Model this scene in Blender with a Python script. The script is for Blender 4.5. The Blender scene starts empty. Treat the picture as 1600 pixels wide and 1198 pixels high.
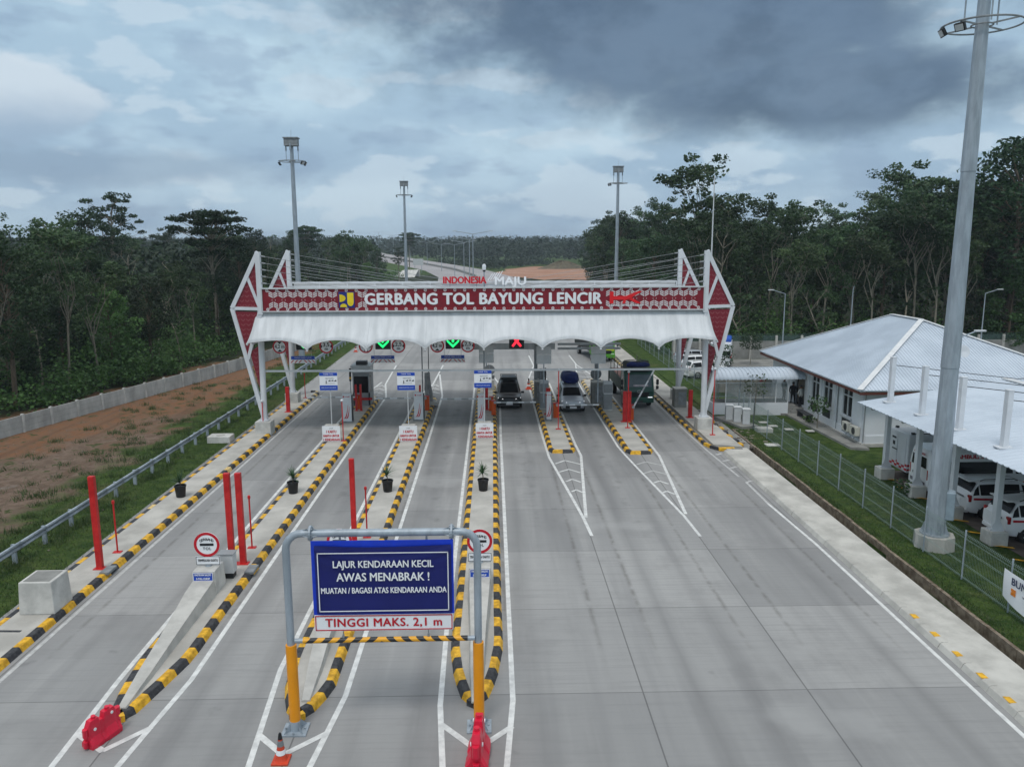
import bpy, bmesh, math, random
from mathutils import Vector, Matrix
R = random.Random(7)
sc = bpy.context.scene
col = bpy.context.scene.collection

# ------------------------------------------------------------------ camera
cam_d = bpy.data.cameras.new('camera')
cam_d.sensor_width = 36.0
cam_d.lens = 36.0 * 1236.0 / 1600.0
cam_d.clip_start = 0.1
cam_d.clip_end = 12000
cam = bpy.data.objects.new('camera', cam_d)
col.objects.link(cam)
rot = Matrix(((0.99969033, 0.00733337, -0.02377971),
              (-0.02469196, 0.17358502, -0.98450929),
              (-0.00309197, 0.98479158, 0.17371234)))
cam.matrix_world = Matrix.Translation((0, 0, 12.15)) @ rot.to_4x4()
sc.camera = cam
sc.view_settings.view_transform = 'Standard'
sc.view_settings.look = 'None'
sc.view_settings.gamma = 1.0
sc.view_settings.exposure = 0.0
sc.cycles.use_denoising = True
sc.cycles.max_bounces = 6
sc.cycles.diffuse_bounces = 3
sc.cycles.transparent_max_bounces = 12
sc.cycles.volume_bounces = 0

# ------------------------------------------------------------------ sky + sun
SUN_EL, SUN_AZ = math.radians(62), math.radians(200)   # azimuth measured from +Y towards +X
world = bpy.data.worlds.new('World')
sc.world = world
world.use_nodes = True
nt = world.node_tree
for n in list(nt.nodes): nt.nodes.remove(n)
def N(t, tree=None, **kw):
    n = (tree or nt).nodes.new(t)
    for k, v in kw.items():
        if k in n.inputs: n.inputs[k].default_value = v
        else: setattr(n, k, v)
    return n
def mth(tree, op, a, b=None, c=None, clamp=False):
    n = tree.nodes.new('ShaderNodeMath'); n.operation = op; n.use_clamp = clamp
    for i, v in enumerate((a, b, c)):
        if v is None: continue
        if isinstance(v, (int, float)): n.inputs[i].default_value = v
        else: tree.links.new(v, n.inputs[i])
    return n.outputs[0]
def mixc(tree, f, a, b, mode='MIX'):
    n = tree.nodes.new('ShaderNodeMix'); n.data_type = 'RGBA'; n.blend_type = mode
    for s, v in ((n.inputs[0], f), (n.inputs[6], a), (n.inputs[7], b)):
        if isinstance(v, (int, float)): s.default_value = v
        elif isinstance(v, tuple): s.default_value = v if len(v) == 4 else v + (1,)
        else: tree.links.new(v, s)
    return n.outputs[2]
def sstep(tree, v, lo, hi):
    n = tree.nodes.new('ShaderNodeMapRange'); n.interpolation_type = 'SMOOTHSTEP'
    tree.links.new(v, n.inputs[0]); n.inputs[1].default_value = lo; n.inputs[2].default_value = hi
    return n.outputs[0]
def noise(tree, vec, scale, detail=4, rough=.55, dist=0.0):
    n = tree.nodes.new('ShaderNodeTexNoise')
    n.inputs['Scale'].default_value = scale; n.inputs['Detail'].default_value = detail
    n.inputs['Roughness'].default_value = rough; n.inputs['Distortion'].default_value = dist
    if vec is not None: tree.links.new(vec, n.inputs['Vector'])
    return n.outputs['Fac']
def s2l(r, g, b):
    f = lambda c: (c/255/12.92) if c/255 <= .04045 else ((c/255+.055)/1.055)**2.4
    return (f(r), f(g), f(b))
tc = nt.nodes.new('ShaderNodeTexCoord')
sep = nt.nodes.new('ShaderNodeSeparateXYZ'); nt.links.new(tc.outputs['Generated'], sep.inputs[0])
dx, dy, dz = sep.outputs
zc = mth(nt, 'MAXIMUM', dz, 0.0)
den = mth(nt, 'ADD', zc, 0.16)
px_, py_ = mth(nt, 'DIVIDE', dx, den), mth(nt, 'DIVIDE', dy, den)
cv = nt.nodes.new('ShaderNodeCombineXYZ'); nt.links.new(px_, cv.inputs[0]); nt.links.new(py_, cv.inputs[1])
n_big = noise(nt, cv.outputs[0], 0.75, 6, .55, .25)
mpf = nt.nodes.new('ShaderNodeMapping'); mpf.inputs['Scale'].default_value = (1.5, 1.5, 3.6); mpf.inputs['Location'].default_value = (3.1, 1.7, .4); nt.links.new(tc.outputs['Generated'], mpf.inputs[0])
n_fine = noise(nt, mpf.outputs[0], 2.8, 10, .50, .0)
mp = nt.nodes.new('ShaderNodeMapping'); mp.inputs['Scale'].default_value = (2.4, 2.4, 6.2); nt.links.new(tc.outputs['Generated'], mp.inputs[0])
n_puff = noise(nt, mp.outputs[0], 3.6, 10, .52, .0)
sky = nt.nodes.new('ShaderNodeTexSky'); sky.sky_type = 'NISHITA'; sky.sun_disc = False
sky.sun_elevation = SUN_EL; sky.sun_rotation = SUN_AZ; sky.altitude = 50; sky.dust_density = 2.0
K = 10.0     # the Background runs at 0.1, like the Nishita sky
sc3 = lambda c, k=1.0: tuple(v*K*k for v in c)
hz = sstep(nt, dz, 0.0, 0.22)
base = mixc(nt, hz, sc3(s2l(156, 183, 209)), sc3(s2l(198, 228, 244)))
lum = mixc(nt, sstep(nt, n_fine, .42, .60), sc3(s2l(148, 175, 202)), sc3(s2l(204, 228, 243)))
c1 = mixc(nt, .5, base, lum)
c1 = mixc(nt, mth(nt, 'MULTIPLY', sstep(nt, n_puff, .52, .59), .55), c1, sc3(s2l(212, 229, 241)))
# grey undersides in rolls
c1 = mixc(nt, mth(nt, 'MULTIPLY', sstep(nt, n_puff, .47, .34), .45), c1, sc3(s2l(134, 158, 188)))
# bright cumulus to the left
def blob(cx_, cz_, rx, rz):
    ax = mth(nt, 'DIVIDE', mth(nt, 'SUBTRACT', dx, cx_), rx); az = mth(nt, 'DIVIDE', mth(nt, 'SUBTRACT', dz, cz_), rz)
    return mth(nt, 'SUBTRACT', 1.0, mth(nt, 'SQRT', mth(nt, 'ADD', mth(nt, 'MULTIPLY', ax, ax), mth(nt, 'MULTIPLY', az, az))))
mp2 = nt.nodes.new('ShaderNodeMapping'); mp2.inputs['Scale'].default_value = (3.5, 1, 5.6); nt.links.new(tc.outputs['Generated'], mp2.inputs[0])
n_e = noise(nt, mp2.outputs[0], 2.6, 10, .58)
front = sstep(nt, dy, 0.1, 0.4)
b1 = mth(nt, 'ADD', blob(-.53, .145, .15, .055), mth(nt, 'MULTIPLY', mth(nt, 'SUBTRACT', n_e, .5), 1.3))
cum = mixc(nt, sstep(nt, mth(nt, 'ADD', dz, mth(nt, 'MULTIPLY', mth(nt, 'SUBTRACT', n_e, .5), .06)), .105, .165), sc3(s2l(158, 182, 206)), sc3(s2l(218, 231, 241)))
c1 = mixc(nt, mth(nt, 'MULTIPLY', mth(nt, 'MULTIPLY', sstep(nt, b1, .02, .20), .85), front), c1, cum)
b1b = mth(nt, 'ADD', blob(-.42, .085, .24, .03), mth(nt, 'MULTIPLY', mth(nt, 'SUBTRACT', n_e, .5), 1.6))
c1 = mixc(nt, mth(nt, 'MULTIPLY', mth(nt, 'MULTIPLY', sstep(nt, b1b, 0.0, .6), .5), front), c1, sc3(s2l(132, 154, 180)))
# the storm cloud ahead to the right
b2 = mth(nt, 'MAXIMUM', blob(.19, .27, .42, .135), blob(.36, .165, .24, .06))
b2 = mth(nt, 'ADD', b2, mth(nt, 'MULTIPLY', mth(nt, 'SUBTRACT', n_e, .5), 1.3))
b2 = mth(nt, 'ADD', b2, mth(nt, 'MULTIPLY', mth(nt, 'SUBTRACT', n_fine, .5), .7))
dk = mixc(nt, sstep(nt, n_e, .38, .66), sc3(s2l(76, 98, 122)), sc3(s2l(100, 123, 148)))
c1 = mixc(nt, mth(nt, 'MULTIPLY', mth(nt, 'MULTIPLY', sstep(nt, b2, -.20, .58), .95), front), c1, dk)
# overhead the overcast is brighter and lets some blue sky light through
up = sstep(nt, dz, .38, .8)
c1 = mixc(nt, up, c1, sc3(s2l(232, 236, 240), 1.25))
c2 = mixc(nt, 0.12, c1, sky.outputs[0])
bg = nt.nodes.new('ShaderNodeBackground'); bg.inputs['Strength'].default_value = 0.1
nt.links.new(c2, bg.inputs['Color'])
wo = nt.nodes.new('ShaderNodeOutputWorld'); nt.links.new(bg.outputs[0], wo.inputs[0])

sun_d = bpy.data.lights.new('sun', 'SUN'); sun_d.energy = 1.3; sun_d.angle = math.radians(14); sun_d.color = (1, .97, .93)
sun = bpy.data.objects.new('sun', sun_d); col.objects.link(sun)
sv = Vector((math.sin(SUN_AZ)*math.cos(SUN_EL), math.cos(SUN_AZ)*math.cos(SUN_EL), math.sin(SUN_EL)))
sun.rotation_euler = sv.to_track_quat('Z', 'Y').to_euler()

# ------------------------------------------------------------------ materials
MATS = {}
def M(name, c, rough=.7, metal=0.0, var=.12, scale=2.0, bump=0.0, bscale=25.0, c2=None, spec=.4, coat=0.0, stretch=None):
    if name in MATS: return MATS[name]
    m = bpy.data.materials.new(name); m.use_nodes = True; t = m.node_tree
    b = t.nodes['Principled BSDF']; MATS[name] = m
    b.inputs['Roughness'].default_value = rough; b.inputs['Metallic'].default_value = metal
    b.inputs['Specular IOR Level'].default_value = spec
    if coat: b.inputs['Coat Weight'].default_value = coat; b.inputs['Coat Roughness'].default_value = .08
    tcn = t.nodes.new('ShaderNodeTexCoord'); v = tcn.outputs['Object']
    if stretch:
        mpn = t.nodes.new('ShaderNodeMapping'); mpn.inputs['Scale'].default_value = stretch; t.links.new(v, mpn.inputs[0]); v = mpn.outputs[0]
    lo = tuple(max(0, x*(1-var)) for x in c); hi = c2 or tuple(min(1, x*(1+var)) for x in c)
    f = noise(t, v, scale, 5, .6)
    t.links.new(mixc(t, sstep(t, f, .3, .7), lo, hi), b.inputs['Base Color'])
    if bump:
        bn = t.nodes.new('ShaderNodeBump'); bn.inputs['Strength'].default_value = bump; bn.inputs['Distance'].default_value = .02
        t.links.new(noise(t, v, bscale, 4, .6), bn.inputs['Height']); t.links.new(bn.outputs[0], b.inputs['Normal'])
    return m
def emis(name, c, s):
    m = M(name, c, .4, var=.02); b = m.node_tree.nodes['Principled BSDF']
    b.inputs['Emission Color'].default_value = c + (1,); b.inputs['Emission Strength'].default_value = s; return m
WHITE = M('white_paint', s2l(206, 209, 212), .45, var=.06, scale=1.3)
WHITE_W = M('weathered_white_paint', s2l(190, 193, 194), .6, var=.12, scale=1.6, stretch=(1, 1, .25))
MEMB = M('membrane_fabric', s2l(214, 218, 220), .6, var=.10, scale=1.3, c2=s2l(230, 233, 235), stretch=(1.5, .3, .3))
_t = MEMB.node_tree; _b = _t.nodes['Principled BSDF']; _o = _t.nodes['Material Output']; _tr = _t.nodes.new('ShaderNodeBsdfTranslucent'); _tr.inputs['Color'].default_value = (.92, .92, .90, 1)
_mx = _t.nodes.new('ShaderNodeMixShader'); _mx.inputs[0].default_value = .22; _t.links.new(_b.outputs[0], _mx.inputs[1]); _t.links.new(_tr.outputs[0], _mx.inputs[2]); _t.links.new(_mx.outputs[0], _o.inputs['Surface'])
STEEL = M('galvanised_steel', s2l(150, 160, 168), .45, .2, var=.16, scale=5, stretch=(1, 1, .2))
STEEL_D = M('dull_steel', s2l(132, 136, 138), .6, .3, var=.2, scale=3)
RED_D = M('dark_red_panel', s2l(122, 18, 34), .5, var=.1, scale=3)
RED_P = bpy.data.materials.new('patterned_red_panel'); RED_P.use_nodes = True; _t = RED_P.node_tree; _b = _t.nodes['Principled BSDF']; _g = _t.nodes.new('ShaderNodeTexCoord'); _s = _t.nodes.new('ShaderNodeSeparateXYZ'); _t.links.new(_g.outputs['Object'], _s.inputs[0])
_fx = mth(_t, 'ABSOLUTE', mth(_t, 'SUBTRACT', mth(_t, 'FRACT', mth(_t, 'DIVIDE', _s.outputs[0], .34)), .5)); _zz = mth(_t, 'FRACT', mth(_t, 'ADD', mth(_t, 'DIVIDE', _s.outputs[2], .30), mth(_t, 'MULTIPLY', _fx, .9)))
_k = mth(_t, 'MULTIPLY', mth(_t, 'LESS_THAN', _zz, .22), mth(_t, 'GREATER_THAN', _fx, .10)); _t.links.new(mixc(_t, mth(_t, 'MULTIPLY', _k, .55), s2l(118, 16, 34), s2l(150, 92, 96)), _b.inputs['Base Color']); _b.inputs['Roughness'].default_value = .5
RED = M('red_paint', s2l(180, 20, 24), .45, var=.1, scale=2.2, c2=s2l(204, 44, 42))
RED_S = M('sign_red', s2l(186, 20, 38), .4, var=.03)
YEL = M('yellow_kerb_paint', s2l(214, 160, 30), .6, var=.34, scale=5, c2=s2l(236, 182, 44))
YEL_W = M('worn_yellow_kerb_paint', s2l(205, 170, 90), .7, var=.25, scale=7, c2=s2l(222, 196, 140))
BLK_K = M('black_kerb_paint', s2l(36, 37, 42), .6, var=.25, scale=9, c2=s2l(66, 66, 68))
BLACK = M('black_plastic', (.012, .012, .013), .45, var=.2)
DARK = M('dark_grey_plastic', (.04, .042, .045), .5, var=.2)
ORANGE = M('orange_housing', s2l(214, 84, 18), .4, var=.06)
ORG_Y = M('post_orange', s2l(226, 146, 16), .4, var=.06)
BLUE = M('sign_blue', s2l(22, 70, 172), .4, var=.04)
NAVY = M('banner_navy', s2l(18, 26, 98), .5, var=.1, scale=.8)
SIGNW = M('sign_white', s2l(228, 230, 232), .4, var=.02)
TXT_D = M('lettering_dark', (.015, .016, .02), .6, var=.02)
CONC = M('concrete', s2l(176, 174, 168), .85, var=.14, scale=1.6, bump=.3)
CONC_W = M('pale_concrete', s2l(186, 185, 180), .85, var=.2, scale=1.4, bump=.3)
CONC_D = M('grey_concrete', s2l(132, 132, 128), .9, var=.2, scale=1.1, bump=.35)
PLATF = M('platform_concrete', s2l(170, 167, 160), .88, var=.18, scale=.7, bump=.25, bscale=14)
WALK = M('walk_concrete', s2l(176, 174, 167), .88, var=.2, scale=.8, bump=.25, bscale=14)
MARK = M('road_paint_white', s2l(206, 207, 205), .7, var=.22, scale=3.5, c2=s2l(216, 217, 214))
MARK_F = M('faded_road_paint', s2l(176, 176, 174), .75, var=.2, scale=4)
BRICKW = M('ditch_wall', s2l(112, 96, 80), .9, var=.35, scale=3.5, bump=.5, c2=s2l(140, 128, 112))
GLASS = M('dark_glass', (.008, .009, .011), .18, var=.1, spec=.18)
RUBBER = M('tyre_rubber', (.018, .018, .018), .85, var=.1)
RIM = M('alloy_rim', (.45, .46, .47), .35, .8, var=.05)
CARW = M('car_white', s2l(232, 233, 234), .28, var=.02, coat=.6)
CARB = M('car_black', s2l(18, 22, 26), .35, var=.05, coat=.35)
CARS = M('car_silver', s2l(176, 181, 188), .28, .15, var=.04, coat=.6)
TRUCKG = M('truck_green', s2l(28, 76, 64), .38, var=.15, coat=.3)
LIME = M('truck_lime', s2l(74, 140, 38), .4, var=.12)
TARP = M('blue_tarp', s2l(26, 42, 104), .7, var=.3, scale=3, bump=.6, bscale=4)
RUSTB = M('bed_brown', s2l(128, 92, 82), .8, var=.2)
LAMPG = emis('lit_headlamp', (.9, .92, .95), .9)
LGRN = emis('lit_green_arrow', s2l(30, 240, 120), 1.6)
LRED = emis('lit_red_cross', s2l(250, 40, 60), 1.6)
TAILR = M('tail_lamp_red', s2l(150, 14, 20), .25, var=.02, coat=.5)
SOIL = M('soil', (.05, .03, .02), .95, var=.3)
ROOFW = M('white_metal_roof', s2l(176, 187, 198), .42, var=.07, scale=.4, c2=s2l(188, 198, 208))
ROOFT = M('roof_edge_trim', s2l(206, 208, 208), .5, var=.08)
BROWN = M('brown_fascia', s2l(92, 48, 38), .6, var=.15)
WALLW = M('white_wall', s2l(214, 218, 222), .75, var=.05, scale=.7)
SKIN = M('skin', s2l(140, 96, 70), .6, var=.05)
CLOTHK = M('dark_cloth', (.018, .018, .022), .85, var=.3)
CLOTHW = M('pale_cloth', s2l(200, 200, 196), .85, var=.1)
GREY = M('grey_housing', s2l(140, 144, 146), .5, var=.08)
GREY_L = M('light_grey_housing', s2l(190, 193, 194), .5, var=.06)
BARK = M('pale_bark', s2l(124, 118, 104), .9, var=.35, scale=2.0, bump=.5, bscale=8, stretch=(3, 3, .6))
BARK_D = M('brown_bark', s2l(92, 80, 66), .9, var=.35, scale=2.0, bump=.5, bscale=8, stretch=(3, 3, .6))
WPINK = M('water_barrier_red', s2l(206, 28, 58), .38, var=.08)
WIRE = M('fence_wire', s2l(128, 146, 140), .5, .3, var=.1)
PGREEN = M('plant_leaf_green', (.035, .085, .03), .5, var=.4, scale=6)

def leafmat(name, c_lo, c_mid, c_hi, transl=.25):
    m = bpy.data.materials.new(name); m.use_nodes = True; t = m.node_tree; MATS[name] = m
    b = t.nodes['Principled BSDF']; out = t.nodes['Material Output']
    oi = t.nodes.new('ShaderNodeObjectInfo'); g = t.nodes.new('ShaderNodeTexCoord')
    va = t.nodes.new('ShaderNodeVectorMath'); va.operation = 'ADD'; t.links.new(g.outputs['Object'], va.inputs[0])
    cmb = t.nodes.new('ShaderNodeCombineXYZ'); t.links.new(mth(t, 'MULTIPLY', oi.outputs['Random'], 37.0), cmb.inputs[0]); t.links.new(cmb.outputs[0], va.inputs[1])
    f = noise(t, va.outputs[0], .55, 3, .6); f2 = noise(t, va.outputs[0], 6.0, 2, .6)
    a = mixc(t, sstep(t, f, .35, .65), c_lo, c_mid)
    a = mixc(t, sstep(t, f2, .5, .75), a, c_hi)
    hs = t.nodes.new('ShaderNodeHueSaturation')
    t.links.new(mth(t, 'ADD', .475, mth(t, 'MULTIPLY', oi.outputs['Random'], .04)), hs.inputs['Hue'])
    rv = mth(t, 'FRACT', mth(t, 'MULTIPLY', oi.outputs['Random'], 7.31))
    t.links.new(mth(t, 'ADD', .65, mth(t, 'MULTIPLY', rv, .75)), hs.inputs['Value'])
    hs.inputs['Saturation'].default_value = .95
    t.links.new(a, hs.inputs['Color'])
    t.links.new(hs.outputs[0], b.inputs['Base Color']); b.inputs['Roughness'].default_value = .55
    b.inputs['Specular IOR Level'].default_value = .25
    tr = t.nodes.new('ShaderNodeBsdfTranslucent'); t.links.new(hs.outputs[0], tr.inputs['Color'])
    mx = t.nodes.new('ShaderNodeMixShader'); mx.inputs[0].default_value = transl
    t.links.new(b.outputs[0], mx.inputs[1]); t.links.new(tr.outputs[0], mx.inputs[2]); t.links.new(mx.outputs[0], out.inputs['Surface'])
    return m
LEAF = leafmat('rubber_foliage', (.020, .050, .018), (.050, .098, .034), (.115, .165, .070))
LEAF_D = leafmat('dark_foliage', (.012, .032, .012), (.027, .060, .022), (.060, .105, .042))
LEAF_G = leafmat('fresh_foliage', (.030, .074, .016), (.058, .13, .028), (.11, .185, .05))
LEAF_F = leafmat('distant_foliage', (.014, .034, .016), (.026, .054, .026), (.042, .076, .038), .1)

def ground_mat():
    m = bpy.data.materials.new('grass_and_soil'); m.use_nodes = True; t = m.node_tree
    b = t.nodes['Principled BSDF']; g = t.nodes.new('ShaderNodeTexCoord'); v = g.outputs['Object']
    s = t.nodes.new('ShaderNodeSeparateXYZ'); t.links.new(v, s.inputs[0])
    n1, n2, n3 = noise(t, v, .22, 6, .6), noise(t, v, 1.4, 5, .65), noise(t, v, 9, 4, .7)
    gr = mixc(t, sstep(t, n2, .35, .65), (.026, .062, .012), (.072, .118, .026))
    gr = mixc(t, mth(t, 'MULTIPLY', sstep(t, n3, .45, .8), .6), gr, (.12, .13, .055))
    gr = mixc(t, mth(t, 'MULTIPLY', sstep(t, n1, .55, .75), .55), gr, (.15, .12, .06))
    brn = mixc(t, sstep(t, n2, .4, .6), (.15, .108, .080), (.235, .170, .130))
    org = mixc(t, sstep(t, n2, .35, .65), (.25, .115, .055), (.20, .125, .08))
    nrw = mth(t, 'ADD', s.outputs[1], mth(t, 'MULTIPLY', mth(t, 'SUBTRACT', n1, .5), 40.0))
    xo = mth(t, 'ADD', mth(t, 'ADD', s.outputs[0], mth(t, 'MULTIPLY', mth(t, 'SUBTRACT', s.outputs[1], 50.0), -.24)), mth(t, 'MULTIPLY', mth(t, 'SUBTRACT', n1, .5), 8.0))
    fo = mth(t, 'MAXIMUM', sstep(t, nrw, 48, 62), sstep(t, xo, -25.2, -27.4))
    di = mixc(t, fo, brn, org)
    di = mixc(t, mth(t, 'MULTIPLY', sstep(t, n3, .4, .75), .5), di, (.22, .15, .10))
    mpr = t.nodes.new('ShaderNodeMapping'); mpr.inputs['Scale'].default_value = (1.1, .07, 1); mpr.inputs['Rotation'].default_value = (0, 0, -.2); t.links.new(v, mpr.inputs[0])
    di = mixc(t, mth(t, 'MULTIPLY', sstep(t, noise(t, mpr.outputs[0], 1.2, 5, .6), .5, .68), .55), di, (.13, .08, .052))
    di = mixc(t, mth(t, 'MULTIPLY', sstep(t, noise(t, v, .5, 5, .7), .6, .72), .5), di, (.27, .24, .21))
    di = mixc(t, sstep(t, mth(t, 'ADD', n2, mth(t, 'MULTIPLY', mth(t, 'SUBTRACT', n1, .5), .8)), .58, .70), di, (.065, .08, .028))
    # bare soil west of the guardrail
    e = mth(t, 'ADD', s.outputs[0], mth(t, 'MULTIPLY', mth(t, 'SUBTRACT', noise(t, v, .35, 5, .6), .5), 9.0))
    k = sstep(t, e, -20.6, -22.4)
    kk = mth(t, 'MULTIPLY', k, sstep(t, e, -46, -41))
    yk = sstep(t, s.outputs[1], 118, 104)
    kk = mth(t, 'MULTIPLY', kk, yk)
    c = mixc(t, kk, gr, di)
    # dark forest floor of leaf litter under the trees
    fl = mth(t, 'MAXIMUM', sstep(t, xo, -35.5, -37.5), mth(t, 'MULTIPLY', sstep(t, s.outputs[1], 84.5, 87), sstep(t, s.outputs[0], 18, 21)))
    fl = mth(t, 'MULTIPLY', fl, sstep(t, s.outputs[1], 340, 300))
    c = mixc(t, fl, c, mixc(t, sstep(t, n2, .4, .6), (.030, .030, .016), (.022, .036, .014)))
    t.links.new(c, b.inputs['Base Color']); b.inputs['Roughness'].default_value = .95; b.inputs['Specular IOR Level'].default_value = .15
    bn = t.nodes.new('ShaderNodeBump'); bn.inputs['Strength'].default_value = 1.0; bn.inputs['Distance'].default_value = .16
    t.links.new(mth(t, 'ADD', n3, mth(t, 'MULTIPLY', n2, 2.0)), bn.inputs['Height']); t.links.new(bn.outputs[0], b.inputs['Normal'])
    return m
GROUND = ground_mat()
def dirt_mat():
    m = bpy.data.materials.new('orange_dirt'); m.use_nodes = True; t = m.node_tree
    b = t.nodes['Principled BSDF']; g = t.nodes.new('ShaderNodeTexCoord'); v = g.outputs['Object']
    n1, n2 = noise(t, v, .06, 5, .6), noise(t, v, .9, 5, .7)
    c = mixc(t, sstep(t, n1, .4, .6), (.30, .14, .075), (.36, .20, .13))
    c = mixc(t, mth(t, 'MULTIPLY', sstep(t, n2, .55, .75), .5), c, (.16, .12, .07))
    t.links.new(c, b.inputs['Base Color']); b.inputs['Roughness'].default_value = .95
    return m
DIRT = dirt_mat()
def road_mat():
    m = bpy.data.materials.new('slab_concrete'); m.use_nodes = True; t = m.node_tree
    b = t.nodes['Principled BSDF']; g = t.nodes.new('ShaderNodeTexCoord'); v = g.outputs['Object']
    s = t.nodes.new('ShaderNodeSeparateXYZ'); t.links.new(v, s.inputs[0]); X, Y = s.outputs[0], s.outputs[1]
    xs = mth(t, 'DIVIDE', mth(t, 'ADD', X, .5), 4.56)
    ys = mth(t, 'DIVIDE', mth(t, 'SUBTRACT', Y, 24.97), 5.095)
    cb = t.nodes.new('ShaderNodeCombineXYZ'); t.links.new(mth(t, 'FLOOR', xs), cb.inputs[0]); t.links.new(mth(t, 'FLOOR', ys), cb.inputs[1])
    wn = t.nodes.new('ShaderNodeTexWhiteNoise'); wn.noise_dimensions = '2D'; t.links.new(cb.outputs[0], wn.inputs['Vector'])
    n1 = noise(t, v, .35, 6, .62)
    mpn = t.nodes.new('ShaderNodeMapping'); mpn.inputs['Scale'].default_value = (.75, .045, 1); t.links.new(v, mpn.inputs[0])
    n2 = noise(t, mpn.outputs[0], 1.0, 4, .55)
    mpb = t.nodes.new('ShaderNodeMapping'); mpb.inputs['Scale'].default_value = (.35, 9, 1); t.links.new(v, mpb.inputs[0])
    n3 = noise(t, mpb.outputs[0], 1.0, 4, .6)      # brushed finish across the slabs
    n4 = noise(t, v, 22, 3, .6)
    c = mixc(t, wn.outputs['Value'], (.245, .245, .241), (.320, .318, .309))
    c = mixc(t, mth(t, 'MULTIPLY', sstep(t, n2, .46, .68), .42), c, (.17, .17, .172))
    c = mixc(t, mth(t, 'MULTIPLY', sstep(t, n2, .44, .3), .4), c, (.38, .376, .362))
    c = mixc(t, mth(t, 'MULTIPLY', sstep(t, n1, .48, .72), .42), c, (.185, .183, .18))
    c = mixc(t, mth(t, 'MULTIPLY', sstep(t, n3, .45, .75), .38), c, (.19, .19, .19))
    # rubber ground into the lanes around the barriers
    mph = t.nodes.new('ShaderNodeMapping'); mph.inputs['Scale'].default_value = (.9, .055, 1); mph.inputs['Location'].default_value = (4, 9, 0); t.links.new(v, mph.inputs[0])
    n5 = noise(t, mph.outputs[0], 1.0, 3, .5)
    near = mth(t, 'MULTIPLY', sstep(t, Y, 26, 42), sstep(t, Y, 72, 56))
    c = mixc(t, mth(t, 'MULTIPLY', mth(t, 'MULTIPLY', sstep(t, n5, .42, .62), near), .38), c, (.14, .14, .142))
    c = mixc(t, mth(t, 'MULTIPLY', sstep(t, n4, .60, .8), .22), c, (.12, .12, .12))
    nst = noise(t, v, .9, 3, .5)
    c = mixc(t, mth(t, 'MULTIPLY', sstep(t, nst, .68, .78), .35), c, (.10, .10, .10))
    # tyre tracks worn into every lane
    fx = mth(t, 'ABSOLUTE', mth(t, 'SUBTRACT', mth(t, 'FRACT', mth(t, 'ADD', xs, .0)), .5)); tb = mth(t, 'SUBTRACT', 1.0, mth(t, 'MULTIPLY', mth(t, 'ABSOLUTE', mth(t, 'SUBTRACT', fx, .17)), 11.0), clamp=True)
    mpt = t.nodes.new('ShaderNodeMapping'); mpt.inputs['Scale'].default_value = (.6, .035, 1); t.links.new(v, mpt.inputs[0])
    c = mixc(t, mth(t, 'MULTIPLY', mth(t, 'MULTIPLY', tb, sstep(t, noise(t, mpt.outputs[0], 1.0, 5, .6), .36, .62)), .36), c, (.125, .124, .124))
    oc = mth(t, 'SUBTRACT', 1.0, mth(t, 'MULTIPLY', fx, 9.0), clamp=True)
    c = mixc(t, mth(t, 'MULTIPLY', mth(t, 'MULTIPLY', oc, sstep(t, noise(t, v, 1.1, 4, .6), .50, .66)), mth(t, 'MULTIPLY', near, .35)), c, (.06, .06, .06))
    # dirt gathered along the foot of the island kerbs, doubling as painted contact shade
    gd = mth(t, 'SUBTRACT', 1.0, mth(t, 'MULTIPLY', mth(t, 'ABSOLUTE', mth(t, 'SUBTRACT', fx, .318)), 38.0), clamp=True)
    gy_ = mth(t, 'MULTIPLY', sstep(t, Y, 20, 26), sstep(t, Y, 64, 60))
    c = mixc(t, mth(t, 'MULTIPLY', mth(t, 'MULTIPLY', gd, gy_), mth(t, 'MULTIPLY', sstep(t, noise(t, v, 1.7, 4, .65), .35, .6), .55)), c, (.105, .098, .088))
    # pale cement stains and repair patches
    c = mixc(t, mth(t, 'MULTIPLY', sstep(t, noise(t, v, .17, 4, .5), .60, .68), .32), c, (.37, .37, .36))
    def joint(q, w):
        fr = mth(t, 'FRACT', q); d = mth(t, 'MINIMUM', fr, mth(t, 'SUBTRACT', 1.0, fr)); return mth(t, 'LESS_THAN', d, w)
    j = mth(t, 'MAXIMUM', joint(xs, .0045), mth(t, 'MULTIPLY', joint(ys, .0035), .8))
    c = mixc(t, mth(t, 'MULTIPLY', j, .6), c, (.06, .06, .06))
    t.links.new(c, b.inputs['Base Color']); b.inputs['Roughness'].default_value = .82; b.inputs['Specular IOR Level'].default_value = .3
    bn = t.nodes.new('ShaderNodeBump'); bn.inputs['Strength'].default_value = .15; bn.inputs['Distance'].default_value = .01
    t.links.new(n4, bn.inputs['Height']); t.links.new(bn.outputs[0], b.inputs['Normal'])
    return m
ROADM = road_mat()

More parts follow.
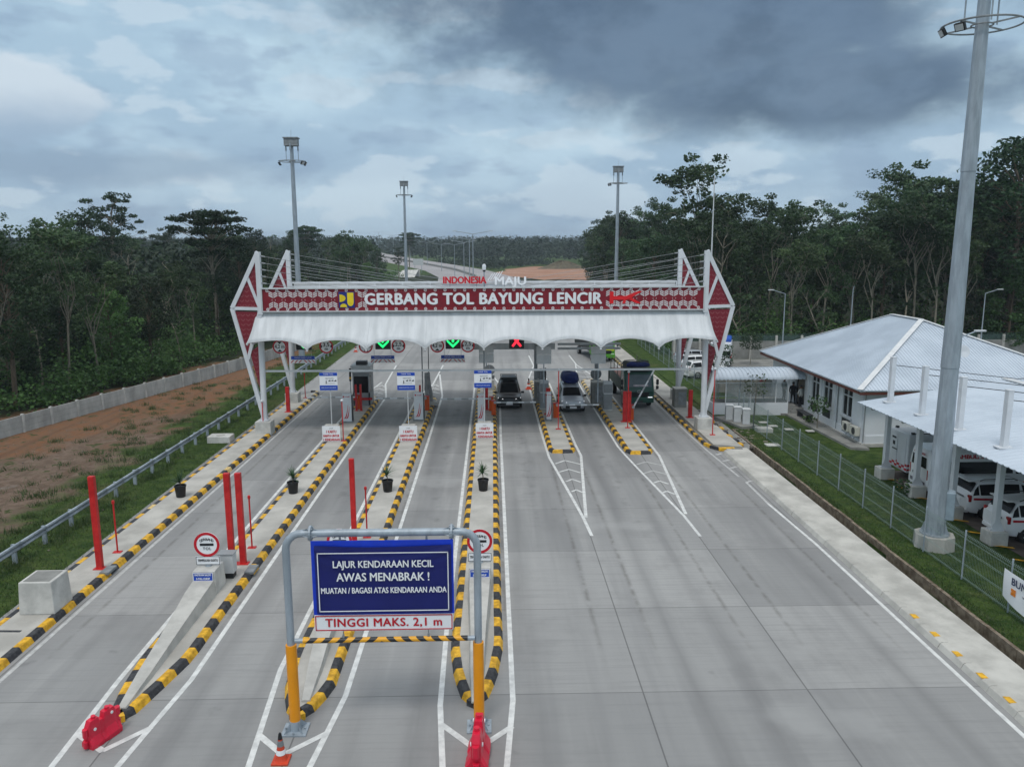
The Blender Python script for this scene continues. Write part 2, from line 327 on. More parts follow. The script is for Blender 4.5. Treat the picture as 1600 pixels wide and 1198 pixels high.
# ------------------------------------------------------------------ mesh helpers
class MB:
    def __init__(s): s.v = []; s.f = []; s.m = []
    def face(s, pts, mi=0):
        i = len(s.v); s.v.extend([tuple(p) for p in pts]); s.f.append(tuple(range(i, i+len(pts)))); s.m.append(mi)
    def add(s, vs, fs, mi=0):
        i = len(s.v); s.v.extend([tuple(p) for p in vs])
        for k, f in enumerate(fs): s.f.append(tuple(i+a for a in f)); s.m.append(mi[k] if isinstance(mi, list) else mi)
    def box(s, c, d, mi=0, rz=0.0, taper=1.0, ch=0.0, mat=None):
        hx, hy, hz = d[0]/2, d[1]/2, d[2]/2
        if ch:
            bm = bmesh.new(); bmesh.ops.create_cube(bm, size=1.0)
            for v in bm.verts: v.co = Vector((v.co.x*d[0], v.co.y*d[1], v.co.z*d[2]))
            bmesh.ops.bevel(bm, geom=list(bm.edges), offset=ch, segments=2, profile=.5, affect='EDGES')
            vs = [v.co.copy() for v in bm.verts]; bm.verts.index_update()
            fs = [tuple(v.index for v in f.verts) for f in bm.faces]; bm.free()
            for v in vs:
                if v.z > 0: v.x *= taper; v.y *= taper
        else:
            vs = [Vector((x*hx*(taper if z > 0 else 1), y*hy*(taper if z > 0 else 1), z*hz)) for z in (-1, 1) for y in (-1, 1) for x in (-1, 1)]
            fs = [(0, 2, 3, 1), (4, 5, 7, 6), (0, 1, 5, 4), (2, 6, 7, 3), (0, 4, 6, 2), (1, 3, 7, 5)]
        mt = Matrix.Rotation(rz, 3, 'Z') if mat is None else mat
        s.add([Vector(c) + mt @ v for v in vs], fs, mi)
    def bar(s, a, b, w, h=None, mi=0):     # rectangular bar from a to b
        a, b = Vector(a), Vector(b); d = b-a; L = d.length
        q = d.to_track_quat('X', 'Z').to_matrix(); s.box((a+b)/2, (L, w, h or w), mi, mat=q)
    def tube(s, pts, r, n=8, mi=0, cap=True):
        pts = [Vector(p) for p in pts]; rr = r if isinstance(r, (list, tuple)) else [r]*len(pts); i0 = len(s.v)
        t0 = (pts[1]-pts[0]).normalized(); u = t0.orthogonal().normalized()
        for k, p in enumerate(pts):
            t = (pts[min(k+1, len(pts)-1)]-pts[max(k-1, 0)]).normalized()
            u = (u - t*u.dot(t)); u = u.normalized() if u.length > 1e-5 else t.orthogonal().normalized()
            w = t.cross(u)
            for j in range(n):
                a = 2*math.pi*(j+.5)/n; s.v.append(tuple(p + (u*math.cos(a)+w*math.sin(a))*rr[k]))
        for k in range(len(pts)-1):
            for j in range(n):
                a, b = i0+k*n+j, i0+k*n+(j+1) % n; s.f.append((a, b, b+n, a+n)); s.m.append(mi)
        if cap:
            s.f.append(tuple(i0+j for j in reversed(range(n)))); s.m.append(mi)
            s.f.append(tuple(i0+(len(pts)-1)*n+j for j in range(n))); s.m.append(mi)
    def cyl(s, a, b, r, n=16, mi=0, r2=None): s.tube([a, b], [r, r if r2 is None else r2], n, mi)
    def prism(s, poly, z0, z1, mi=0, mt=None):   # poly in XY extruded z0..z1
        n = len(poly); i = len(s.v)
        s.v += [(x, y, z0) for x, y in poly] + [(x, y, z1) for x, y in poly]
        s.f.append(tuple(i+k for k in reversed(range(n)))); s.f.append(tuple(i+n+k for k in range(n)))
        s.m += [mi, mi if mt is None else mt]
        for k in range(n): j = (k+1) % n; s.f.append((i+k, i+j, i+n+j, i+n+k)); s.m.append(mi)
    def plate(s, poly, y0, y1, mi=0):            # poly in XZ extruded along Y from y0 (front) to y1
        n = len(poly); i = len(s.v)
        s.v += [(x, y0, z) for x, z in poly] + [(x, y1, z) for x, z in poly]
        s.f.append(tuple(i+k for k in range(n))); s.f.append(tuple(i+n+k for k in reversed(range(n)))); s.m += [mi, mi]
        for k in range(n): j = (k+1) % n; s.f.append((i+j, i+k, i+n+k, i+n+j)); s.m.append(mi)
    def lathe(s, prof, c=(0, 0, 0), n=20, mi=0):
        i0 = len(s.v)
        for r, z in prof:
            for j in range(n):
                a = 2*math.pi*j/n; s.v.append((c[0]+r*math.cos(a), c[1]+r*math.sin(a), c[2]+z))
        for k in range(len(prof)-1):
            for j in range(n):
                a, b = i0+k*n+j, i0+k*n+(j+1) % n; s.f.append((a, b, b+n, a+n)); s.m.append(mi)
    def mesh(s, name, mats, smooth=False, off=None):
        me = bpy.data.meshes.new(name)
        vs = s.v if off is None else [(a-off[0], b-off[1], c-off[2]) for a, b, c in s.v]
        me.from_pydata(vs, [], s.f)
        for m in (mats if isinstance(mats, (list, tuple)) else [mats]): me.materials.append(m)
        me.polygons.foreach_set('material_index', s.m)
        if smooth: me.polygons.foreach_set('use_smooth', [True]*len(me.polygons))
        me.update(); return me
def build(name, mb, mats, parent=None, world=False, smooth=False, loc=None):
    off = tuple(parent.location) if (world and parent is not None) else None
    me = mb.mesh(name, mats, smooth, off)
    if smooth:
        try: me.set_sharp_from_angle(angle=math.radians(40))
        except Exception: pass
    o = bpy.data.objects.new(name, me); col.objects.link(o)
    if parent is not None: o.parent = parent
    if loc: o.location = loc
    return o
def tag(o, label=None, cat=None, group=None, kind=None):
    if label: o['label'] = label
    if cat: o['category'] = cat
    if group: o['group'] = group
    if kind: o['kind'] = kind
    return o
def thing(name, label, cat, loc=(0, 0, 0), rz=0.0, group=None):
    o = bpy.data.objects.new(name, None); col.objects.link(o); o.location = loc; o.rotation_euler = (0, 0, rz)
    o.empty_display_size = .3
    return tag(o, label, cat, group)
def struct(name, mb, mats, smooth=False): return tag(build(name, mb, mats, smooth=smooth), kind='structure')
KIDS = {}
def dup(o, loc=None, rz=None, label=None, group=None, parent=None):
    c = o.copy(); col.objects.link(c)
    if parent is not None: c.parent = parent
    if loc is not None: c.location = loc
    if rz is not None: c.rotation_euler = (o.rotation_euler[0], o.rotation_euler[1], rz)
    if label: c['label'] = label
    if group: c['group'] = group
    for ch in list(KIDS.get(o.name) or o.children): dup(ch, parent=c)
    return c
TXC = {}
def text(name, s, mat, parent, loc, size, rz=0.0, w=None, off=0.0, ext=.004, align='CENTER', up=True, world=False, rx=None, space=1.0):
    """lettering standing upright, facing -Y (rotated by rz); w squeezes it to a width"""
    key = (s, size, w, off, ext, align, mat.name, space)
    if key not in TXC:
        cu = bpy.data.curves.new(name, 'FONT'); cu.body = s; cu.size = size; cu.align_x = align; cu.align_y = 'CENTER'
        cu.extrude = ext; cu.resolution_u = 3; cu.space_character = space
        tmp = bpy.data.objects.new('tmp', cu); me = bpy.data.meshes.new_from_object(tmp)
        bpy.data.objects.remove(tmp); bpy.data.curves.remove(cu)
        xs = [v.co.x for v in me.vertices]
        if w and xs:
            k = w/(max(xs)-min(xs)); me.transform(Matrix.Diagonal((k, 1, 1, 1)))
        me.transform(Matrix.Rotation(math.pi/2, 4, 'X'))
        if off:
            d = min(off, size*.045); bm = bmesh.new()
            for k, (dx_, dz_) in enumerate(((0, 0), (-d, 0), (d, 0), (0, d*.6), (0, -d*.6))):
                c_ = me.copy(); c_.transform(Matrix.Translation((dx_, -k*.0006, dz_))); bm.from_mesh(c_); bpy.data.meshes.remove(c_)
            bm.to_mesh(me); bm.free()
        me.materials.clear(); me.materials.append(mat); me.name = name
        me.polygons.foreach_set('material_index', [0]*len(me.polygons))
        TXC[key] = me
    o = bpy.data.objects.new(name, TXC[key]); col.objects.link(o)
    if parent is not None: o.parent = parent
    o.location = tuple(a-b for a, b in zip(loc, parent.location)) if world else loc
    o.rotation_euler = (rx or 0, 0, rz); return o
def disc(mb, c, r, y0, y1, n=32, mi=0): mb.plate([(c[0]+r*math.cos(2*math.pi*k/n), c[1]+r*math.sin(2*math.pi*k/n)) for k in range(n)], y0, y1, mi)
def ring(mb, c, r1, r2, y0, y1, n=32, mi=0):
    P = lambda r, k, y: (c[0]+r*math.cos(2*math.pi*k/n), y, c[1]+r*math.sin(2*math.pi*k/n))
    for k in range(n):
        mb.face([P(r1, k, y0), P(r2, k, y0), P(r2, k+1, y0), P(r1, k+1, y0)], mi)
        mb.face([P(r2, k, y0), P(r2, k, y1), P(r2, k+1, y1), P(r2, k+1, y0)], mi)
        mb.face([P(r1, k, y1), P(r1, k, y0), P(r1, k+1, y0), P(r1, k+1, y1)], mi)
        mb.face([P(r1, k+1, y1), P(r2, k+1, y1), P(r2, k, y1), P(r1, k, y1)], mi)
# ================================================================== SETTING
g = MB()
prof = [(-1400, -.02), (-120, -.02), (-60, -.02), (-33, -.02), (-18, -.02), (-10, -.02), (0, -.02), (14, -.02), (15.04, -.02), (15.06, -.55), (15.66, -.55), (15.7, .07), (17, .08), (20, .0), (60, -.01), (1400, -.01)]
ysg = [-150, 0, 50, 50.01, 150, 400, 2300]
for k in range(len(ysg)-1):
    for i in range(len(prof)-1):
        def zz(p, y): return p[1] if (y <= 50) or p[1] > -.1 else -.02
        a, b = prof[i], prof[i+1]; y0, y1 = ysg[k], ysg[k+1]
        g.face([(a[0], y0, zz(a, y0 if y0 <= 50 else 99)), (b[0], y0, zz(b, y0 if y0 <= 50 else 99)), (b[0], y1, zz(b, y1)), (a[0], y1, zz(a, y1))])
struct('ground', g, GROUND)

rd = MB()
def sheet(mb, poly, z, mi=0): mb.face([(x, y, z) for x, y in poly], mi)
sheet(rd, [(-16.2, -60), (13.7, -60), (13.7, 112), (-16.6, 112)], 0.0)
struct('road', rd, ROADM)

# highway beyond: two carriageways on a low embankment curving left
def ribbon(mb, pts, w, z_off=0.0, mi=0, skirt=None, smi=1, o0=0.0):
    L, Rr = [], []
    for i, p in enumerate(pts):
        a, b = pts[max(i-1, 0)], pts[min(i+1, len(pts)-1)]
        d = Vector((b[0]-a[0], b[1]-a[1], 0)).normalized(); n = Vector((-d.y, d.x, 0)); c = Vector(p) + n*o0
        L.append(c+n*w/2+Vector((0, 0, z_off))); Rr.append(c-n*w/2+Vector((0, 0, z_off)))
    for i in range(len(pts)-1):
        mb.face([Rr[i], Rr[i+1], L[i+1], L[i]], mi)
        if skirt:
            for A, sg in ((L, 1), (Rr, -1)):
                def out(k):
                    dd = (L[k]-Rr[k]).normalized()*sg; return Vector((A[k].x+dd.x*skirt*(A[k].z+.5), A[k].y+dd.y*skirt*(A[k].z+.5), -.3))
                q = [A[i], A[i+1], out(i+1), out(i)]
                mb.face(q if sg > 0 else q[::-1], smi)
HWY = [(-1.5, 112, -.005), (-1.5, 160, .05), (-2, 220, .1), (-6, 290, .3), (-16, 350, .8), (-34, 410, 1.8), (-57, 470, 3.4), (-84, 540, 5.6), (-106, 610, 7.8), (-118, 680, 9.6), (-124, 760, 10.5), (-150, 900, 10.8)]
h = MB(); ribbon(h, HWY, 27, 0.0, 0, skirt=2.2, smi=1)
# flatten the join with the plaza
struct('highway', h, [M('far_road', s2l(150, 146, 146), .85, var=.1, scale=.05), GROUND])
md = MB(); ribbon(md, HWY[1:], .7, .35, 0)
for o0 in (-.35, .35): pass
md2 = MB()
for i in range(1, len(HWY)-1):
    a, b = Vector(HWY[i])+Vector((0, 0, .45)), Vector(HWY[i+1])+Vector((0, 0, .45)); md2.bar(a, b, .6, .9)
tag(build('median_barrier', md2, CONC_D), 'long concrete median barrier between the two carriageways beyond the gate', 'barrier')

dl = MB()
rr = random.Random(5)
def blobpoly(cx_, cy_, rx, ry, n=26, j=.12, seed=1):
    q = random.Random(seed); return [(cx_+rx*math.cos(2*math.pi*k/n)*(1+q.uniform(-j, j)), cy_+ry*math.sin(2*math.pi*k/n)*(1+q.uniform(-j, j))) for k in range(n)]
sheet(dl, blobpoly(35, 345, 31, 85, seed=3), .11)
struct('dirt_lot', dl, DIRT)
# spoil heap on it
def mound(mb, cx_, cy_, rx, ry, hh, seed, n=26, m=8, mi=0):
    q = random.Random(seed); ph = [q.uniform(0, 6.3) for _ in range(6)]
    P = []
    for i in range(m+1):
        t = i/m
        row = []
        for k in range(n):
            a = 2*math.pi*k/n; w = 1+.12*math.sin(3*a+ph[0])+.08*math.sin(7*a+ph[1])
            z = hh*(math.cos(t*math.pi)*.5+.5)*(1+.18*math.sin(5*a+ph[2])+.12*math.sin(9*a+t*6+ph[3]))
            row.append((cx_+rx*t*w*math.cos(a), cy_+ry*t*w*math.sin(a), z-.05))
        P.append(row)
    for i in range(m):
        for k in range(n): mb.face([P[i][k], P[i+1][k], P[i+1][(k+1) % n], P[i][(k+1) % n]], mi)
mo = MB(); mound(mo, 34, 392, 15, 10, 3.4, 4)
tag(build('spoil_heap', mo, M('scrub_soil', (.09, .075, .045), .95, var=.4, scale=.5), smooth=True), 'brown spoil heap with scrub on the far orange dirt lot', 'soil mound', kind='structure')

yd = MB(); sheet(yd, [(17.2, 58.6), (62, 58.6), (62, 82.6), (19.5, 82.6)], .012)
struct('yard_paving', yd, CONC_D)
pk = MB(); sheet(pk, [(20.7, 24), (36, 24), (36, 40.8), (20.7, 40.8)], .014)
struct('parking_asphalt', pk, M('parking_asphalt', s2l(92, 82, 76), .9, var=.25, scale=2, bump=.4))
pm = MB()
for y in (27.1, 28.6, 30.1, 31.6, 33.2, 34.8, 36.3, 37.9, 39.4):
    pm.add([(20.15, y-.12, .05), (20.9, y-.5, .05), (20.9, y-.34, .05), (20.15, y+.04, .05)], [(0, 1, 2, 3)])
struct('parking_markings', pm, YEL)

# concrete walk on the right with its kerb stones and the ditch behind it
w = MB(); w.prism([(13.78, -20), (15.05, -20), (15.05, 45.3), (13.78, 45.3)], -.5, .17)
struct('pavement', w, WALK)
kb = MB()
y = -20.0; k = 0
kr = random.Random(2)
while y < 44.6:
    L = 1.2; j = kr.uniform(-.012, .012)
    kb.add([(13.46+j, y+.01, 0), (13.46+j, y+L-.01, 0), (13.54+j, y+L-.01, .16), (13.54+j, y+.01, .16), (13.60+j, y+.01, .19), (13.60+j, y+L-.01, .19), (13.78, y+.01, .185), (13.78, y+L-.01, .185), (13.78, y+.01, 0), (13.78, y+L-.01, 0)],
           [(0, 3, 2, 1), (3, 4, 5, 2), (4, 6, 7, 5), (0, 8, 6, 4, 3), (1, 2, 5, 7, 9)], 0)
    if 17 < y < 23.5:
        pa = y+.35
        kb.add([(13.55, pa, .1925), (13.76, pa+.02, .1915), (13.75, pa+.3, .1915), (13.57, pa+.33, .1925)], [(0, 1, 2, 3)], 1)
    y += L
struct('kerb', kb, [WALK, YEL])
dw = MB()
y = -20.0
while y < 50:
    j = kr.uniform(-.02, .02); L = 1.6
    dw.box((15.73+j, y+L/2, -.2), (.13, L-.03, .62+kr.uniform(-.03, .03))); y += L
tag(build('ditch_wall', dw, BRICKW), 'low mortared wall lining the drain beside the right verge', 'wall')
fl = MB(); fl.prism([(14.9, 44.5), (17.0, 50.2), (17.0, 57), (13.2, 57)], -.1, .03); 
tag(build('drain_rubble', fl, CONC_D), kind='structure')

# painted lines
mk = MB()
def line(pts, wd, z=.004, mi=0):
    for i in range(len(pts)-1):
        z_ = z+.0008*(i % 2); a, b = Vector((pts[i][0], pts[i][1], z_)), Vector((pts[i+1][0], pts[i+1][1], z_)); d = (b-a).normalized(); n = Vector((-d.y, d.x, 0))*wd/2; e = d*wd*.18 if i < len(pts)-2 else Vector((0, 0, 0))
        mk.face([a-n, b-n+e, b+n+e, a+n], mi)
line([(-1.24, 16.6), (-1.48, 19.41), (-1.55, 24), (-1.6, 68.5), (-1.15, 73.0), (-1.05, 77)], .15)
line([(.24, 16.6), (.47, 19.57), (.46, 49.6), (.56, 68.6), (.1, 72), (-.8, 76)], .15)
line([(-1.40, 18.55), (-.45, 17.45)], .17, .008); line([(-.45, 17.5), (.42, 18.4)], .17, .0096)
line([(-5.8, 16.4), (-6.24, 21.37), (-6.2, 35), (-6.15, 62), (-5.6, 66.5), (-5.3, 68.8), (-5.08, 80)], .15)
line([(-4.46, 16.4), (-4.28, 18.13), (-4.1, 19.92), (-4.1, 50), (-4.14, 63.2), (-5.05, 74)], .15)
line([(-5.98, 18.25), (-5.15, 17.42), (-4.28, 18.25)], .17, .008)
line([(-10.5, 16.6), (-10.68, 20.8), (-10.8, 32), (-10.76, 62), (-9.95, 70)], .15)
line([(-9.0, 16.6), (-8.86, 18.29), (-8.63, 20.88), (-8.66, 31), (-8.66, 63), (-9.5, 69), (-9.85, 80)], .15)
line([(-10.55, 18.4), (-9.6, 17.7), (-8.8, 18.65)], .17, .008)
for y in (64.3, 66.0, 67.6):
    for x, hw_ in ((-9.75, .8), (-5.05, .75), (-.5, .8)):
        f = 1-(y-63)/9; line([(x-hw_*f, y), (x, y+.8), (x+hw_*f, y)], .12, .008)
for x0 in (4.05, 8.6):
    for y in (72.5, 75, 77.5): f = 1-(y-71)/9.5; line([(x0-.9*f, y), (x0, y-.6), (x0+.9*f, y)], .12, .008)
line([(4.95, 70), (4.15, 77.5), (3.95, 86.5)], .15); line([(3.1, 70), (4.1, 79)], .13)
line([(9.5, 71), (8.5, 79.5), (8.4, 86.5)], .15); line([(7.7, 71), (8.45, 80)], .13)
line([(-14.02, -5), (-14.05, 64)], .13, mi=1)
line([(3.1, 69), (3.12, 50), (3.2, 44.2), (4.0, 34.2), (4.12, 31.7)], .14); line([(4.95, 69), (5.02, 47), (5.08, 44.49), (4.14, 34.0)], .15)
line([(7.52, 69), (7.55, 46.5), (7.66, 44.7), (7.89, 41.84), (8.6, 34.0), (8.68, 31.5)], .13); line([(9.6, 69), (9.62, 48), (9.62, 44.3), (8.74, 34.3)], .15)
for y in range(4):
    q = [[(3.44, 42.82), (4.04, 43.51), (4.85, 42.68)], [(3.53, 41.2), (4.1, 41.71), (4.66, 41.04)], [(3.74, 39.46), (4.1, 39.86), (4.5, 39.31)], [(3.85, 37.73), (4.13, 38.06), (4.38, 37.61)]][y]; line(q, .12, .008)
    q = [[(7.98, 42.52), (8.58, 43.06), (9.4, 42.27)], [(8.07, 40.79), (8.61, 41.28), (9.25, 40.54)], [(8.23, 39.06), (8.59, 39.4), (8.96, 38.85)], [(8.3, 37.37), (8.6, 37.68), (8.89, 37.17)]][y]; line(q, .12, .008, mi=(1 if y < 2 else 0))
line([(12.6, 94), (12.62, 50), (12.7, 45.45), (12.95, 40.0)], .12, mi=1)
for y in (44.4, 43, 41.6): line([(12.95, y), (13.4, y+.3)], .2, .008, mi=1)
line([(13.45, 39.3), (13.02, 39.02), (12.98, 35.57)], .12, mi=1); line([(12.98, 35.57), (13.18, 30.5), (13.2, 20), (13.2, -5)], .13, mi=0)
struct('road_markings', mk, [MARK, MARK_F])

# ================================================================== TOLL ISLANDS
def resample(path, L):
    out = [path[0]]; acc = 0.0
    for i in range(len(path)-1):
        a, b = Vector(path[i]), Vector(path[i+1]); d = (b-a).length; t = L-acc
        while t <= d + 1e-6: p = a+(b-a)*(t/d); out.append((p.x, p.y)); t += L
        acc = d-(t-L)
    if (Vector(out[-1])-Vector(path[-1])).length > .12: out.append(path[-1])
    return out
def kerb(mb, path, side, w=.27, hgt=.18, L=.635, start=0, far=60, inner=None):
    """striped kerb stones along the outer edge path; side=+1: island on the left of travel"""
    P = resample(path, L); n = len(P); Nn = []
    for i in range(n):
        a, b = Vector(P[max(i-1, 0)]), Vector(P[min(i+1, n-1)]); d = (b-a).normalized(); Nn.append(Vector((-d.y, d.x))*side)
    for i in range(n-1):
        q = kr.uniform(-.006, .006)
        a0, b0 = Vector(P[i]), Vector(P[i+1]); na, nb = Nn[i], Nn[i+1]; e = (b0-a0)*.006
        a0 = a0+e; b0 = b0-e
        def pt(p, nn, o, z): v = p+nn*o; return (v.x, v.y, z)
        vs = [pt(a0, na, q, 0), pt(b0, nb, q, 0), pt(a0, na, .07+q, hgt-.02), pt(b0, nb, .07+q, hgt-.02), pt(a0, na, .10, hgt), pt(b0, nb, .10, hgt), pt(a0, na, w, hgt), pt(b0, nb, w, hgt), pt(a0, na, w, 0), pt(b0, nb, w, 0)]
        fs = [(0, 1, 3, 2), (2, 3, 5, 4), (4, 5, 7, 6), (6, 7, 9, 8), (0, 2, 4, 6, 8), (1, 9, 7, 5, 3)]
        if side < 0: fs = [f[::-1] for f in fs]
        mi = (i+start) % 2
        if mi == 0 and (a0.y > far or kr.random() < .04): mi = 2
        mb.add(vs, fs, mi)
def arc(cx_, cy_, r, a0, a1, n=6): return [(cx_+r*math.cos(math.radians(a0+(a1-a0)*k/n)), cy_+r*math.sin(math.radians(a0+(a1-a0)*k/n))) for k in range(n+1)]
KM = [YEL, BLK_K, YEL_W]
def island(label, outline_l, outline_r, slab, cy_=40):
    t = thing('toll_island', label, 'traffic island', (sum(p[0] for p in slab)/len(slab), cy_, 0), group='kerbed islands between the toll lanes')
    if outline_l: m = MB(); kerb(m, outline_l, -1); build('kerb', m, KM, t, world=True)
    if outline_r: m = MB(); kerb(m, outline_r, 1, start=1); build('kerb', m, KM, t, world=True)
    m = MB(); m.prism(slab, -.1, .17); build('slab', m, PLATF, t, world=True)
    return t
# island centre lines -9.76, -5.25, -0.56, 4.06, 8.60; outer half width about 0.78
island('long island beside the guardrail, carrying a big concrete block', [(-16.1, 23.9), (-16.1, 62.5)], [(-14.33, -6), (-14.33, 64.6), (-14.6, 65.2), (-15.1, 65.4)],
       [(-14.5, -6), (-14.5, 64.9), (-15.95, 62.7), (-15.95, 23.8), (-17.3, 22.5), (-17.3, -6)])
ck = MB(); kerb(ck, [(-17.4, 23.2), (-15.6, 23.5), (-14.95, 23.45)], 1, w=.2, L=.85, start=1)
tag(build('cross_kerb', ck, KM), 'short striped kerb crossing the left walk below the big concrete block', 'kerb')
def nose(cx_, hw_, y0, y1, skew=0.0):   # pointed nose towards the camera, straight body to y1
    Lp = [(cx_+skew, y0), (cx_-hw_*.42+skew, y0+.35), (cx_-hw_*.78, y0+1.5), (cx_-hw_*1.02, y0+3.2), (cx_-hw_, y0+5.4), (cx_-hw_, y1), (cx_-hw_*.5, y1+.6), (cx_, y1+.8)]
    Rp = [(2*cx_+2*skew-x if k < 3 else 2*cx_-x, y) for k, (x, y) in enumerate(Lp)]
    ins = lambda P, s: [(x+s*.2, y) for x, y in P[3:]]
    sl = [(cx_+skew, y0+.3)] + [(Rp[2][0]-.18, Rp[2][1])] + ins(Rp, -1)[:-1] + [(cx_, y1+.6)] + ins(Lp, 1)[:-1][::-1] + [(Lp[2][0]+.18, Lp[2][1])]
    return Lp, Rp, sl
for cx_, y0, y1, sk, lb in ((-9.76, 18.75, 62.0, -.05, 'long pointed island behind the tilted red water barrier, carrying two tall red posts'),
                        (-5.25, 18.7, 62.0, .1, 'long pointed island behind the orange traffic cone, under the left leg of the pipe portal'),
                        (-.56, 19.2, 67.4, 0, 'long pointed centre island under the right leg of the pipe portal')):
    island(lb, *nose(cx_, .79 if cx_ > -1 else .77, y0, y1, sk))
def stub(cx_, hw_, y0, y1):
    Lp = [(cx_, y0)] + [(cx_-hw_+.4-.4*math.sin(math.radians(a)), y0+.45-.45*math.cos(math.radians(a))) for a in (0, 30, 60, 90)] + [(cx_-hw_, y1), (cx_-hw_*.5, y1+.6), (cx_, y1+.8)]
    Rp = [(2*cx_-x, y) for x, y in Lp]
    sl = [(cx_-hw_+.25, y0+.25), (cx_+hw_-.25, y0+.25), (cx_+hw_-.2, y1), (cx_, y1+.6), (cx_-hw_+.2, y1)]
    return Lp, Rp, sl
island('short blunt island right of the black car lane, its end kerb painted yellow and black', *stub(4.06, .82, 45.05, 69.3))
island('short blunt island beside the dark green truck lane, with red twin posts', *stub(8.60, .83, 44.6, 69.3))
island('island along the right lane edge ending in a yellow block where the grey kerb starts', None, [(14.75, 45.3), (13.75, 45.35), (13.35, 45.7), (13.08, 46.6), (13.08, 95)], [(13.3, 46.2), (14.9, 45.6), (15.0, 95), (13.28, 95)])
bk = MB()
for k in range(10):
    y = 46.3+k*1.05; bk.box((14.98+.06*math.sin(k*2.1), y, .12), (.22, .55, .13), 0 if k % 2 == 0 else 1, rz=.1*math.sin(k))
tag(build('edge_stones', bk, KM), 'broken yellow and black edge stones at the back of the right island', 'kerb stones')
ym = MB()
ym.box((13.85, 45.32, .1), (.95, .3, .19), 0, ch=.03)
tag(build('end_stone', ym, [YEL]), 'big yellow kerb stone at the near end of the right island', 'kerb stone')
# ================================================================== TOLL GATE
GX = -.52
gate = thing('toll_gate', 'white cable stayed toll gate canopy with dark red patterned sign board over all lanes', 'toll gate', (GX, 50.5, 0))
def frame(Y, hw, sgn, cx=GX):
    """one diamond shaped end frame; sgn -1 left, +1 right"""
    X = lambda x: cx+sgn*(x)
    T, O, C, B, Mx = (X(hw), 11.7), (X(hw+1.8), 8.2), (X(hw+.05), 8.15), (X(hw+.2), 1.1), (X(hw+.98), 4.95)
    Q = (X(hw+.72), 10.1)
    m = MB()
    def br(a, b, w=.2): m.bar((a[0], Y, a[1]), (b[0], Y, b[1]), w, w)
    m.box((X(hw+.02), Y, 9.75), (.3, .3, 3.9)); br(T, O, .25); br(O, B, .25); br(Q, C, .18); br(O, (C[0]+sgn*.05, C[1]), .2); br(C, Mx, .19)
    build('diamond_frame', m, WHITE, gate, world=True)
    m = MB()
    m.tube([(X(hw+.18), Y, .95), (X(hw+.12), Y, 6.3)], .19, 14); m.cyl((X(hw+.19), Y, .93), (X(hw+.19), Y, 1.0), .34, 14)
    for k in range(4):
        a = k*math.pi/2+.78; m.add([(X(hw+.19)+.18*math.cos(a), Y+.18*math.sin(a), 1.0), (X(hw+.19)+.33*math.cos(a), Y+.33*math.sin(a), 1.0), (X(hw+.19)+.18*math.cos(a), Y+.18*math.sin(a), 1.3)], [(0, 1, 2)])
    m.tube([(X(hw+.12), Y, 6.2), (X(hw+.04), Y, 8.0)], .13, 10)
    build('column', m, WHITE, gate, world=True, smooth=True)
    m = MB(); m.box((X(hw+.19), Y, .46), (1.0, 1.0, .92), ch=.04); build('plinth', m, CONC_W, gate, world=True)
    def tri(P, name='red_panel', inset=.09):
        c = (sum(p[0] for p in P)/3, sum(p[1] for p in P)/3); Pp = [(c[0]+(p[0]-c[0])*(1-inset), c[1]+(p[1]-c[1])*(1-inset)) for p in P]
        ar = (Pp[1][0]-Pp[0][0])*(Pp[2][1]-Pp[0][1])-(Pp[1][1]-Pp[0][1])*(Pp[2][0]-Pp[0][0])
        if ar < 0: Pp = Pp[::-1]
        m = MB(); m.plate(Pp, Y-.03, Y+.03)
        o = build(name, m, RED_P, gate, world=True)
    tri([T, Q, C]); tri([Q, O, C]); tri([(O[0], O[1]-.1), (C[0], C[1]-.1), Mx])
    tri([(Mx[0]+sgn*-.1, Mx[1]+.5), (X(hw+.14), 6.0), (B[0]-0, B[1]+1.1)], inset=.07)
    return X
for Y, hw in ((50.5, 14.13), (60.5, 14.78)):
    for s in (-1, 1): frame(Y, hw, s)
# membrane roof: scalloped front and back edges, ridge between
m = MB()
nb, nu = 8, 10
prof_m = [(49.25, 5.70, 1.0), (49.5, 6.12, .7), (49.9, 6.75, .38), (50.35, 7.45, .15), (50.75, 8.02, .03), (52.5, 8.35, .03), (55.5, 8.55, .05), (58.5, 8.35, .03), (60.2, 7.95, .08), (61.0, 7.0, .4), (61.6, 5.9, 1.0)]
rows = []
for (Yv, Z, k) in prof_m:
    row = []
    for i in range(nb*nu+1):
        u = i/(nb*nu); x = GX-.05+(-1+2*u)*(14.38+.0*k + .35*k); fr = (i % nu)/nu
        arcz = .58*abs(math.sin(math.pi*fr))**.62*k
        endl = .42*k*math.exp(-min(u, 1-u)*60)
        row.append((x, Yv+(.10*math.sin(math.pi*fr)*k if Yv < 55 else -.10*math.sin(math.pi*fr)*k), Z+arcz+endl-.03*math.sin(math.pi*fr)*(1-k)))
    rows.append(row)
nW = nb*nu+1
m.v = [p for r_ in rows for p in r_]
for j in range(len(rows)-1):
    for i in range(nW-1): m.f.append((j*nW+i, j*nW+i+1, (j+1)*nW+i+1, (j+1)*nW+i)); m.m.append(0)
mem = build('membrane_roof', m, MEMB, gate, world=True, smooth=True)
sol = mem.modifiers.new('thickness', 'SOLIDIFY'); sol.thickness = .02
# edge rope along the scallops
m = MB()
for rw in (rows[0], rows[-1]): m.tube(rw, .035, 6)
build('edge_cable', m, WHITE_W, gate, world=True, smooth=True)
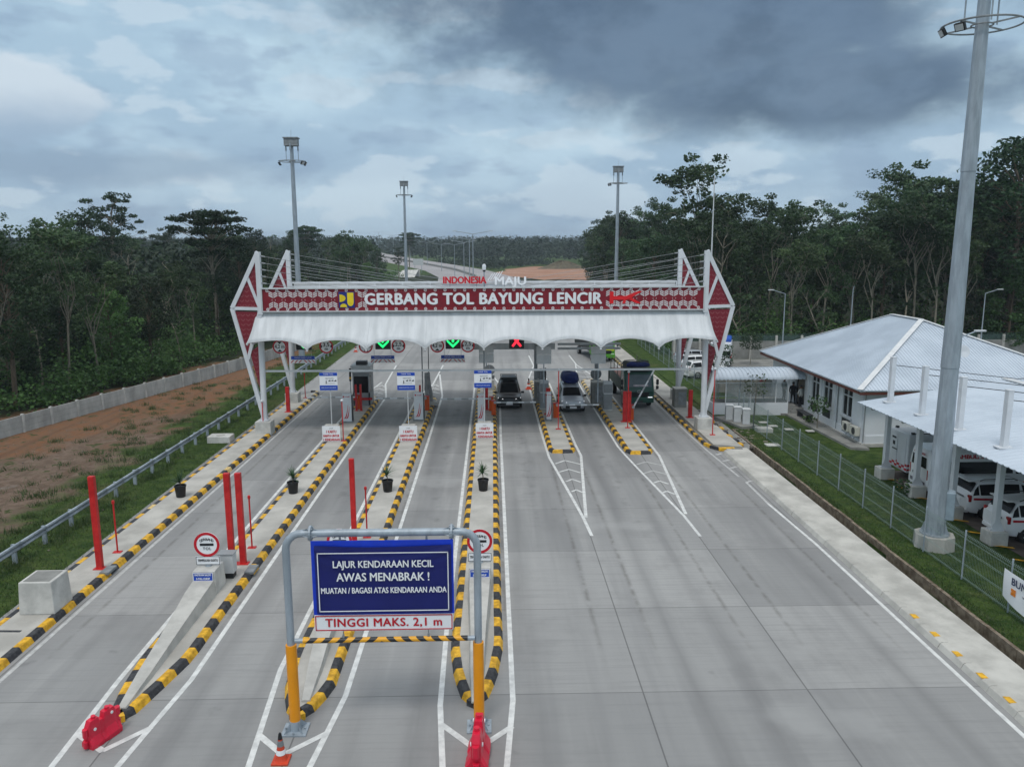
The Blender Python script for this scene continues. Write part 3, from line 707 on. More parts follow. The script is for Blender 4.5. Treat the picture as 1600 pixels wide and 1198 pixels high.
# cross arches under the membrane
for b in range(nb+1):
    i = b*nu; m = MB(); pts = [Vector(r_[i])-Vector((0, 0, .12)) for r_ in rows]; m.tube(pts, .07, 6)
    m.tube([pts[1]-Vector((0, 0, .05)), (pts[0].x, 50.6, 5.9), (pts[0].x, 60.4, 5.9), pts[-2]], .05, 6)
    build('arch_rib', m, WHITE_W, gate, world=True, smooth=True)
# beams: long low height bar, front and back truss
m = MB(); m.bar((-15.0, 50.55, 4.15), (13.9, 50.55, 4.1), .1, .12); build('height_beam', m, GREY_L, gate, world=True)
m = MB()
zt, zb, Yt = 9.32, 8.55, 60.3
m.bar((-15.1, Yt, zt), (14.0, Yt, zt), .12); m.bar((-15.1, Yt, 9.02), (14.0, Yt, 9.02), .1); m.bar((-15.1, Yt, zb), (14.0, Yt, zb), .12)
n = 14
for k in range(n+1):
    x = -15.1+29.1*k/n; m.bar((x, Yt, zb), (x, Yt, zt), .08)
    if k < n:
        x1 = x+29.1/n
        if k % 2: m.bar((x, Yt, zb), (x1, Yt, 9.02), .06)
        else: m.bar((x, Yt, 9.02), (x1, Yt, zb), .06)
build('rear_truss', m, WHITE, gate, world=True)
m = MB(); m.box((GX, 60.62, 8.75), (29.0, .06, 1.1)); build('rear_board', m, WHITE_W, gate, world=True)
m = MB()
for z in (9.25, 8.1):
    m.bar((-14.6, 50.85, z), (13.6, 50.85, z), .12)
for k in range(15):
    x = -14.6+28.2*k/14; m.bar((x, 50.85, 8.1), (x, 50.85, 9.25), .07)
build('front_truss', m, WHITE, gate, world=True)
# stay cables
for Y, hw, xt, ze in ((50.5, 14.13, (2.0, 3.9, 6.2, 8.6, 11.2), 9.35), (60.5, 14.78, (1.5, 3.4, 6.0, 8.8, 12.2), 9.34)):
    for s in (-1, 1):
        for k, xe in enumerate(xt):
            m = MB(); z = 11.45-k*.42; a = Vector((GX+s*(hw-.12), Y, z)); b = Vector((GX+s*(hw-xe-(hw-13)*.0 if False else hw-(14.2-xe)), Y+.3*(1 if Y < 55 else 0), ze))
            m.tube([a, b], .014, 5); m.cyl(a, a+(b-a).normalized()*.3, .045, 8)
            build('stay_cable', m, GREY, gate, world=True, smooth=True)
# central sign board
bx0, bx1, bz0, bz1 = -14.5, 13.47, 8.0, 9.4
m = MB(); m.box(((bx0+bx1)/2, 50.56, (bz0+bz1)/2), (bx1-bx0, .3, bz1-bz0)); board = build('sign_board', m, RED_D, gate, world=True)
def onboard(o): o.parent = gate; return o
m = MB()
for z in (bz0-.02, bz1+.02): m.box(((bx0+bx1)/2, 50.5, z), (bx1-bx0+.16, .36, .07))
for x in (bx0-.04, bx1+.04): m.box((x, 50.5, (bz0+bz1)/2), (.08, .36, bz1-bz0-.04))
build('board_frame', m, GREY_L, gate, world=True)
PANW = M('board_pattern_white', s2l(206, 200, 200), .5, var=.04)
m = MB(); YB = 50.41
P = .622
def slat(x0, x1, z0, z1, th=.078): # slanted stripe
    m.plate([(x0, z0), (x1, z1), (x1, z1+th), (x0, z0+th)], YB-.012, YB+.001)
def motif(cx_, zc_, up, halves=(-1, 1)):
    for s in halves:
        for k in range(3):
            za = zc_-.17+k*.118
            if up: a, b = (za, za+.13)      # V shape: low at the centre
            else: a, b = (za+.13, za)
            x0, x1 = cx_+s*.025, cx_+s*.275
            if s > 0: slat(x0, x1, a, b)
            else: slat(x1, x0, b, a)
    if len(halves) == 2: pass
x = bx0+.42+P*.5
cols_l = [bx0+.36+P*(k+.5) for k in list(range(7))+[9]]
for cxm in cols_l: motif(cxm, 9.0, True); motif(cxm, 8.32, False)

cols_r = [bx1-.36-P*(k+.5) for k in range(9)]
for cxm in cols_r: motif(cxm, 9.0, True); motif(cxm, 8.32, False)
motif(bx1-.36-P*9.5, 9.0, True, (1,)); motif(bx1-.36-P*9.5, 8.32, False, (1,))
for cc in (cols_l, cols_r):
    for cxm in cc:
        for s in (-1, 1):
            m.plate([(cxm+s*.1, 8.70), (cxm+s*.1+.05, 8.64), (cxm+s*.1+.03, 8.70), (cxm+s*.1+.05, 8.76)], YB-.01, YB)
build('board_pattern', m, PANW, gate, world=True)
m = MB()
k = 0; x = bx0+.3
while x < bx1-.1:
    for z in (9.29, 8.11): ring(m, (x, z), .05, .098, YB-.012, YB, 14); disc(m, (x, z), .028, YB-.01, YB, 8)
    x += P
build('board_rings', m, PANW, gate, world=True)
m = MB(); x = bx0+.3
while x < bx1-.1:
    if -8.6 < x < 7.3:
        for q in (.22, .36):
            for z in (9.26, 8.13): m.box((x+q, YB-.006, z), (.08, .01, .028))
    x += P
build('board_dashes', m, M('dash_red', s2l(196, 60, 60), .5), gate, world=True)
text('lettering', 'GERBANG TOL BAYUNG LENCIR', SIGNW, gate, (-.58, YB-.02, 8.70), 1.0, w=15.0, off=.045, ext=.02, world=True, space=1.06)
# ministry emblem: blue and yellow
em = MB(); ex = -9.22
em.box((ex, YB-.02, 8.70), (1.0, .02, 1.0)); em_o = build('emblem', em, M('emblem_blue', s2l(24, 40, 120), .5), gate, world=True)
e2 = MB(); e2.plate([(ex+.24+.2*math.cos(math.radians(a)), 8.56+.26*math.sin(math.radians(a))) for a in range(180, 361, 20)]+[(ex+.44, 9.15), (ex+.04, 9.15)], YB-.045, YB-.03)
e2.plate([(ex-.44, 9.12)]+[(ex-.44+.38*math.cos(math.radians(a)), 8.80+.24*math.sin(math.radians(a))) for a in range(90, -91, -15)][::-1], YB-.045, YB-.03)
e2.plate([(ex-.2+.22*math.cos(math.radians(a)), 8.24+.22*math.sin(math.radians(a))) for a in range(0, 181, 15)], YB-.045, YB-.03)
eo = build('emblem_shapes', e2, M('emblem_yellow', s2l(226, 200, 30), .5), gate, world=True)
# red monogram of the operator with its small caption
RB = M('logo_red', s2l(214, 22, 30), .45, var=.02)
e3 = MB(); lx = 7.35+1.05
def pl(P_): 
    ar = sum(P_[i][0]*P_[(i+1) % len(P_)][1]-P_[(i+1) % len(P_)][0]*P_[i][1] for i in range(len(P_)))
    e3.plate(P_ if ar > 0 else P_[::-1], YB-.045, YB-.02)
pl([(lx-.95, 9.14), (lx-.7, 9.14), (lx-.7, 8.38), (lx-.95, 8.38)]); pl([(lx-.7, 8.86), (lx+.1, 8.86), (lx+.25, 8.62), (lx-.7, 8.62)])
pl([(lx+.1, 8.86), (lx+.85, 9.16), (lx+1.15, 9.16), (lx+.45, 8.76), (lx+.25, 8.62)]); pl([(lx+.2, 8.66), (lx+.45, 8.76), (lx+1.1, 8.38), (lx+.8, 8.38)]); pl([(lx-.05, 8.62), (lx+.1, 8.62), (lx+.05, 8.38), (lx-.15, 8.38)])
build('logo', e3, RB, gate, world=True)
text('caption', 'Inovasi Untuk Solusi', SIGNW, gate, (lx+.1, YB-.03, 8.27), .16, w=2.1, off=.004, world=True)
# panels seen under the membrane at the back (white, unlit)
m = MB()
m.box((1.4, 61.9, 4.2), (7.0, .08, .5)); m.box((7.6, 61.9, 4.35), (5.0, .08, .18)); m.box((7.6, 61.9, 4.0), (5.0, .08, .18)); build('rear_fascia', m, WHITE_W, gate, world=True)
# inner square columns on the islands
for x, y in ((3.3, 60.4), (8.0, 60.4)):
    m = MB(); m.box((x, y, 3.1), (.26, .26, 5.9)); m.box((x, y, .2), (.5, .5, .1)); build('inner_column', m, GREY, gate, world=True)
m = MB(); m.tube([(-5.2, 57.5, .15), (-5.2, 57.5, 6.0)], .045, 8); m.tube([(-.58, 51.2, .15), (-.58, 51.2, 5.9)], .06, 8); build('thin_post', m, GREY, gate, world=True)

# raised words behind the roof edge
t = thing('slogan_sign', 'red and white slogan letters on the back edge of the gate roof', 'sign', (-.6, 59.9, 9.0))
m = MB()
for x in (-3.2, -1.2, .9, 2.1): m.bar((x, 60.0, 8.9), (x, 60.0, 9.5), .05)
m.bar((-3.8, 60.0, 9.12), (2.5, 60.0, 9.12), .05)
build('support', m, STEEL, t, world=True)
text('red_word', 'INDONESIA', RED_S, t, (-2.1, 59.92, 9.45), .72, w=3.2, off=.04, ext=.03, world=True)
text('white_word', 'MAJU', SIGNW, t, (1.35, 59.92, 9.38), .84, w=2.3, off=.03, ext=.03, world=True)
m = MB()
for k in range(5): m.bar((-.35+k*.2, 59.92, 9.45+.04*k), (.0+k*.19, 59.92, 9.95+.05*k), .07, .05)
build('slanted_strokes', m, SIGNW, t, world=True)
t = thing('camera_mast', 'small white camera on a short mast above the middle of the gate roof', 'camera', (-.62, 60.2, 8.9))
m = MB(); m.tube([(-.62, 60.2, 8.9), (-.62, 60.2, 10.25)], .05, 8); build('mast', m, STEEL, t, world=True)
m = MB(); m.lathe([(.0, 0), (.13, 0), (.15, .12), (.15, .3), (.1, .42), (0, .45)], (-.62, 60.2, 10.22), 12); build('housing', m, WHITE, t, world=True, smooth=True)
m = MB(); m.lathe([(0, -.14), (.08, -.11), (.12, -.02), (.12, .02), (0, .02)], (-.62, 60.2, 10.2), 12); build('lens', m, BLACK, t, world=True, smooth=True)

# ---- overhead signs
def round_sign(x, txt, where):
    t = thing('height_limit_sign', where, 'road sign', (x, 50.9, 5.68), group='round height limit signs hung under the canopy')
    m = MB(); disc(m, (0, 0), .45, 0, .02, 32); ring(m, (0, 0), .36, .45, -.008, -.001, 32, 1); build('sign_face', m, [SIGNW, RED_S], t)
    if '\n' in txt:
        a, b = txt.split('\n'); text('lettering', a, TXT_D, t, (0, -.006, .10), .36, off=.008, ext=.002); text('lettering', b, TXT_D, t, (0, -.006, -.16), .3, off=.008, ext=.002)
    else: text('lettering', txt, TXT_D, t, (0, -.006, 0), .34, w=.62, off=.008, ext=.002)
    m = MB()
    if '\n' in txt:
        for s in (-1, 1): m = MB(); m.plate([(s*.36, .14), (s*.24, 0), (s*.36, -.14)][::-s], -.006, -.001); build('symbol', m, TXT_D, t)
    else:
        for s in (-1, 1): m = MB(); m.plate([(-.15, s*.33), (.15, s*.33), (0, s*.17)][::s], -.006, -.001); build('symbol', m, TXT_D, t)
    m = MB(); m.tube([(-.2, .03, .2), (-.2, .03, 1.1)], .02, 6); m.tube([(.2, .03, .2), (.2, .03, 1.1)], .02, 6); build('hanger', m, STEEL, t)
for x, s, lb in ((-13.72, '4,2 m', 'round sign reading 4,2 m, leftmost of all under the canopy, beside the left column'), (-10.74, '3,5\nm', 'round sign reading 3,5 m above the left lane'),
                 (-8.2, '4,2 m', 'round sign reading 4,2 m left of the second green arrow from the left'), (-6.1, '2,5\nm', 'round sign reading 2,5 m right of the second green arrow from the left'),
                 (-3.6, '4,2 m', 'round sign reading 4,2 m left of the third green arrow from the left'), (-1.62, '2,5\nm', 'round sign reading 2,5 m nearest the middle of the gate')):
    round_sign(x, s, lb)
def led(x, kind, lb):
    t = thing('lane_signal', lb, 'lane signal', (x, 51.3, 5.9), group='lane signals hung under the canopy')
    m = MB(); m.box((0, .1, 0), (.98, .22, .98), ch=.02); build('housing', m, BLACK, t)
    m = MB()
    if kind == 'X':
        m.plate([(-.33, .28), (-.22, .36), (0, .1), (.22, .36), (.33, .28), (.1, 0), (.33, -.3), (.22, -.38), (0, -.12), (-.22, -.38), (-.33, -.3), (-.1, 0)][::-1], -.03, -.015)
        build('red_cross', m, LRED, t)
    else:
        m.plate([(-.4, 0), (-.4, .14), (0, -.22), (.4, .14), (.4, 0), (0, -.4)][::-1], -.03, -.015); m.plate([(-.08, .4), (.08, .4), (.08, .0), (0, -.08), (-.08, .0)][::-1], -.03, -.015)
        build('green_arrow', m, LGRN, t)
    m = MB(); m.tube([(-.3, .1, .45), (-.3, .1, 1.3)], .025, 6); m.tube([(.3, .1, .45), (.3, .1, 1.3)], .025, 6); build('hanger', m, STEEL, t)
led(-12.28, 'A', 'green arrow signal over the leftmost lane'); led(-7.16, 'A', 'green arrow signal over the second lane from the left')
led(-2.6, 'A', 'green arrow signal over the third lane from the left'); led(1.55, 'X', 'red cross signal over the lane of the black car')
def chevron_board(x, lb):
    t = thing('headroom_board', lb, 'sign', (x, 56, 4.1), group='headroom boards hanging in the open lanes')
    m = MB(); m.box((0, 0, .13), (1.66, .03, .24)); build('blue_plate', m, BLUE, t)
    text('lettering', 'TINGGI MAKS. 2,10 M', SIGNW, t, (0, -.02, .13), .14, w=1.2, ext=.002)
    m = MB(); m.box((0, 0, -.13), (1.72, .03, .26)); pl_ = build('chevron_plate', m, SIGNW, t)
    m = MB()
    for s in (-1, 1):
        for k in range(3): x0 = s*(.05+k*.28); m.plate([(x0, -.03), (x0+s*.08, -.03), (x0+s*.28, -.23), (x0+s*.20, -.23)][::s], -.022, -.016)
    o = build('chevrons', m, RED_S, t)
    m = MB()
    for s in (-1, 1): m.tube([(s*.6, 0, .2), (s*.6, 0, 4.1)], .015, 5)
    build('hanger', m, STEEL, t)
chevron_board(-13.5, 'blue headroom board with red chevrons hanging over the leftmost lane'); chevron_board(-7.85, 'blue headroom board with red chevrons hanging right of the toll booth'); chevron_board(-2.87, 'blue headroom board with red chevrons hanging over the third lane from the left')
def back_panel(x, z, y=52.6, lb=''):
    t = thing('back_of_sign', lb, 'sign', (x, y, z), group='backs of signs facing the other way')
    m = MB(); m.box((0, 0, .0), (1.0, .05, .52)); m.box((0, 0, -.6), (1.0, .05, .62)); build('panel', m, GREY_L, t)
    m = MB(); m.tube([(0, .05, -1.2 if x < 0 else -3.6), (0, .05, 1.3)], .04, 8); m.bar((-.45, .04, .1), (.45, .04, .1), .04); m.bar((-.45, .04, -.55), (.45, .04, -.55), .04); build('bracket', m, STEEL, t)
back_panel(-.45, 5.2, lb='grey back of a two-panel sign hanging over the centre island'); back_panel(3.42, 5.1, lb='grey back of a two-panel sign between the black car and the silver car'); back_panel(7.1, 5.1, lb='grey back of a two-panel sign in front of the lime green truck')

# ================================================================== LANE EQUIPMENT
def stanchion(x, y, h, lb, ball=False, z=.17):
    t = thing('red_stanchion', lb, 'post', (x, y, z), group='slim red posts on the islands')
    m = MB(); m.box((0, 0, .015), (.32, .22, .03)); build('base_plate', m, RED, t)
    m = MB(); m.tube([(0, 0, .02), (0, 0, h)], .032, 8); build('pole', m, RED, t)
    m = MB()
    if ball: m.lathe([(0, -.09), (.07, -.06), (.1, 0), (.07, .06), (0, .09)], (0, 0, h+.05), 12)
    else: m.lathe([(0, -.08), (.05, -.05), (.06, 0), (.05, .08), (0, .1)], (0, 0, h), 10)
    build('sensor_head', m, WHITE if ball else RED, t, smooth=True)
for a in ((-14.93, 30.1, 2.05, 'slim red post right of the tall red post nearest the guardrail'), (-9.73, 30.4, 2.1, 'slim red post right of the pair of tall red posts'), (-5.28, 31.4, 2.1, 'slim red post behind the blue banner, beside a single tall red post'),
          (-14.85, 50.19, 2.05, 'slim red post with a white ball in front of the left canopy plinth', True), (-9.3, 47.9, 2.5, 'slim red post with a white ball beside the leftmost card placard', True),
          (4.25, 50.55, 3.9, 'tall slim red post with a white ball left of the silver car', True), (8.85, 50.74, 3.7, 'tall slim red post with a white ball in front of the dark green truck', True),
          (13.9, 48.6, 4.2, 'tall slim red post with a white ball in front of the right canopy plinth', True), (-14.9, 62.0, 1.9, 'slim red post behind the rear left canopy plinth')):
    stanchion(*a)
def tall_post(x, y, h, w, lb, z=.17):
    t = thing('red_post', lb, 'post', (x, y, z), group='square red posts on the islands')
    m = MB(); m.box((0, 0, h/2), (w, w*.8, h), ch=.008); build('shaft', m, RED, t)
    m = MB(); m.box((0, 0, .015), (w*1.9, w*1.4, .03)); build('base_plate', m, RED, t)
tall_post(-14.84, 28.5, 3.6, .22, 'tall square red post standing alone beside the guardrail'); tall_post(-10.0, 28.8, 3.58, .22, 'left one of the pair of tall square red posts'); tall_post(-9.58, 28.8, 3.58, .22, 'right one of the pair of tall square red posts')
tall_post(-5.66, 30.6, 3.6, .2, 'tall square red post rising behind the pipe portal')
tall_post(-14.9, 56.7, 1.85, .26, 'short square red post between the two left canopy plinths'); tall_post(13.72, 53.7, 1.95, .26, 'short square red post between the two right canopy plinths')
tall_post(-10.0, 56.9, 1.95, .14, 'left red post in front of the grey toll booth'); tall_post(-9.66, 56.9, 1.95, .14, 'right red post in front of the grey toll booth')
tall_post(-5.28, 56.2, 2.0, .14, 'thin square red post beside the grey covered machine'); tall_post(3.9, 55.2, 1.9, .3, 'square red post beside the silver car'); tall_post(-.55, 57.0, 1.9, .34, 'square red post behind the centre info sign')
for k, x in enumerate((8.95, 9.24)): tall_post(x, 52.6, 2.1, .26, ('left', 'right')[k]+' half of the stout red twin posts beside the dark green truck')
def machine(x, y, side, ang, L, lb, armlb=None):
    t = thing('barrier_machine', lb, 'barrier gate', (x, y, .17), group='lane barriers with white arms')
    m = MB(); m.box((0, 0, .5), (.32, .38, 1.0), ch=.02); build('housing', m, ORANGE, t)
    m = MB(); m.box((0, 0, 1.02), (.34, .4, .05), ch=.01); build('lid', m, RED, t)
    m = MB(); a = math.radians(ang); d = Vector((side*math.cos(a), 0, math.sin(a)))
    p0 = Vector((side*.1, -.25, .93)); seg = 7
    for k in range(seg): m.bar(p0+d*L*k/seg, p0+d*L*(k+1)/seg, .07, .09, mi=0 if k % 2 == 0 else 1)
    m.cyl((side*.1, -.3, .93), (side*.1, -.18, .93), .1, 12, mi=1)
    build('arm', m, [SIGNW, M('arm_band', s2l(170, 172, 172), .5)], t)
machine(-9.95, 57.6, -1, 0, 3.6, 'orange barrier machine left of the toll booth with its arm across the leftmost lane')
machine(-4.85, 57.0, -1, 0, 3.6, 'orange barrier machine with a lowered arm beside the grey covered machine')
machine(-.15, 56.6, -1, 0, 3.6, 'orange barrier machine on the centre island with its arm to the left')
machine(.02, 55.2, 1, 0, 2.9, 'orange barrier machine with its lowered arm in front of the black car')
machine(4.35, 54.1, 1, 0, 2.9, 'orange barrier machine with its lowered arm in front of the silver car')
machine(9.5, 53.2, 1, 62, 2.9, 'orange barrier machine with its arm raised before the dark green truck')
def reader(x, y, lb, w=.62, rz=0):
    t = thing('card_reader', lb, 'card reader', (x, y, .17), rz, group='white card readers with red swooshes')
    m = MB(); m.add([(-w/2, -.22, .1), (w/2, -.22, .1), (w/2, .3, .1), (-w/2, .3, .1), (-w/2, -.1, 1.95), (w/2, -.1, 1.95), (w/2, .2, 1.95), (-w/2, .2, 1.95)],
                    [(0, 1, 5, 4), (1, 2, 6, 5), (2, 3, 7, 6), (3, 0, 4, 7), (4, 5, 6, 7), (3, 2, 1, 0)]); build('cabinet', m, WHITE, t)
    m = MB(); m.box((0, .03, .05), (w+.12, .66, .1), ch=.01); build('base', m, STEEL_D, t)
    m = MB(); m.box((w/2+.035, .05, 1.0), (.06, .36, 1.75), ch=.01); build('side_cover', m, DARK, t)
    m = MB()
    for k, (x0, sc_) in enumerate(((-.26, 1.0), (-.12, .86))):
        P0 = []; 
        for i in range(9):
            u = i/8; xx = x0+.34*u**.6*sc_; zz = .28+.95*u**1.5*sc_; P0.append((xx, zz, .045*(1-u)+.006))
        for i in range(8):
            a, b = P0[i], P0[i+1]; yy = lambda z: -.22+.12*(z-.1)/1.85-.006
            m.face([(a[0], yy(a[1]), a[1]), (a[0]+a[2]*2, yy(a[1]), a[1]), (b[0]+b[2]*2, yy(b[1]), b[1]), (b[0], yy(b[1]), b[1])])
    build('swoosh', m, RED_S, t)
    text('lettering', 'e-toll', RED_S, t, (.06, -.118, 1.78), .13, ext=.002, off=.003)
    m = MB(); m.box((-.2, -.122, 1.78), (.1, .01, .1)); build('logo_mark', m, RED_S, t)
reader(-9.98, 53.2, 'white card reader with red swoosh before the grey toll booth'); reader(-5.14, 53.6, 'white card reader with red swoosh before the grey covered machine')
reader(-.86, 52.9, 'white card reader partly behind the pole of the centre info sign', .42); reader(3.82, 53.3, 'slim white card reader left of the silver car', .32)
def placard(x, y, lb, lb2, lb3):
    t = thing('card_placard', lb, 'placard', (x, y, .17), group='one-card placards on concrete blocks')
    m = MB(); m.box((0, .32, .5), (.92, .5, 1.0), ch=.03, taper=.93); build('block', m, CONC, t)
    m = MB(); m.box((0, 0, .5), (1.1, .03, .96)); build('banner', m, SIGNW, t)
    text('lettering', '1 KARTU', RED_S, t, (0, -.02, .62), .24, w=.6, off=.008, ext=.002); text('lettering', 'HANYA UNTUK', RED_S, t, (0, -.02, .36), .22, w=.98, off=.008, ext=.002)
    text('lettering', '1 KENDARAAN', RED_S, t, (0, -.02, .12), .22, w=1.0, off=.008, ext=.002); text('small_lettering', 'e-toll', TXT_D, t, (0, -.02, .84), .1, ext=.002)
    t2 = thing('info_sign', lb2, 'sign', (x+.0, y+.3, .17), group='blue and white tariff signs on poles')
    m = MB(); m.tube([(0, 0, 1.0), (0, 0, 4.2)], .03, 8); build('pole', m, GREY_L, t2)
    m = MB(); m.box((-.08, -.05, 3.72), (1.08, .03, 1.1)); build('board', m, SIGNW, t2)
    m = MB(); m.box((-.08, -.07, 4.17), (1.08, .012, .2)); build('blue_band', m, BLUE, t2); m = MB(); m.box((-.08, -.07, 3.33), (1.08, .012, .30)); build('blue_band', m, BLUE, t2)
    text('lettering', 'TARIF TOL', SIGNW, t2, (-.08, -.08, 4.17), .13, ext=.002)
    text('lettering', 'GERBANG BAYUNG LENCIR', SIGNW, t2, (-.08, -.08, 3.33), .08, w=.9, ext=.002)
    m = MB()
    for k in range(3): m.box((-.02+k*.18, -.07, 3.75+.02*(k % 2)), (.13, .008, .05)); m.box((0+k*.18, -.07, 3.79), (.07, .008, .04))
    m.box((-.02, -.07, 3.93), (.5, .008, .015)); m.box((.0, -.07, 3.60), (.6, .008, .012)); m.box((-.22, -.07, 3.68), (.05, .008, .2)); build('car_symbols', m, TXT_D, t2)
    text('fine_print', 'GOL I  II  III  IV  V', TXT_D, t2, (0, -.068, 3.87), .055, w=.5, ext=.002)
placard(-10.0, 47.75, 'one-card placard leftmost of three, on the island with the toll booth', 'blue and white tariff sign leftmost of three', '')
placard(-5.25, 47.6, 'one-card placard middle of three, on the island with the covered machine', 'blue and white tariff sign middle of three', '')
placard(-.56, 48.2, 'one-card placard rightmost of three, on the centre island', 'blue and white tariff sign rightmost of three, on the centre island', '')
t = thing('toll_booth', 'grey toll booth with a dark window and red bumper rail', 'toll booth', (-9.9, 59.6, .17))
m = MB()
for x in (-.58, .58): m.box((x, -.9, 1.55), (.1, .1, 3.0))
m.box((0, 0, .5), (1.26, 1.9, 1.0)); m.box((0, .02, 2.6), (1.26, 1.86, .7)); m.box((0, .9, 1.6), (1.26, .1, 1.3)); m.box((.6, .35, 1.6), (.06, 1.1, 1.3)); m.box((-.6, .35, 1.6), (.06, 1.1, 1.3)); build('wall', m, GREY, t)
m = MB(); m.box((0, -.9, 1.62), (1.08, .04, 1.25)); m.box((.6, -.55, 1.6), (.03, .7, 1.2)); build('window', m, GLASS, t)
m = MB(); m.box((0, 0, 3.0), (1.5, 2.1, .12), ch=.02); m.box((0, -.1, 2.75), (1.36, 2.0, .4), ch=.02); build('roof', m, GREY_L, t)
m = MB(); m.box((.0, -.3, 3.2), (.8, .6, .28), ch=.02); build('air_conditioner', m, DARK, t)
m = MB(); m.box((.1, -1.0, .55), (1.4, .06, .18)); build('bumper_rail', m, RED, t)
t = thing('covered_machine', 'toll machine wrapped in a grey tarpaulin on the second island', 'machine', (-4.85, 59.0, .17))
m = MB()
rings = []
for k in range(9):
    z = 2.45*k/8; row = []
    for j in range(18):
        a = 2*math.pi*j/18; r_ = (.25+.05*math.sin(5*a+k*.7)+.02*math.sin(9*a-k))*(1.15-.5*(k/8)**1.5); row.append((r_*math.cos(a)-.12*(k/8), r_*math.sin(a)*1.1, z))
    rings.append(row)
for k in range(8):
    for j in range(18): m.face([rings[k][j], rings[k][(j+1) % 18], rings[k+1][(j+1) % 18], rings[k+1][j]])
m.face(rings[-1]); build('tarpaulin', m, M('grey_tarp', s2l(150, 150, 150), .8, var=.25), t, smooth=True)
m = MB(); m.tube([(0, 0, 2.3), (0, 0, 6.0)], .03, 6); build('pole', m, DARK, t)
m = MB(); m.box((.2, .1, .12), (.8, .8, .24)); build('base', m, CONC, t)
def kiosk(x, y, lb, red=False):
    t = thing('payment_kiosk', lb, 'kiosk', (x, y, .17), group='grey payment kiosks on the right islands')
    m = MB(); m.box((0, 0, .95), (.62, .6, 1.9), ch=.02); build('cabinet', m, GREY, t)
    m = MB(); m.add([(-.32, -.32, 1.2), (.32, -.32, 1.2), (.32, -.12, 2.1), (-.32, -.12, 2.1), (.32, .3, 2.1), (-.32, .3, 2.1), (.32, .3, 1.2), (-.32, .3, 1.2)], [(0, 1, 2, 3), (3, 2, 4, 5), (1, 6, 4, 2), (7, 0, 3, 5), (6, 7, 5, 4)]); build('hood', m, GREY_L, t)
    m = MB(); m.add([(-.2, -.30, 1.45), (.2, -.30, 1.45), (.2, -.232, 1.75), (-.2, -.232, 1.75)], [(0, 1, 2, 3)]); build('screen', m, M('kiosk_screen', s2l(120, 150, 170), .2), t)
    m = MB(); m.tube([(.1, .15, 2.1), (.1, .15, 3.0)], .055, 8); build('signal_lamp', m, BLACK, t)
    m = MB(); m.box((0, -.1, .04), (.7, .8, .08)); build('base', m, CONC_W, t)
kiosk(3.75, 57.2, 'grey payment kiosk left of the silver car'); kiosk(8.35, 56.6, 'grey payment kiosk left of the dark green truck')
def greybox(x, y, h, lb, w=.9, d=.9):
    t = thing('concrete_housing', lb, 'housing', (x, y, .17), group='grey concrete housings on the right islands')
    m = MB(); m.box((0, 0, h/2), (w, d, h), ch=.03); build('body', m, CONC_D, t)
    m = MB(); m.box((0, 0, h+.04), (w+.06, d+.06, .08), ch=.02); build('cap', m, CONC, t)
    m = MB(); m.box((w*.1, -d/2-.01, h*.5), (w*.6, .03, h*.7)); build('door', m, STEEL_D, t)
greybox(3.45, 59.5, 1.6, 'grey concrete housing behind the kiosk left of the silver car', .6, .7); greybox(7.85, 58.6, 1.7, 'grey concrete housing left of the dark green truck', .9, .8)
greybox(12.98+.9, 57.6, 1.35, 'pale concrete block right of the dark green truck mirrors', .9, .9)
t = thing('black_camera_pole', 'short black and yellow camera pole beside the leftmost card reader', 'camera', (-9.95, 54.6, .17))
m = MB(); m.tube([(0, 0, 0), (0, 0, 2.7)], .03, 8); build('pole', m, GREY, t)
m = MB(); m.tube([(0, 0, 2.6), (0, 0, 3.5)], .075, 8); build('camera_tube', m, BLACK, t)
m = MB(); m.tube([(0, 0, 2.75), (0, 0, 2.9)], .082, 8); build('yellow_band', m, YEL, t)

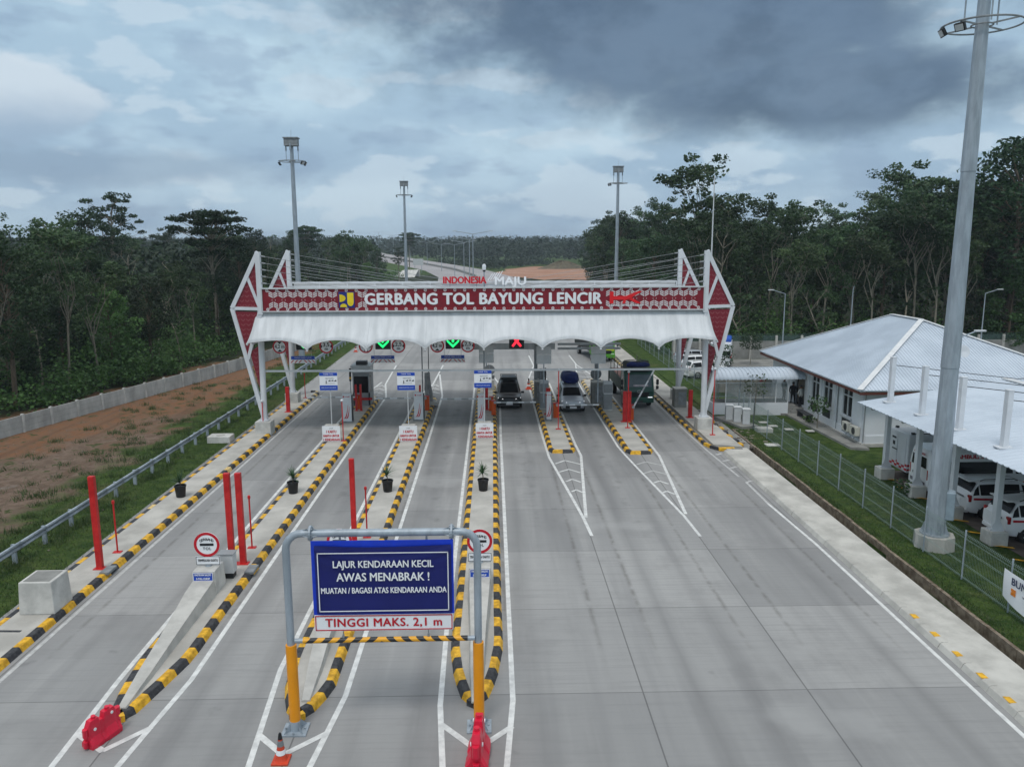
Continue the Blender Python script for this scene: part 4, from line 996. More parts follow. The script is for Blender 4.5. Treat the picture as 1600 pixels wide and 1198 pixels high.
# ---- crash wedges with GERBANG TOL signs
def wedge(x, y, rz, lb, lbs, full=True, grp='concrete crash wedges at the island noses', skew=0.0):
    t = thing('crash_wedge', lb, 'crash barrier', (x, y, .17), rz, group=grp)
    m = MB(); m.add([(-.42, -.02, 0), (.42, -.02, 0), (.42, 1.0, 0), (-.42, 1.0, 0), (-.38, .04, .82), (.38, .04, .82), (.38, .96, .82), (-.38, .96, .82)], [(0, 1, 5, 4), (1, 2, 6, 5), (2, 3, 7, 6), (3, 0, 4, 7), (4, 5, 6, 7)]); build('block', m, CONC_W, t)
    m = MB(); L = 6.9 if full else 2.6
    S = [(0, .42, .52), (-.9, .40, .49), (-2.0, .34, .40), (-3.6, .27, .28), (-5.4, .22, .16), (-L, .12, .05)] if full else [(0, .42, .5), (-L, .2, .05)]
    for i in range(len(S)-1):
        (a, wa, za), (b, wb, zb_) = S[i], S[i+1]; ya, yb = a+.0, b
        ia, ib = wa*.84, wb*.84; sa, sb = skew*a/-L, skew*b/-L
        m.face([(sb-wb, yb, 0), (sb-ib, yb, zb_), (sa-ia, ya, za), (sa-wa, ya, 0)]); m.face([(sa+wa, ya, 0), (sa+ia, ya, za), (sb+ib, yb, zb_), (sb+wb, yb, 0)])
        m.face([(sb-ib, yb, zb_), (sb+ib, yb, zb_), (sa+ia, ya, za), (sa-ia, ya, za)])
    b, wb, zb_ = S[-1]; m.face([(skew-wb, b, 0), (skew+wb, b, 0), (skew+wb*.84, b, zb_), (skew-wb*.84, b, zb_)]); build('ramp', m, CONC, t)
    if full:
        m = MB(); m.box((0, -.0, .66), (.66, .03, .28)); bp = build('blue_plate', m, BLUE, t)
        m = MB()
        for z in (.805, .515): m.box((0, -.02, z), (.68, .01, .018))
        for xx in (-.335, .335): m.box((xx, -.02, .66), (.018, .01, .28))
        build('plate_rim', m, SIGNW, t)
        text('lettering', 'PASTIKAN SALDO', SIGNW, t, (0, -.022, .73), .1, w=.56, off=.003, ext=.002); text('lettering', 'E-TOLL CUKUP', SIGNW, t, (0, -.022, .59), .1, w=.46, off=.003, ext=.002)
    t2 = thing('toll_sign', lbs, 'road sign', tuple(Vector((x, y, .99)) + Matrix.Rotation(rz, 3, 'Z') @ Vector((0, .55, 0))), rz, group='round toll gate signs on the crash wedges')
    m = MB(); m.tube([(0, .03, 0), (0, .03, 1.2)], .03, 8); m.cyl((0, .03, 0), (0, .03, .04), .12, 10); build('pole', m, STEEL, t2)
    m = MB(); disc(m, (0, .80), .45, -.012, .01, 36); ring(m, (0, .80), .355, .45, -.02, -.0125, 36, 1); build('round_plate', m, [SIGNW if full else STEEL_D, RED_S if full else STEEL_D], t2)
    m = MB(); m.box((0, 0, .21), (.84, .02, .32)); build('lower_plate', m, SIGNW if full else STEEL_D, t2)
    if full:
        m = MB()
        for z in (.355, .065): m.box((0, -.014, z), (.82, .008, .014))
        for xx in (-.404, .404): m.box((xx, -.014, .21), (.014, .008, .3))
        build('plate_rim', m, TXT_D, t2)
        m = MB(); m.box((0, -.018, .80), (.48, .008, .09), ch=.0035); build('bar_symbol', m, TXT_D, t2)
        for k, ch_ in enumerate('GERBANG'):
            a = math.radians(90+ (3-k)*17); r_ = .245
            text('letter', ch_, TXT_D, t2, (r_*math.cos(a)*1.05, -.018, .80+.06+ .13*math.sin(a)), .13, ext=.001, off=.003)
        text('lettering', 'TOL', TXT_D, t2, (0, -.018, .65), .14, ext=.001, off=.003, space=1.15)
        text('lettering', 'TEMPELKAN KARTU', TXT_D, t2, (0, -.016, .21), .13, w=.7, ext=.001, off=.003)
wedge(-10.1, 26.1, 0, 'long concrete crash wedge behind the tilted red water barrier', 'round GERBANG TOL sign left of the pair of tall red posts', skew=.3)
wedge(-5.5, 26.3, 0, 'long concrete crash wedge mostly behind the blue banner', 'round GERBANG TOL sign half hidden behind the blue banner', skew=.45)
wedge(-.52, 26.1, 0, 'long concrete crash wedge behind the right leg of the pipe portal', 'round GERBANG TOL sign crossed by the right leg of the pipe portal')
wedge(3.86, 63.6, math.pi, 'short grey crash wedge beyond the silver car', 'grey back of a round sign beyond the kiosk left of the silver car', False, 'crash wedges facing the far side')
wedge(8.3, 63.4, math.pi, 'short grey crash wedge beyond the dark green truck', 'grey back of a round sign between the two trucks', False, 'crash wedges facing the far side')
wedge(-.3, 65.8, math.pi, 'short grey crash wedge at the far end of the centre island', 'grey back of a round sign at the far end of the centre island', False, 'crash wedges facing the far side')
t = thing('junction_box', 'grey electrical box on a black stand beside the left crash wedge', 'electrical box', (-9.75, 27.6, .17))
m = MB(); m.box((0, 0, .56), (.52, .4, .72), ch=.015); build('cabinet', m, GREY_L, t)
m = MB(); m.box((0, 0, .1), (.46, .34, .2)); build('stand', m, BLACK, t)
m = MB(); m.box((0, 0, .935), (.58, .46, .03)); build('lid', m, GREY, t)
for x, y, lb in ((-14.45, 28.3, 'grey cover set in the kerb below the lone red post'), (-9.1, 28.2, 'grey cover set in the kerb beside the pair of tall red posts')):
    m = MB(); m.box((0, 0, 0), (.34, .7, .1), ch=.01); tag(build('kerb_cover', m, STEEL_D, loc=(x, y, .185)), lb, 'cover')

# ---- potted plants
def pot(x, y, seed, lb, droop=.5, h=.85):
    q = random.Random(seed); t = thing('potted_plant', lb, 'potted plant', (x, y, .17), q.uniform(0, 6), group='potted dracaenas on the islands')
    m = MB(); m.lathe([(0, 0), (.2, 0), (.215, .03), (.26, .5), (.285, .52), (.285, .58), (.25, .58), (.245, .5), (0, .5)], n=20); build('pot', m, BLACK, t, smooth=True)
    m = MB(); m.tube([(0, 0, .48), (.02, .01, .7), (0, .03, .48+h*.45)], [.03, .025, .018], 6); build('stem', m, BARK_D, t)
    m = MB()
    for k in range(46):
        a = q.uniform(0, 6.283); el = q.uniform(.1, 1.45); L = q.uniform(.42, .66)*(1 if el > .4 else .9); z0 = .48+h*.45-.05+q.uniform(-.1, .03)
        p = Vector((0, .03, z0)); d = Vector((math.cos(a)*math.cos(el), math.sin(a)*math.cos(el), math.sin(el))); sd = d.cross(Vector((0, 0, 1))).normalized()*.016
        prev = None
        for s_ in range(5):
            w_ = sd*(1.5-abs(s_-1.5)*.45 if s_ < 4 else .05); cur = (p-w_, p+w_)
            if prev: m.face([prev[0], prev[1], cur[1], cur[0]])
            prev = cur; p = p+d*L/4; d = (d+Vector((0, 0, -droop*.36))).normalized()
    build('leaves', m, PGREEN, t)
pot(-15.13, 37.1, 1, 'small potted dracaena leftmost of four, nearest the guardrail', .2, .75); pot(-9.83, 37.5, 2, 'potted dracaena on the island left of the blue banner', .4, .8)
pot(-5.23, 37.6, 3, 'potted dracaena on the island behind the single tall red post', .5, .85); pot(-.53, 37.6, 4, 'fullest potted dracaena, rightmost of four, on the centre island', .75, 1.05)

# ---- height portal
t = thing('height_portal', 'grey galvanised pipe portal with yellow posts holding a blue banner over the third lane', 'height barrier', (-2.8, 18.4, 0))
xl, xr = -5.08, -.42
for x, nm in ((xl, 0), (xr, 1)):
    m = MB(); s = 1 if x < -2 else -1
    pts = [(x, 18.4, 2.2), (x, 18.4, 4.85)] + [(x+s*.4*(1-math.cos(a)), 18.4, 4.85+.4*math.sin(a)) for a in (math.radians(v) for v in (20, 40, 60, 75))] + [(x+s*.42, 18.4, 5.25), (x+s*.62, 18.4, 5.25)]
    m.tube(pts, .095, 16); build('upright', m, STEEL, t, world=True, smooth=True)
    m = MB(); m.tube([(x, 18.4, .25), (x, 18.4, 2.35)], .135, 18); build('lower_post', m, ORG_Y, t, world=True, smooth=True)
    m = MB(); m.box((x, 18.4, .02), (.62, .56, .04)); m.tube([(x, 18.4, .03), (x, 18.4, .3)], .145, 16)
    for k in range(4):
        a = math.pi/4+k*math.pi/2; c_, s_ = math.cos(a), math.sin(a); m.add([(x+.14*c_, 18.4+.14*s_, .04), (x+.34*c_, 18.4+.34*s_, .04), (x+.14*c_, 18.4+.14*s_, .27)], [(0, 1, 2)])
        m.cyl((x+.24*math.cos(a+.785), 18.4+.24*math.sin(a+.785), .04), (x+.24*math.cos(a+.785), 18.4+.24*math.sin(a+.785), .09), .025, 8)
    build('base_plate', m, STEEL, t, world=True)
m = MB(); m.tube([(xl+.6, 18.4, 5.25), (xr-.6, 18.4, 5.25)], .095, 16); build('crossbar', m, STEEL, t, world=True, smooth=True)
for x in (xl+.62, xr-.62):
    m = MB(); m.cyl((x-.025, 18.4, 5.25), (x+.025, 18.4, 5.25), .19, 18)
    for k in range(6): a = k*math.pi/3; m.cyl((x-.06, 18.4+.145*math.cos(a), 5.25+.145*math.sin(a)), (x+.06, 18.4+.145*math.cos(a), 5.25+.145*math.sin(a)), .018, 6)
    for k in range(4): a = k*math.pi/2+.4; c_, s_ = math.cos(a), math.sin(a); m.add([(x-.2, 18.4+.09*c_, 5.25+.09*s_), (x, 18.4+.18*c_, 5.25+.18*s_), (x+.2, 18.4+.09*c_, 5.25+.09*s_)], [(0, 1, 2)])
    build('flange', m, STEEL, t, world=True)
t2 = thing('striped_bar', 'black and yellow striped bar hanging across the portal at head height', 'height bar', (-2.8, 18.3, 2.5))
m = MB(); m.tube([(-4.95, 18.3, 2.5), (-.5, 18.3, 2.51)], .06, 12); build('tube', m, STEEL, t2, world=True, smooth=True)
BS = bpy.data.materials.new('black_yellow_stripes'); BS.use_nodes = True; tt = BS.node_tree; bb = tt.nodes['Principled BSDF']; gg = tt.nodes.new('ShaderNodeTexCoord'); ss = tt.nodes.new('ShaderNodeSeparateXYZ'); tt.links.new(gg.outputs['Object'], ss.inputs[0])
vv = mth(tt, 'FRACT', mth(tt, 'ADD', mth(tt, 'DIVIDE', mth(tt, 'ABSOLUTE', ss.outputs[0]), .37), mth(tt, 'MULTIPLY', ss.outputs[2], 3.2)))
tt.links.new(mixc(tt, mth(tt, 'GREATER_THAN', vv, .5), s2l(224, 160, 30), (.015, .015, .017)), bb.inputs['Base Color']); bb.inputs['Roughness'].default_value = .45
m = MB(); m.tube([(-4.75, 18.3, 2.5), (-.68, 18.3, 2.51)], .066, 14); build('stripes', m, BS, t2, world=True, smooth=True)
m = MB()
for x in (-3.75, -1.65): m.tube([(x, 18.3, 2.56), (x, 18.36, 5.16)], .012, 6); m.box((x, 18.36, 5.1), (.05, .03, .1)); m.box((x, 18.3, 2.6), (.05, .04, .1))
build('hanger', m, STEEL_D, t2, world=True)
t3 = thing('height_strip_sign', 'white strip sign reading TINGGI MAKS. 2,1 m under the blue banner', 'sign', (-2.73, 18.26, 2.98))
m = MB(); m.box((-2.73, 18.26, 2.985), (3.4, .03, .42)); build('board', m, SIGNW, t3, world=True)
m = MB()
for z in (3.17, 2.8): m.box((-2.73, 18.238, z), (3.34, .01, .022))
for x in (-4.4, -1.06): m.box((x, 18.238, 2.985), (.022, .01, .39))
build('rim', m, RED_S, t3, world=True)
text('lettering', 'TINGGI MAKS. 2,1 m', RED_S, t3, (-2.73, 18.235, 2.985), .3, w=2.85, off=.008, ext=.002, world=True, space=1.08)
t4 = thing('warning_banner', 'creased navy banner with white warning text hung from the pipe portal', 'banner', (-2.72, 18.24, 4.15))
m = MB(); m.box((-2.72, 18.27, 4.15), (3.44, .03, 1.9)); build('backing_board', m, M('bright_blue', s2l(20, 58, 190), .4), t4, world=True)
m = MB(); nx, nz = 44, 26; V = []
for j in range(nz+1):
    for i in range(nx+1):
        u, v_ = i/nx, j/nz; x = -4.35+3.3*u; z = 3.24+1.76*v_
        top = -.05*math.sin(math.pi*u)*v_**3
        y = 18.215 - .028*math.exp(-((v_-.93+.16*math.sin(math.pi*u))/.035)**2) - .018*math.exp(-((v_-.80+.22*math.sin(math.pi*u))/.05)**2) - .012*math.exp(-((v_-(.95-.9*u))/.04)**2)*(u < .5) - .012*math.exp(-((v_-(.05+.9*u))/.04)**2)*(u > .5) - .006*math.sin(9*u+5*v_)
        V.append((x, y, z+top))
m.v = V
for j in range(nz):
    for i in range(nx): a = j*(nx+1)+i; m.f.append((a, a+1, a+nx+2, a+nx+1)); m.m.append(0)
build('cloth', m, NAVY, t4, world=True, smooth=True)
m = MB()
for z in (3.33, 4.82): m.box((-2.7, 18.165, z), (3.16, .006, .022))
for x in (-4.27, -1.13): m.box((x, 18.165, 4.075), (.022, .006, 1.5))
build('white_border', m, SIGNW, t4, world=True)
for s, z, sz, w_ in (('LAJUR KENDARAAN KECIL', 4.53, .25, 2.42), ('AWAS MENABRAK !', 4.2, .3, 2.24), ('MUATAN / BAGASI ATAS KENDARAAN ANDA', 3.86, .21, 3.04)):
    text('lettering', s, SIGNW, t4, (-2.7, 18.16, z), sz, w=w_, off=sz*.021, ext=.001, world=True)

# ---- water barriers and cones
def wbar(x, y, rz, lb):
    t = thing('water_barrier', lb, 'barrier', (x, y, 0), rz, group='red plastic water barriers')
    m = MB(); L = 1.15
    # cross-section lofted along the length, with end notches and steps
    secs = [(-.5*L, .8), (-.42*L, 1), (-.16*L, 1), (-.12*L, .86), (.0, .86), (.04*L, 1), (.36*L, 1), (.42*L, .94), (.5*L, .75)]
    prof_ = [(.26, 0), (.27, .18), (.21, .3), (.14, .42), (.12, .55), (.12, .8), (.09, .95)]
    rws = []
    for x_, k in secs:
        hgt_ = .98 if k >= 1 else .8
        row = [(x_, -a*(.93 if k < 1 else 1), b*hgt_/.95*(1 if b > .5 else 1)) for a, b in prof_] + [(x_, a*(.93 if k < 1 else 1), b*hgt_/.95) for a, b in reversed(prof_)]
        rws.append(row)
    n_ = len(rws[0])
    for i in range(len(rws)-1):
        for j in range(n_-1): m.face([rws[i][j], rws[i+1][j], rws[i+1][j+1], rws[i][j+1]])
    m.face(rws[0]); m.face(rws[-1][::-1])
    build('body', m, WPINK, t)
    m = MB()
    for x_ in (-.3, .22): m.cyl((x_, 0, .95), (x_, 0, 1.06), .07, 12)
    build('cap', m, WPINK, t)
    for sx in (-1, 1):
        m = MB()
        m.cyl((sx*.62, 0, .12), (sx*.62, 0, .34), .085, 10); m.cyl((sx*.62, 0, .5), (sx*.62, 0, .78), .085, 10); m.box((sx*.56, 0, .23), (.1, .1, .12)); m.box((sx*.56, 0, .64), (.1, .1, .12))
        build('coupling_lug', m, WPINK, t)
    m = MB()
    for x_, z_ in ((-.36, .66), (.30, .84)): m.cyl((x_, -.15, z_), (x_, -.125, z_), .05, 10); m.cyl((x_, .15, z_), (x_, .125, z_), .05, 10)
    build('reflector', m, SIGNW, t)
    return t
wb = wbar(-9.83, 18.2, math.radians(72), 'red water barrier tilted in front of the left island nose')
wb.rotation_euler = (math.radians(7), math.radians(-4), math.radians(66)); wb.scale = (.76, .76, .8)
wbar(-.42, 17.1, math.radians(86), 'red water barrier end-on against the right leg of the pipe portal')
def cone(x, y, lb, k=1.0):
    t = thing('traffic_cone', lb, 'traffic cone', (x, y, 0), group='traffic cones'); t.scale = (k, k, k)
    m = MB(); m.box((0, 0, .025), (.4, .4, .05), ch=.01); build('base', m, M('cone_orange', s2l(196, 66, 36), .5, var=.15), t)
    m = MB(); m.lathe([(.15, .05), (.13, .08), (.035, .68), (0, .69)], n=18); build('body', m, MATS['cone_orange'], t, smooth=True)
    m = MB(); m.lathe([(.117, .2), (.098, .32)], n=18); build('white_band', m, SIGNW, t, smooth=True)
    m = MB(); m.lathe([(.083, .41), (.06, .55)], n=18); build('grey_band', m, STEEL_D, t, smooth=True)
    m = MB(); m.lathe([(.055, .58), (.038, .70), (.02, .74), (0, .74)], n=14); build('black_tip', m, BLACK, t, smooth=True)
cone(-5.13, 17.2, 'orange traffic cone at the left leg of the pipe portal'); cone(-15.75, 90.5, 'small orange traffic cone far off at the left road edge', 1.2)
cone(3.0, 66.0, 'orange cone at the column beyond the black car lane', 1.3)
t = thing('concrete_block', 'big pale concrete block on the left walk beside the guardrail', 'concrete block', (-15.08, 25.3, .17))
m = MB(); m.box((0, 0, .55), (1.16, 1.15, 1.1), ch=.03, taper=.92); build('body', m, CONC_W, t)
m = MB(); m.box((0, 0, 1.1), (.85, .85, .02)); build('top_inset', m, CONC_D, t)
t = thing('concrete_box', 'low pale concrete chamber in the grass left of the left canopy plinth', 'concrete block', (-17.1, 48.7, 0))
m = MB(); m.box((0, 0, .2), (1.4, .95, .42), ch=.02); build('body', m, CONC_W, t); m = MB(); m.lathe([(0, .0), (.25, 0), (.25, .04), (0, .04)], (0, 0, .41), 16); build('lid', m, CONC, t)
# ================================================================== VEHICLES  (local +X = forward)
def wheel_pair(t, xs, half, r, w=.22, names=('wheel',)):
    for x in xs:
        for s in (-1, 1):
            m = MB(); y0, y1 = s*half, s*(half-w)
            m.lathe([(r*.62, 0), (r*.93, 0), (r, .04), (r, w-.04), (r*.93, w), (.02, w)], n=22)
            wv = bpy.data.objects; o = build('wheel', m, RUBBER, t, smooth=True)
            o.rotation_euler = (math.radians(90 if s < 0 else -90), 0, 0); o.location = (x, s*(half), r)
            o.rotation_euler = (math.radians(-90) if s < 0 else math.radians(90), 0, 0)
            m = MB(); m.lathe([(0, .03), (.05, .02), (r*.2, .05), (r*.6, .03), (r*.64, .0)], n=20); build('rim', m, RIM, o, smooth=True)
            m = MB()
            for k in range(5): a = k*2*math.pi/5; m.bar((.05*math.cos(a), .05*math.sin(a), .02), (r*.58*math.cos(a), r*.58*math.sin(a), .012), .07, .03)
            build('spokes', m, RIM, o)
def loft_car(t, st, paint, glass, dark=BLACK):
    """st rows: x, zlow, zbelt, ztop, wlow, wbelt, wtop"""
    def ringpts(s):
        x, zl, zb, zt, wl, wb_, wt = s
        zm = zl+(zb-zl)*.45
        half = [(0, zt), (wt*.6, zt-.005), (wt*.92, zt-.03), (wt, zt-.07 if zt-zb > .2 else zt-.03), (wb_, zb), (wb_+.015, zb-.06), (wl+.02, zm), (wl, zl+.12), (wl-.06, zl), (0, zl)]
        return [(x, y, z) for y, z in half]
    rg = [ringpts(s) for s in st]; m = MB(); n = len(rg[0])
    for i in range(len(rg)-1):
        for j in range(n-1):
            a, b, c, d = rg[i][j], rg[i+1][j], rg[i+1][j+1], rg[i][j+1]
            m.face([a, b, c, d]); f = lambda p: (p[0], -p[1], p[2]); m.face([f(d), f(c), f(b), f(a)])
    for r_, rev in ((rg[0], False), (rg[-1], True)):
        pts = r_ + [(p[0], -p[1], p[2]) for p in reversed(r_[1:-1])]
        m.face(pts if rev else pts[::-1])
    bm = bmesh.new(); me = m.mesh('body', paint, True); bm.from_mesh(me); bmesh.ops.remove_doubles(bm, verts=bm.verts, dist=.001); bmesh.ops.recalc_face_normals(bm, faces=bm.faces); bm.to_mesh(me); bm.free()
    me.polygons.foreach_set('use_smooth', [True]*len(me.polygons)); 
    try: me.set_sharp_from_angle(angle=math.radians(38))
    except Exception: pass
    o = bpy.data.objects.new('body', me); col.objects.link(o); o.parent = t
    return rg
def lerp(a, b, u): return tuple(p+(q-p)*u for p, q in zip(a, b))
def pane(t, name, quad, mat, off=.012, ins=(.06, .06)):
    a, b, c, d = [Vector(p) for p in quad]; n = (b-a).cross(d-a).normalized()*off
    def P(u, v): return (a*(1-u)+b*u)*(1-v)+(d*(1-u)+c*u)*v + n
    m = MB(); u, v = ins; m.face([P(u, v), P(1-u, v), P(1-u, 1-v), P(u, 1-v)]); build(name, m, mat, t)
def car(t, kind, paint, L=4.4, W=1.76, H=1.68, plate=True):
    w = W/2; h = L/2
    if kind == 'suv':   # tall SUV / MPV with a short sloping bonnet
        st = [(h, .32, .62, .72, w*.80, w*.78, w*.70), (h-.12, .24, .78, .90, w*.93, w*.90, w*.80), (h-.55, .24, .92, 1.0, w, w*.97, w*.85), (h-1.05, .24, .98, 1.06, w, w*.98, w*.86),
              (h-1.75, .24, 1.0, H-.12, w, w*.98, w*.72), (h-2.05, .24, 1.0, H-.03, w, w*.98, w*.74), (h-3.0, .24, 1.02, H, w, w*.98, w*.74), (h-3.9, .24, 1.03, H-.04, w, w*.98, w*.72), (-h+.12, .3, 1.02, H-.22 if False else 1.10, w*.95, w*.93, w*.84), (-h, .36, .92, .98, w*.86, w*.86, w*.8)]
        st[8] = (-h+.16, .28, 1.02, 1.12, w*.96, w*.94, w*.86)
    rg = loft_car(t, st, paint, GLASS)
    mir = lambda p: (p[0], -p[1], p[2])
    # windscreen (between cowl and roof), rear window
    a, b = rg[3], rg[4]
    def over(name, i, u0, u1, k_in=1.0, up=(.012, 0, .014)):
        A, B_ = rg[i], rg[i+1]; acr = lambda r_: [mir(r_[2]), mir(r_[1]), r_[0], r_[1], r_[2]]
        A, B_ = acr(A), acr(B_); mm = MB(); U = Vector(up)
        lo = [Vector(lerp(p, q_, u0))+U for p, q_ in zip(A, B_)]; hi_ = [Vector(lerp(p, q_, u1))+U for p, q_ in zip(A, B_)]
        for v_ in lo+hi_: v_.y *= k_in
        for k_ in range(4): mm.face([lo[k_], lo[k_+1], hi_[k_+1], hi_[k_]])
        build(name, mm, GLASS, t)
    over('windscreen', 3, .04, .93, .97)
    a, b = rg[7], rg[8]
    over('rear_window', 7, .12, .88, .93, (-.012, 0, .014))
    for s in (0, 1):
        for i in (4, 5, 6):
            q = [rg[i][4], rg[i+1][4], rg[i+1][3], rg[i][3]] if s else [mir(rg[i+1][4]), mir(rg[i][4]), mir(rg[i][3]), mir(rg[i+1][3])]
            if i == 4: continue
            pane(t, 'side_window', q, GLASS, .012, (.04, .1))
        q = [rg[3][4], rg[5][4], rg[5][3], rg[4][3]] if s else [mir(rg[5][4]), mir(rg[3][4]), mir(rg[4][3]), mir(rg[5][3])]
        pane(t, 'side_window', q, GLASS, .014, (.16, .1))
        q = [rg[7][4], rg[8][4], lerp(rg[8][3], rg[7][3], .5), rg[7][3]] if s else [mir(rg[8][4]), mir(rg[7][4]), mir(rg[7][3]), lerp(mir(rg[8][3]), mir(rg[7][3]), .5)]
        pane(t, 'side_window', q, GLASS, .012, (.08, .12))
    m = MB(); m.box((h-.01, 0, .50), (.1, W*.62, .26), ch=.02); build('grille', m, BLACK, t)
    m = MB(); m.box((h-.04, 0, .29), (.16, W*.86, .14), ch=.03); build('front_bumper', m, DARK, t)
    m = MB(); m.box((-h+.03, 0, .34), (.16, W*.84, .16), ch=.03); build('rear_bumper', m, paint, t)
    for s in (-1, 1):
        m = MB(); m.add([(h-.02, s*w*.5, .70), (h-.02, s*w*.5, .78), (h-.22, s*w*.93, .86), (h-.2, s*w*.93, .74), (h-.07, s*w*.80, .70)], [(0, 1, 2, 3, 4)]); build('headlight', m, LAMPG if kind == 'suv' and t.get('lights') else M('lamp_glass', s2l(210, 215, 220), .15), t)
        m = MB(); m.box((-h+.09, s*w*.86, .93), (.12, .18, .30), ch=.02); build('tail_light', m, TAILR, t)
        m = MB(); m.box((h-1.35, s*(w+.12), 1.04), (.14, .22, .15), ch=.03); m.box((h-1.38, s*(w+.0), 1.0), (.06, .12, .05)); build('mirror', m, BLACK if paint is not CARW else CARW, t)
        m = MB(); m.tube([(h-2.1, s*w*.66, H-.0), (h-2.3, s*w*.66, H+.06), (h-3.6, s*w*.66, H+.06), (h-3.8, s*w*.66, H-.01)], .022, 6); build('roof_rail', m, BLACK, t, smooth=True)
    if plate:
        m = MB(); m.box((h+.045, 0, .40), (.015, .5, .14)); m.box((-h-.02, 0, .72), (.02, .5, .16)); build('number_plate', m, SIGNW, t)
    wheel_pair(t, (h-.85, -h+.85), w+.02, .335)
    m = MB()
    for x in (h-.85, -h+.85):
        for s in (-1, 1): m.cyl((x, s*(w-.22), .36), (x, s*(w+.008), .36), .40, 22)
    build('wheel_arch', m, BLACK, t)
t = thing('black_suv', 'black SUV with a roof rack stopped behind the lowered barrier', 'car', (1.2, 60.2, 0), -math.pi/2); t['lights'] = 1
car(t, 'suv', CARB, 4.7, 1.84, 1.82)
m = MB()
for x in (-.9, -.3, .3): m.bar((x, -.6, 1.93), (x, .6, 1.93), .05)
m.bar((-1.1, -.62, 1.93), (.5, -.62, 1.93), .05); m.bar((-1.1, .62, 1.93), (.5, .62, 1.93), .05); m.box((-.3, 0, 2.0), (1.5, 1.1, .1), ch=.03)
for x in (-1.1, .5): m.bar((x, -.62, 2.08), (x, .62, 2.08), .04); m.bar((x, -.62, 1.9), (x, -.62, 2.1), .04); m.bar((x, .62, 1.9), (x, .62, 2.1), .04)
build('roof_rack', m, BLACK, t)
t = thing('silver_mpv', 'silver MPV stopped behind the lowered barrier with a blue bundle on its roof', 'car', (5.82, 58.6, 0), -math.pi/2); t['lights'] = 1
car(t, 'suv', CARS, 4.5, 1.78, 1.74)
m = MB(); m.box((2.2, 0, .42), (.12, 1.1, .3), ch=.03); build('black_nose', m, BLACK, t)
q = random.Random(3); m = MB(); rws = []
for k in range(15):
    a = math.pi*k/14-math.pi/2; row = []
    for j in range(22):
        b = 2*math.pi*j/22; rx = abs(math.cos(a))**.45; row.append((.95*rx*math.copysign(abs(math.cos(b))**.6, math.cos(b))*(1+.06*math.sin(3*b+k)), .66*rx*math.copysign(abs(math.sin(b))**.6, math.sin(b))*(1+.05*math.sin(5*b+k*.5)), .40+.42*math.sin(a)*(1+.12*math.sin(2*b))))
    rws.append(row)
for k in range(14):
    for j in range(22): m.face([rws[k][j], rws[k][(j+1) % 22], rws[k+1][(j+1) % 22], rws[k+1][j]])
t = thing('roof_bundle', 'big blue tarpaulin bundle tied on the roof of the silver MPV', 'luggage', (5.82, 59.2, 1.78), -math.pi/2)
build('tarpaulin', m, TARP, t, smooth=True)
m = MB()
for x in (-.45, .3): m.tube([(x, .72, -.02), (x, .6, .62), (x, .3, .84), (x, -.3, .84), (x, -.6, .62), (x, -.72, -.02)], .015, 5)
build('strap', m, BLACK, t)

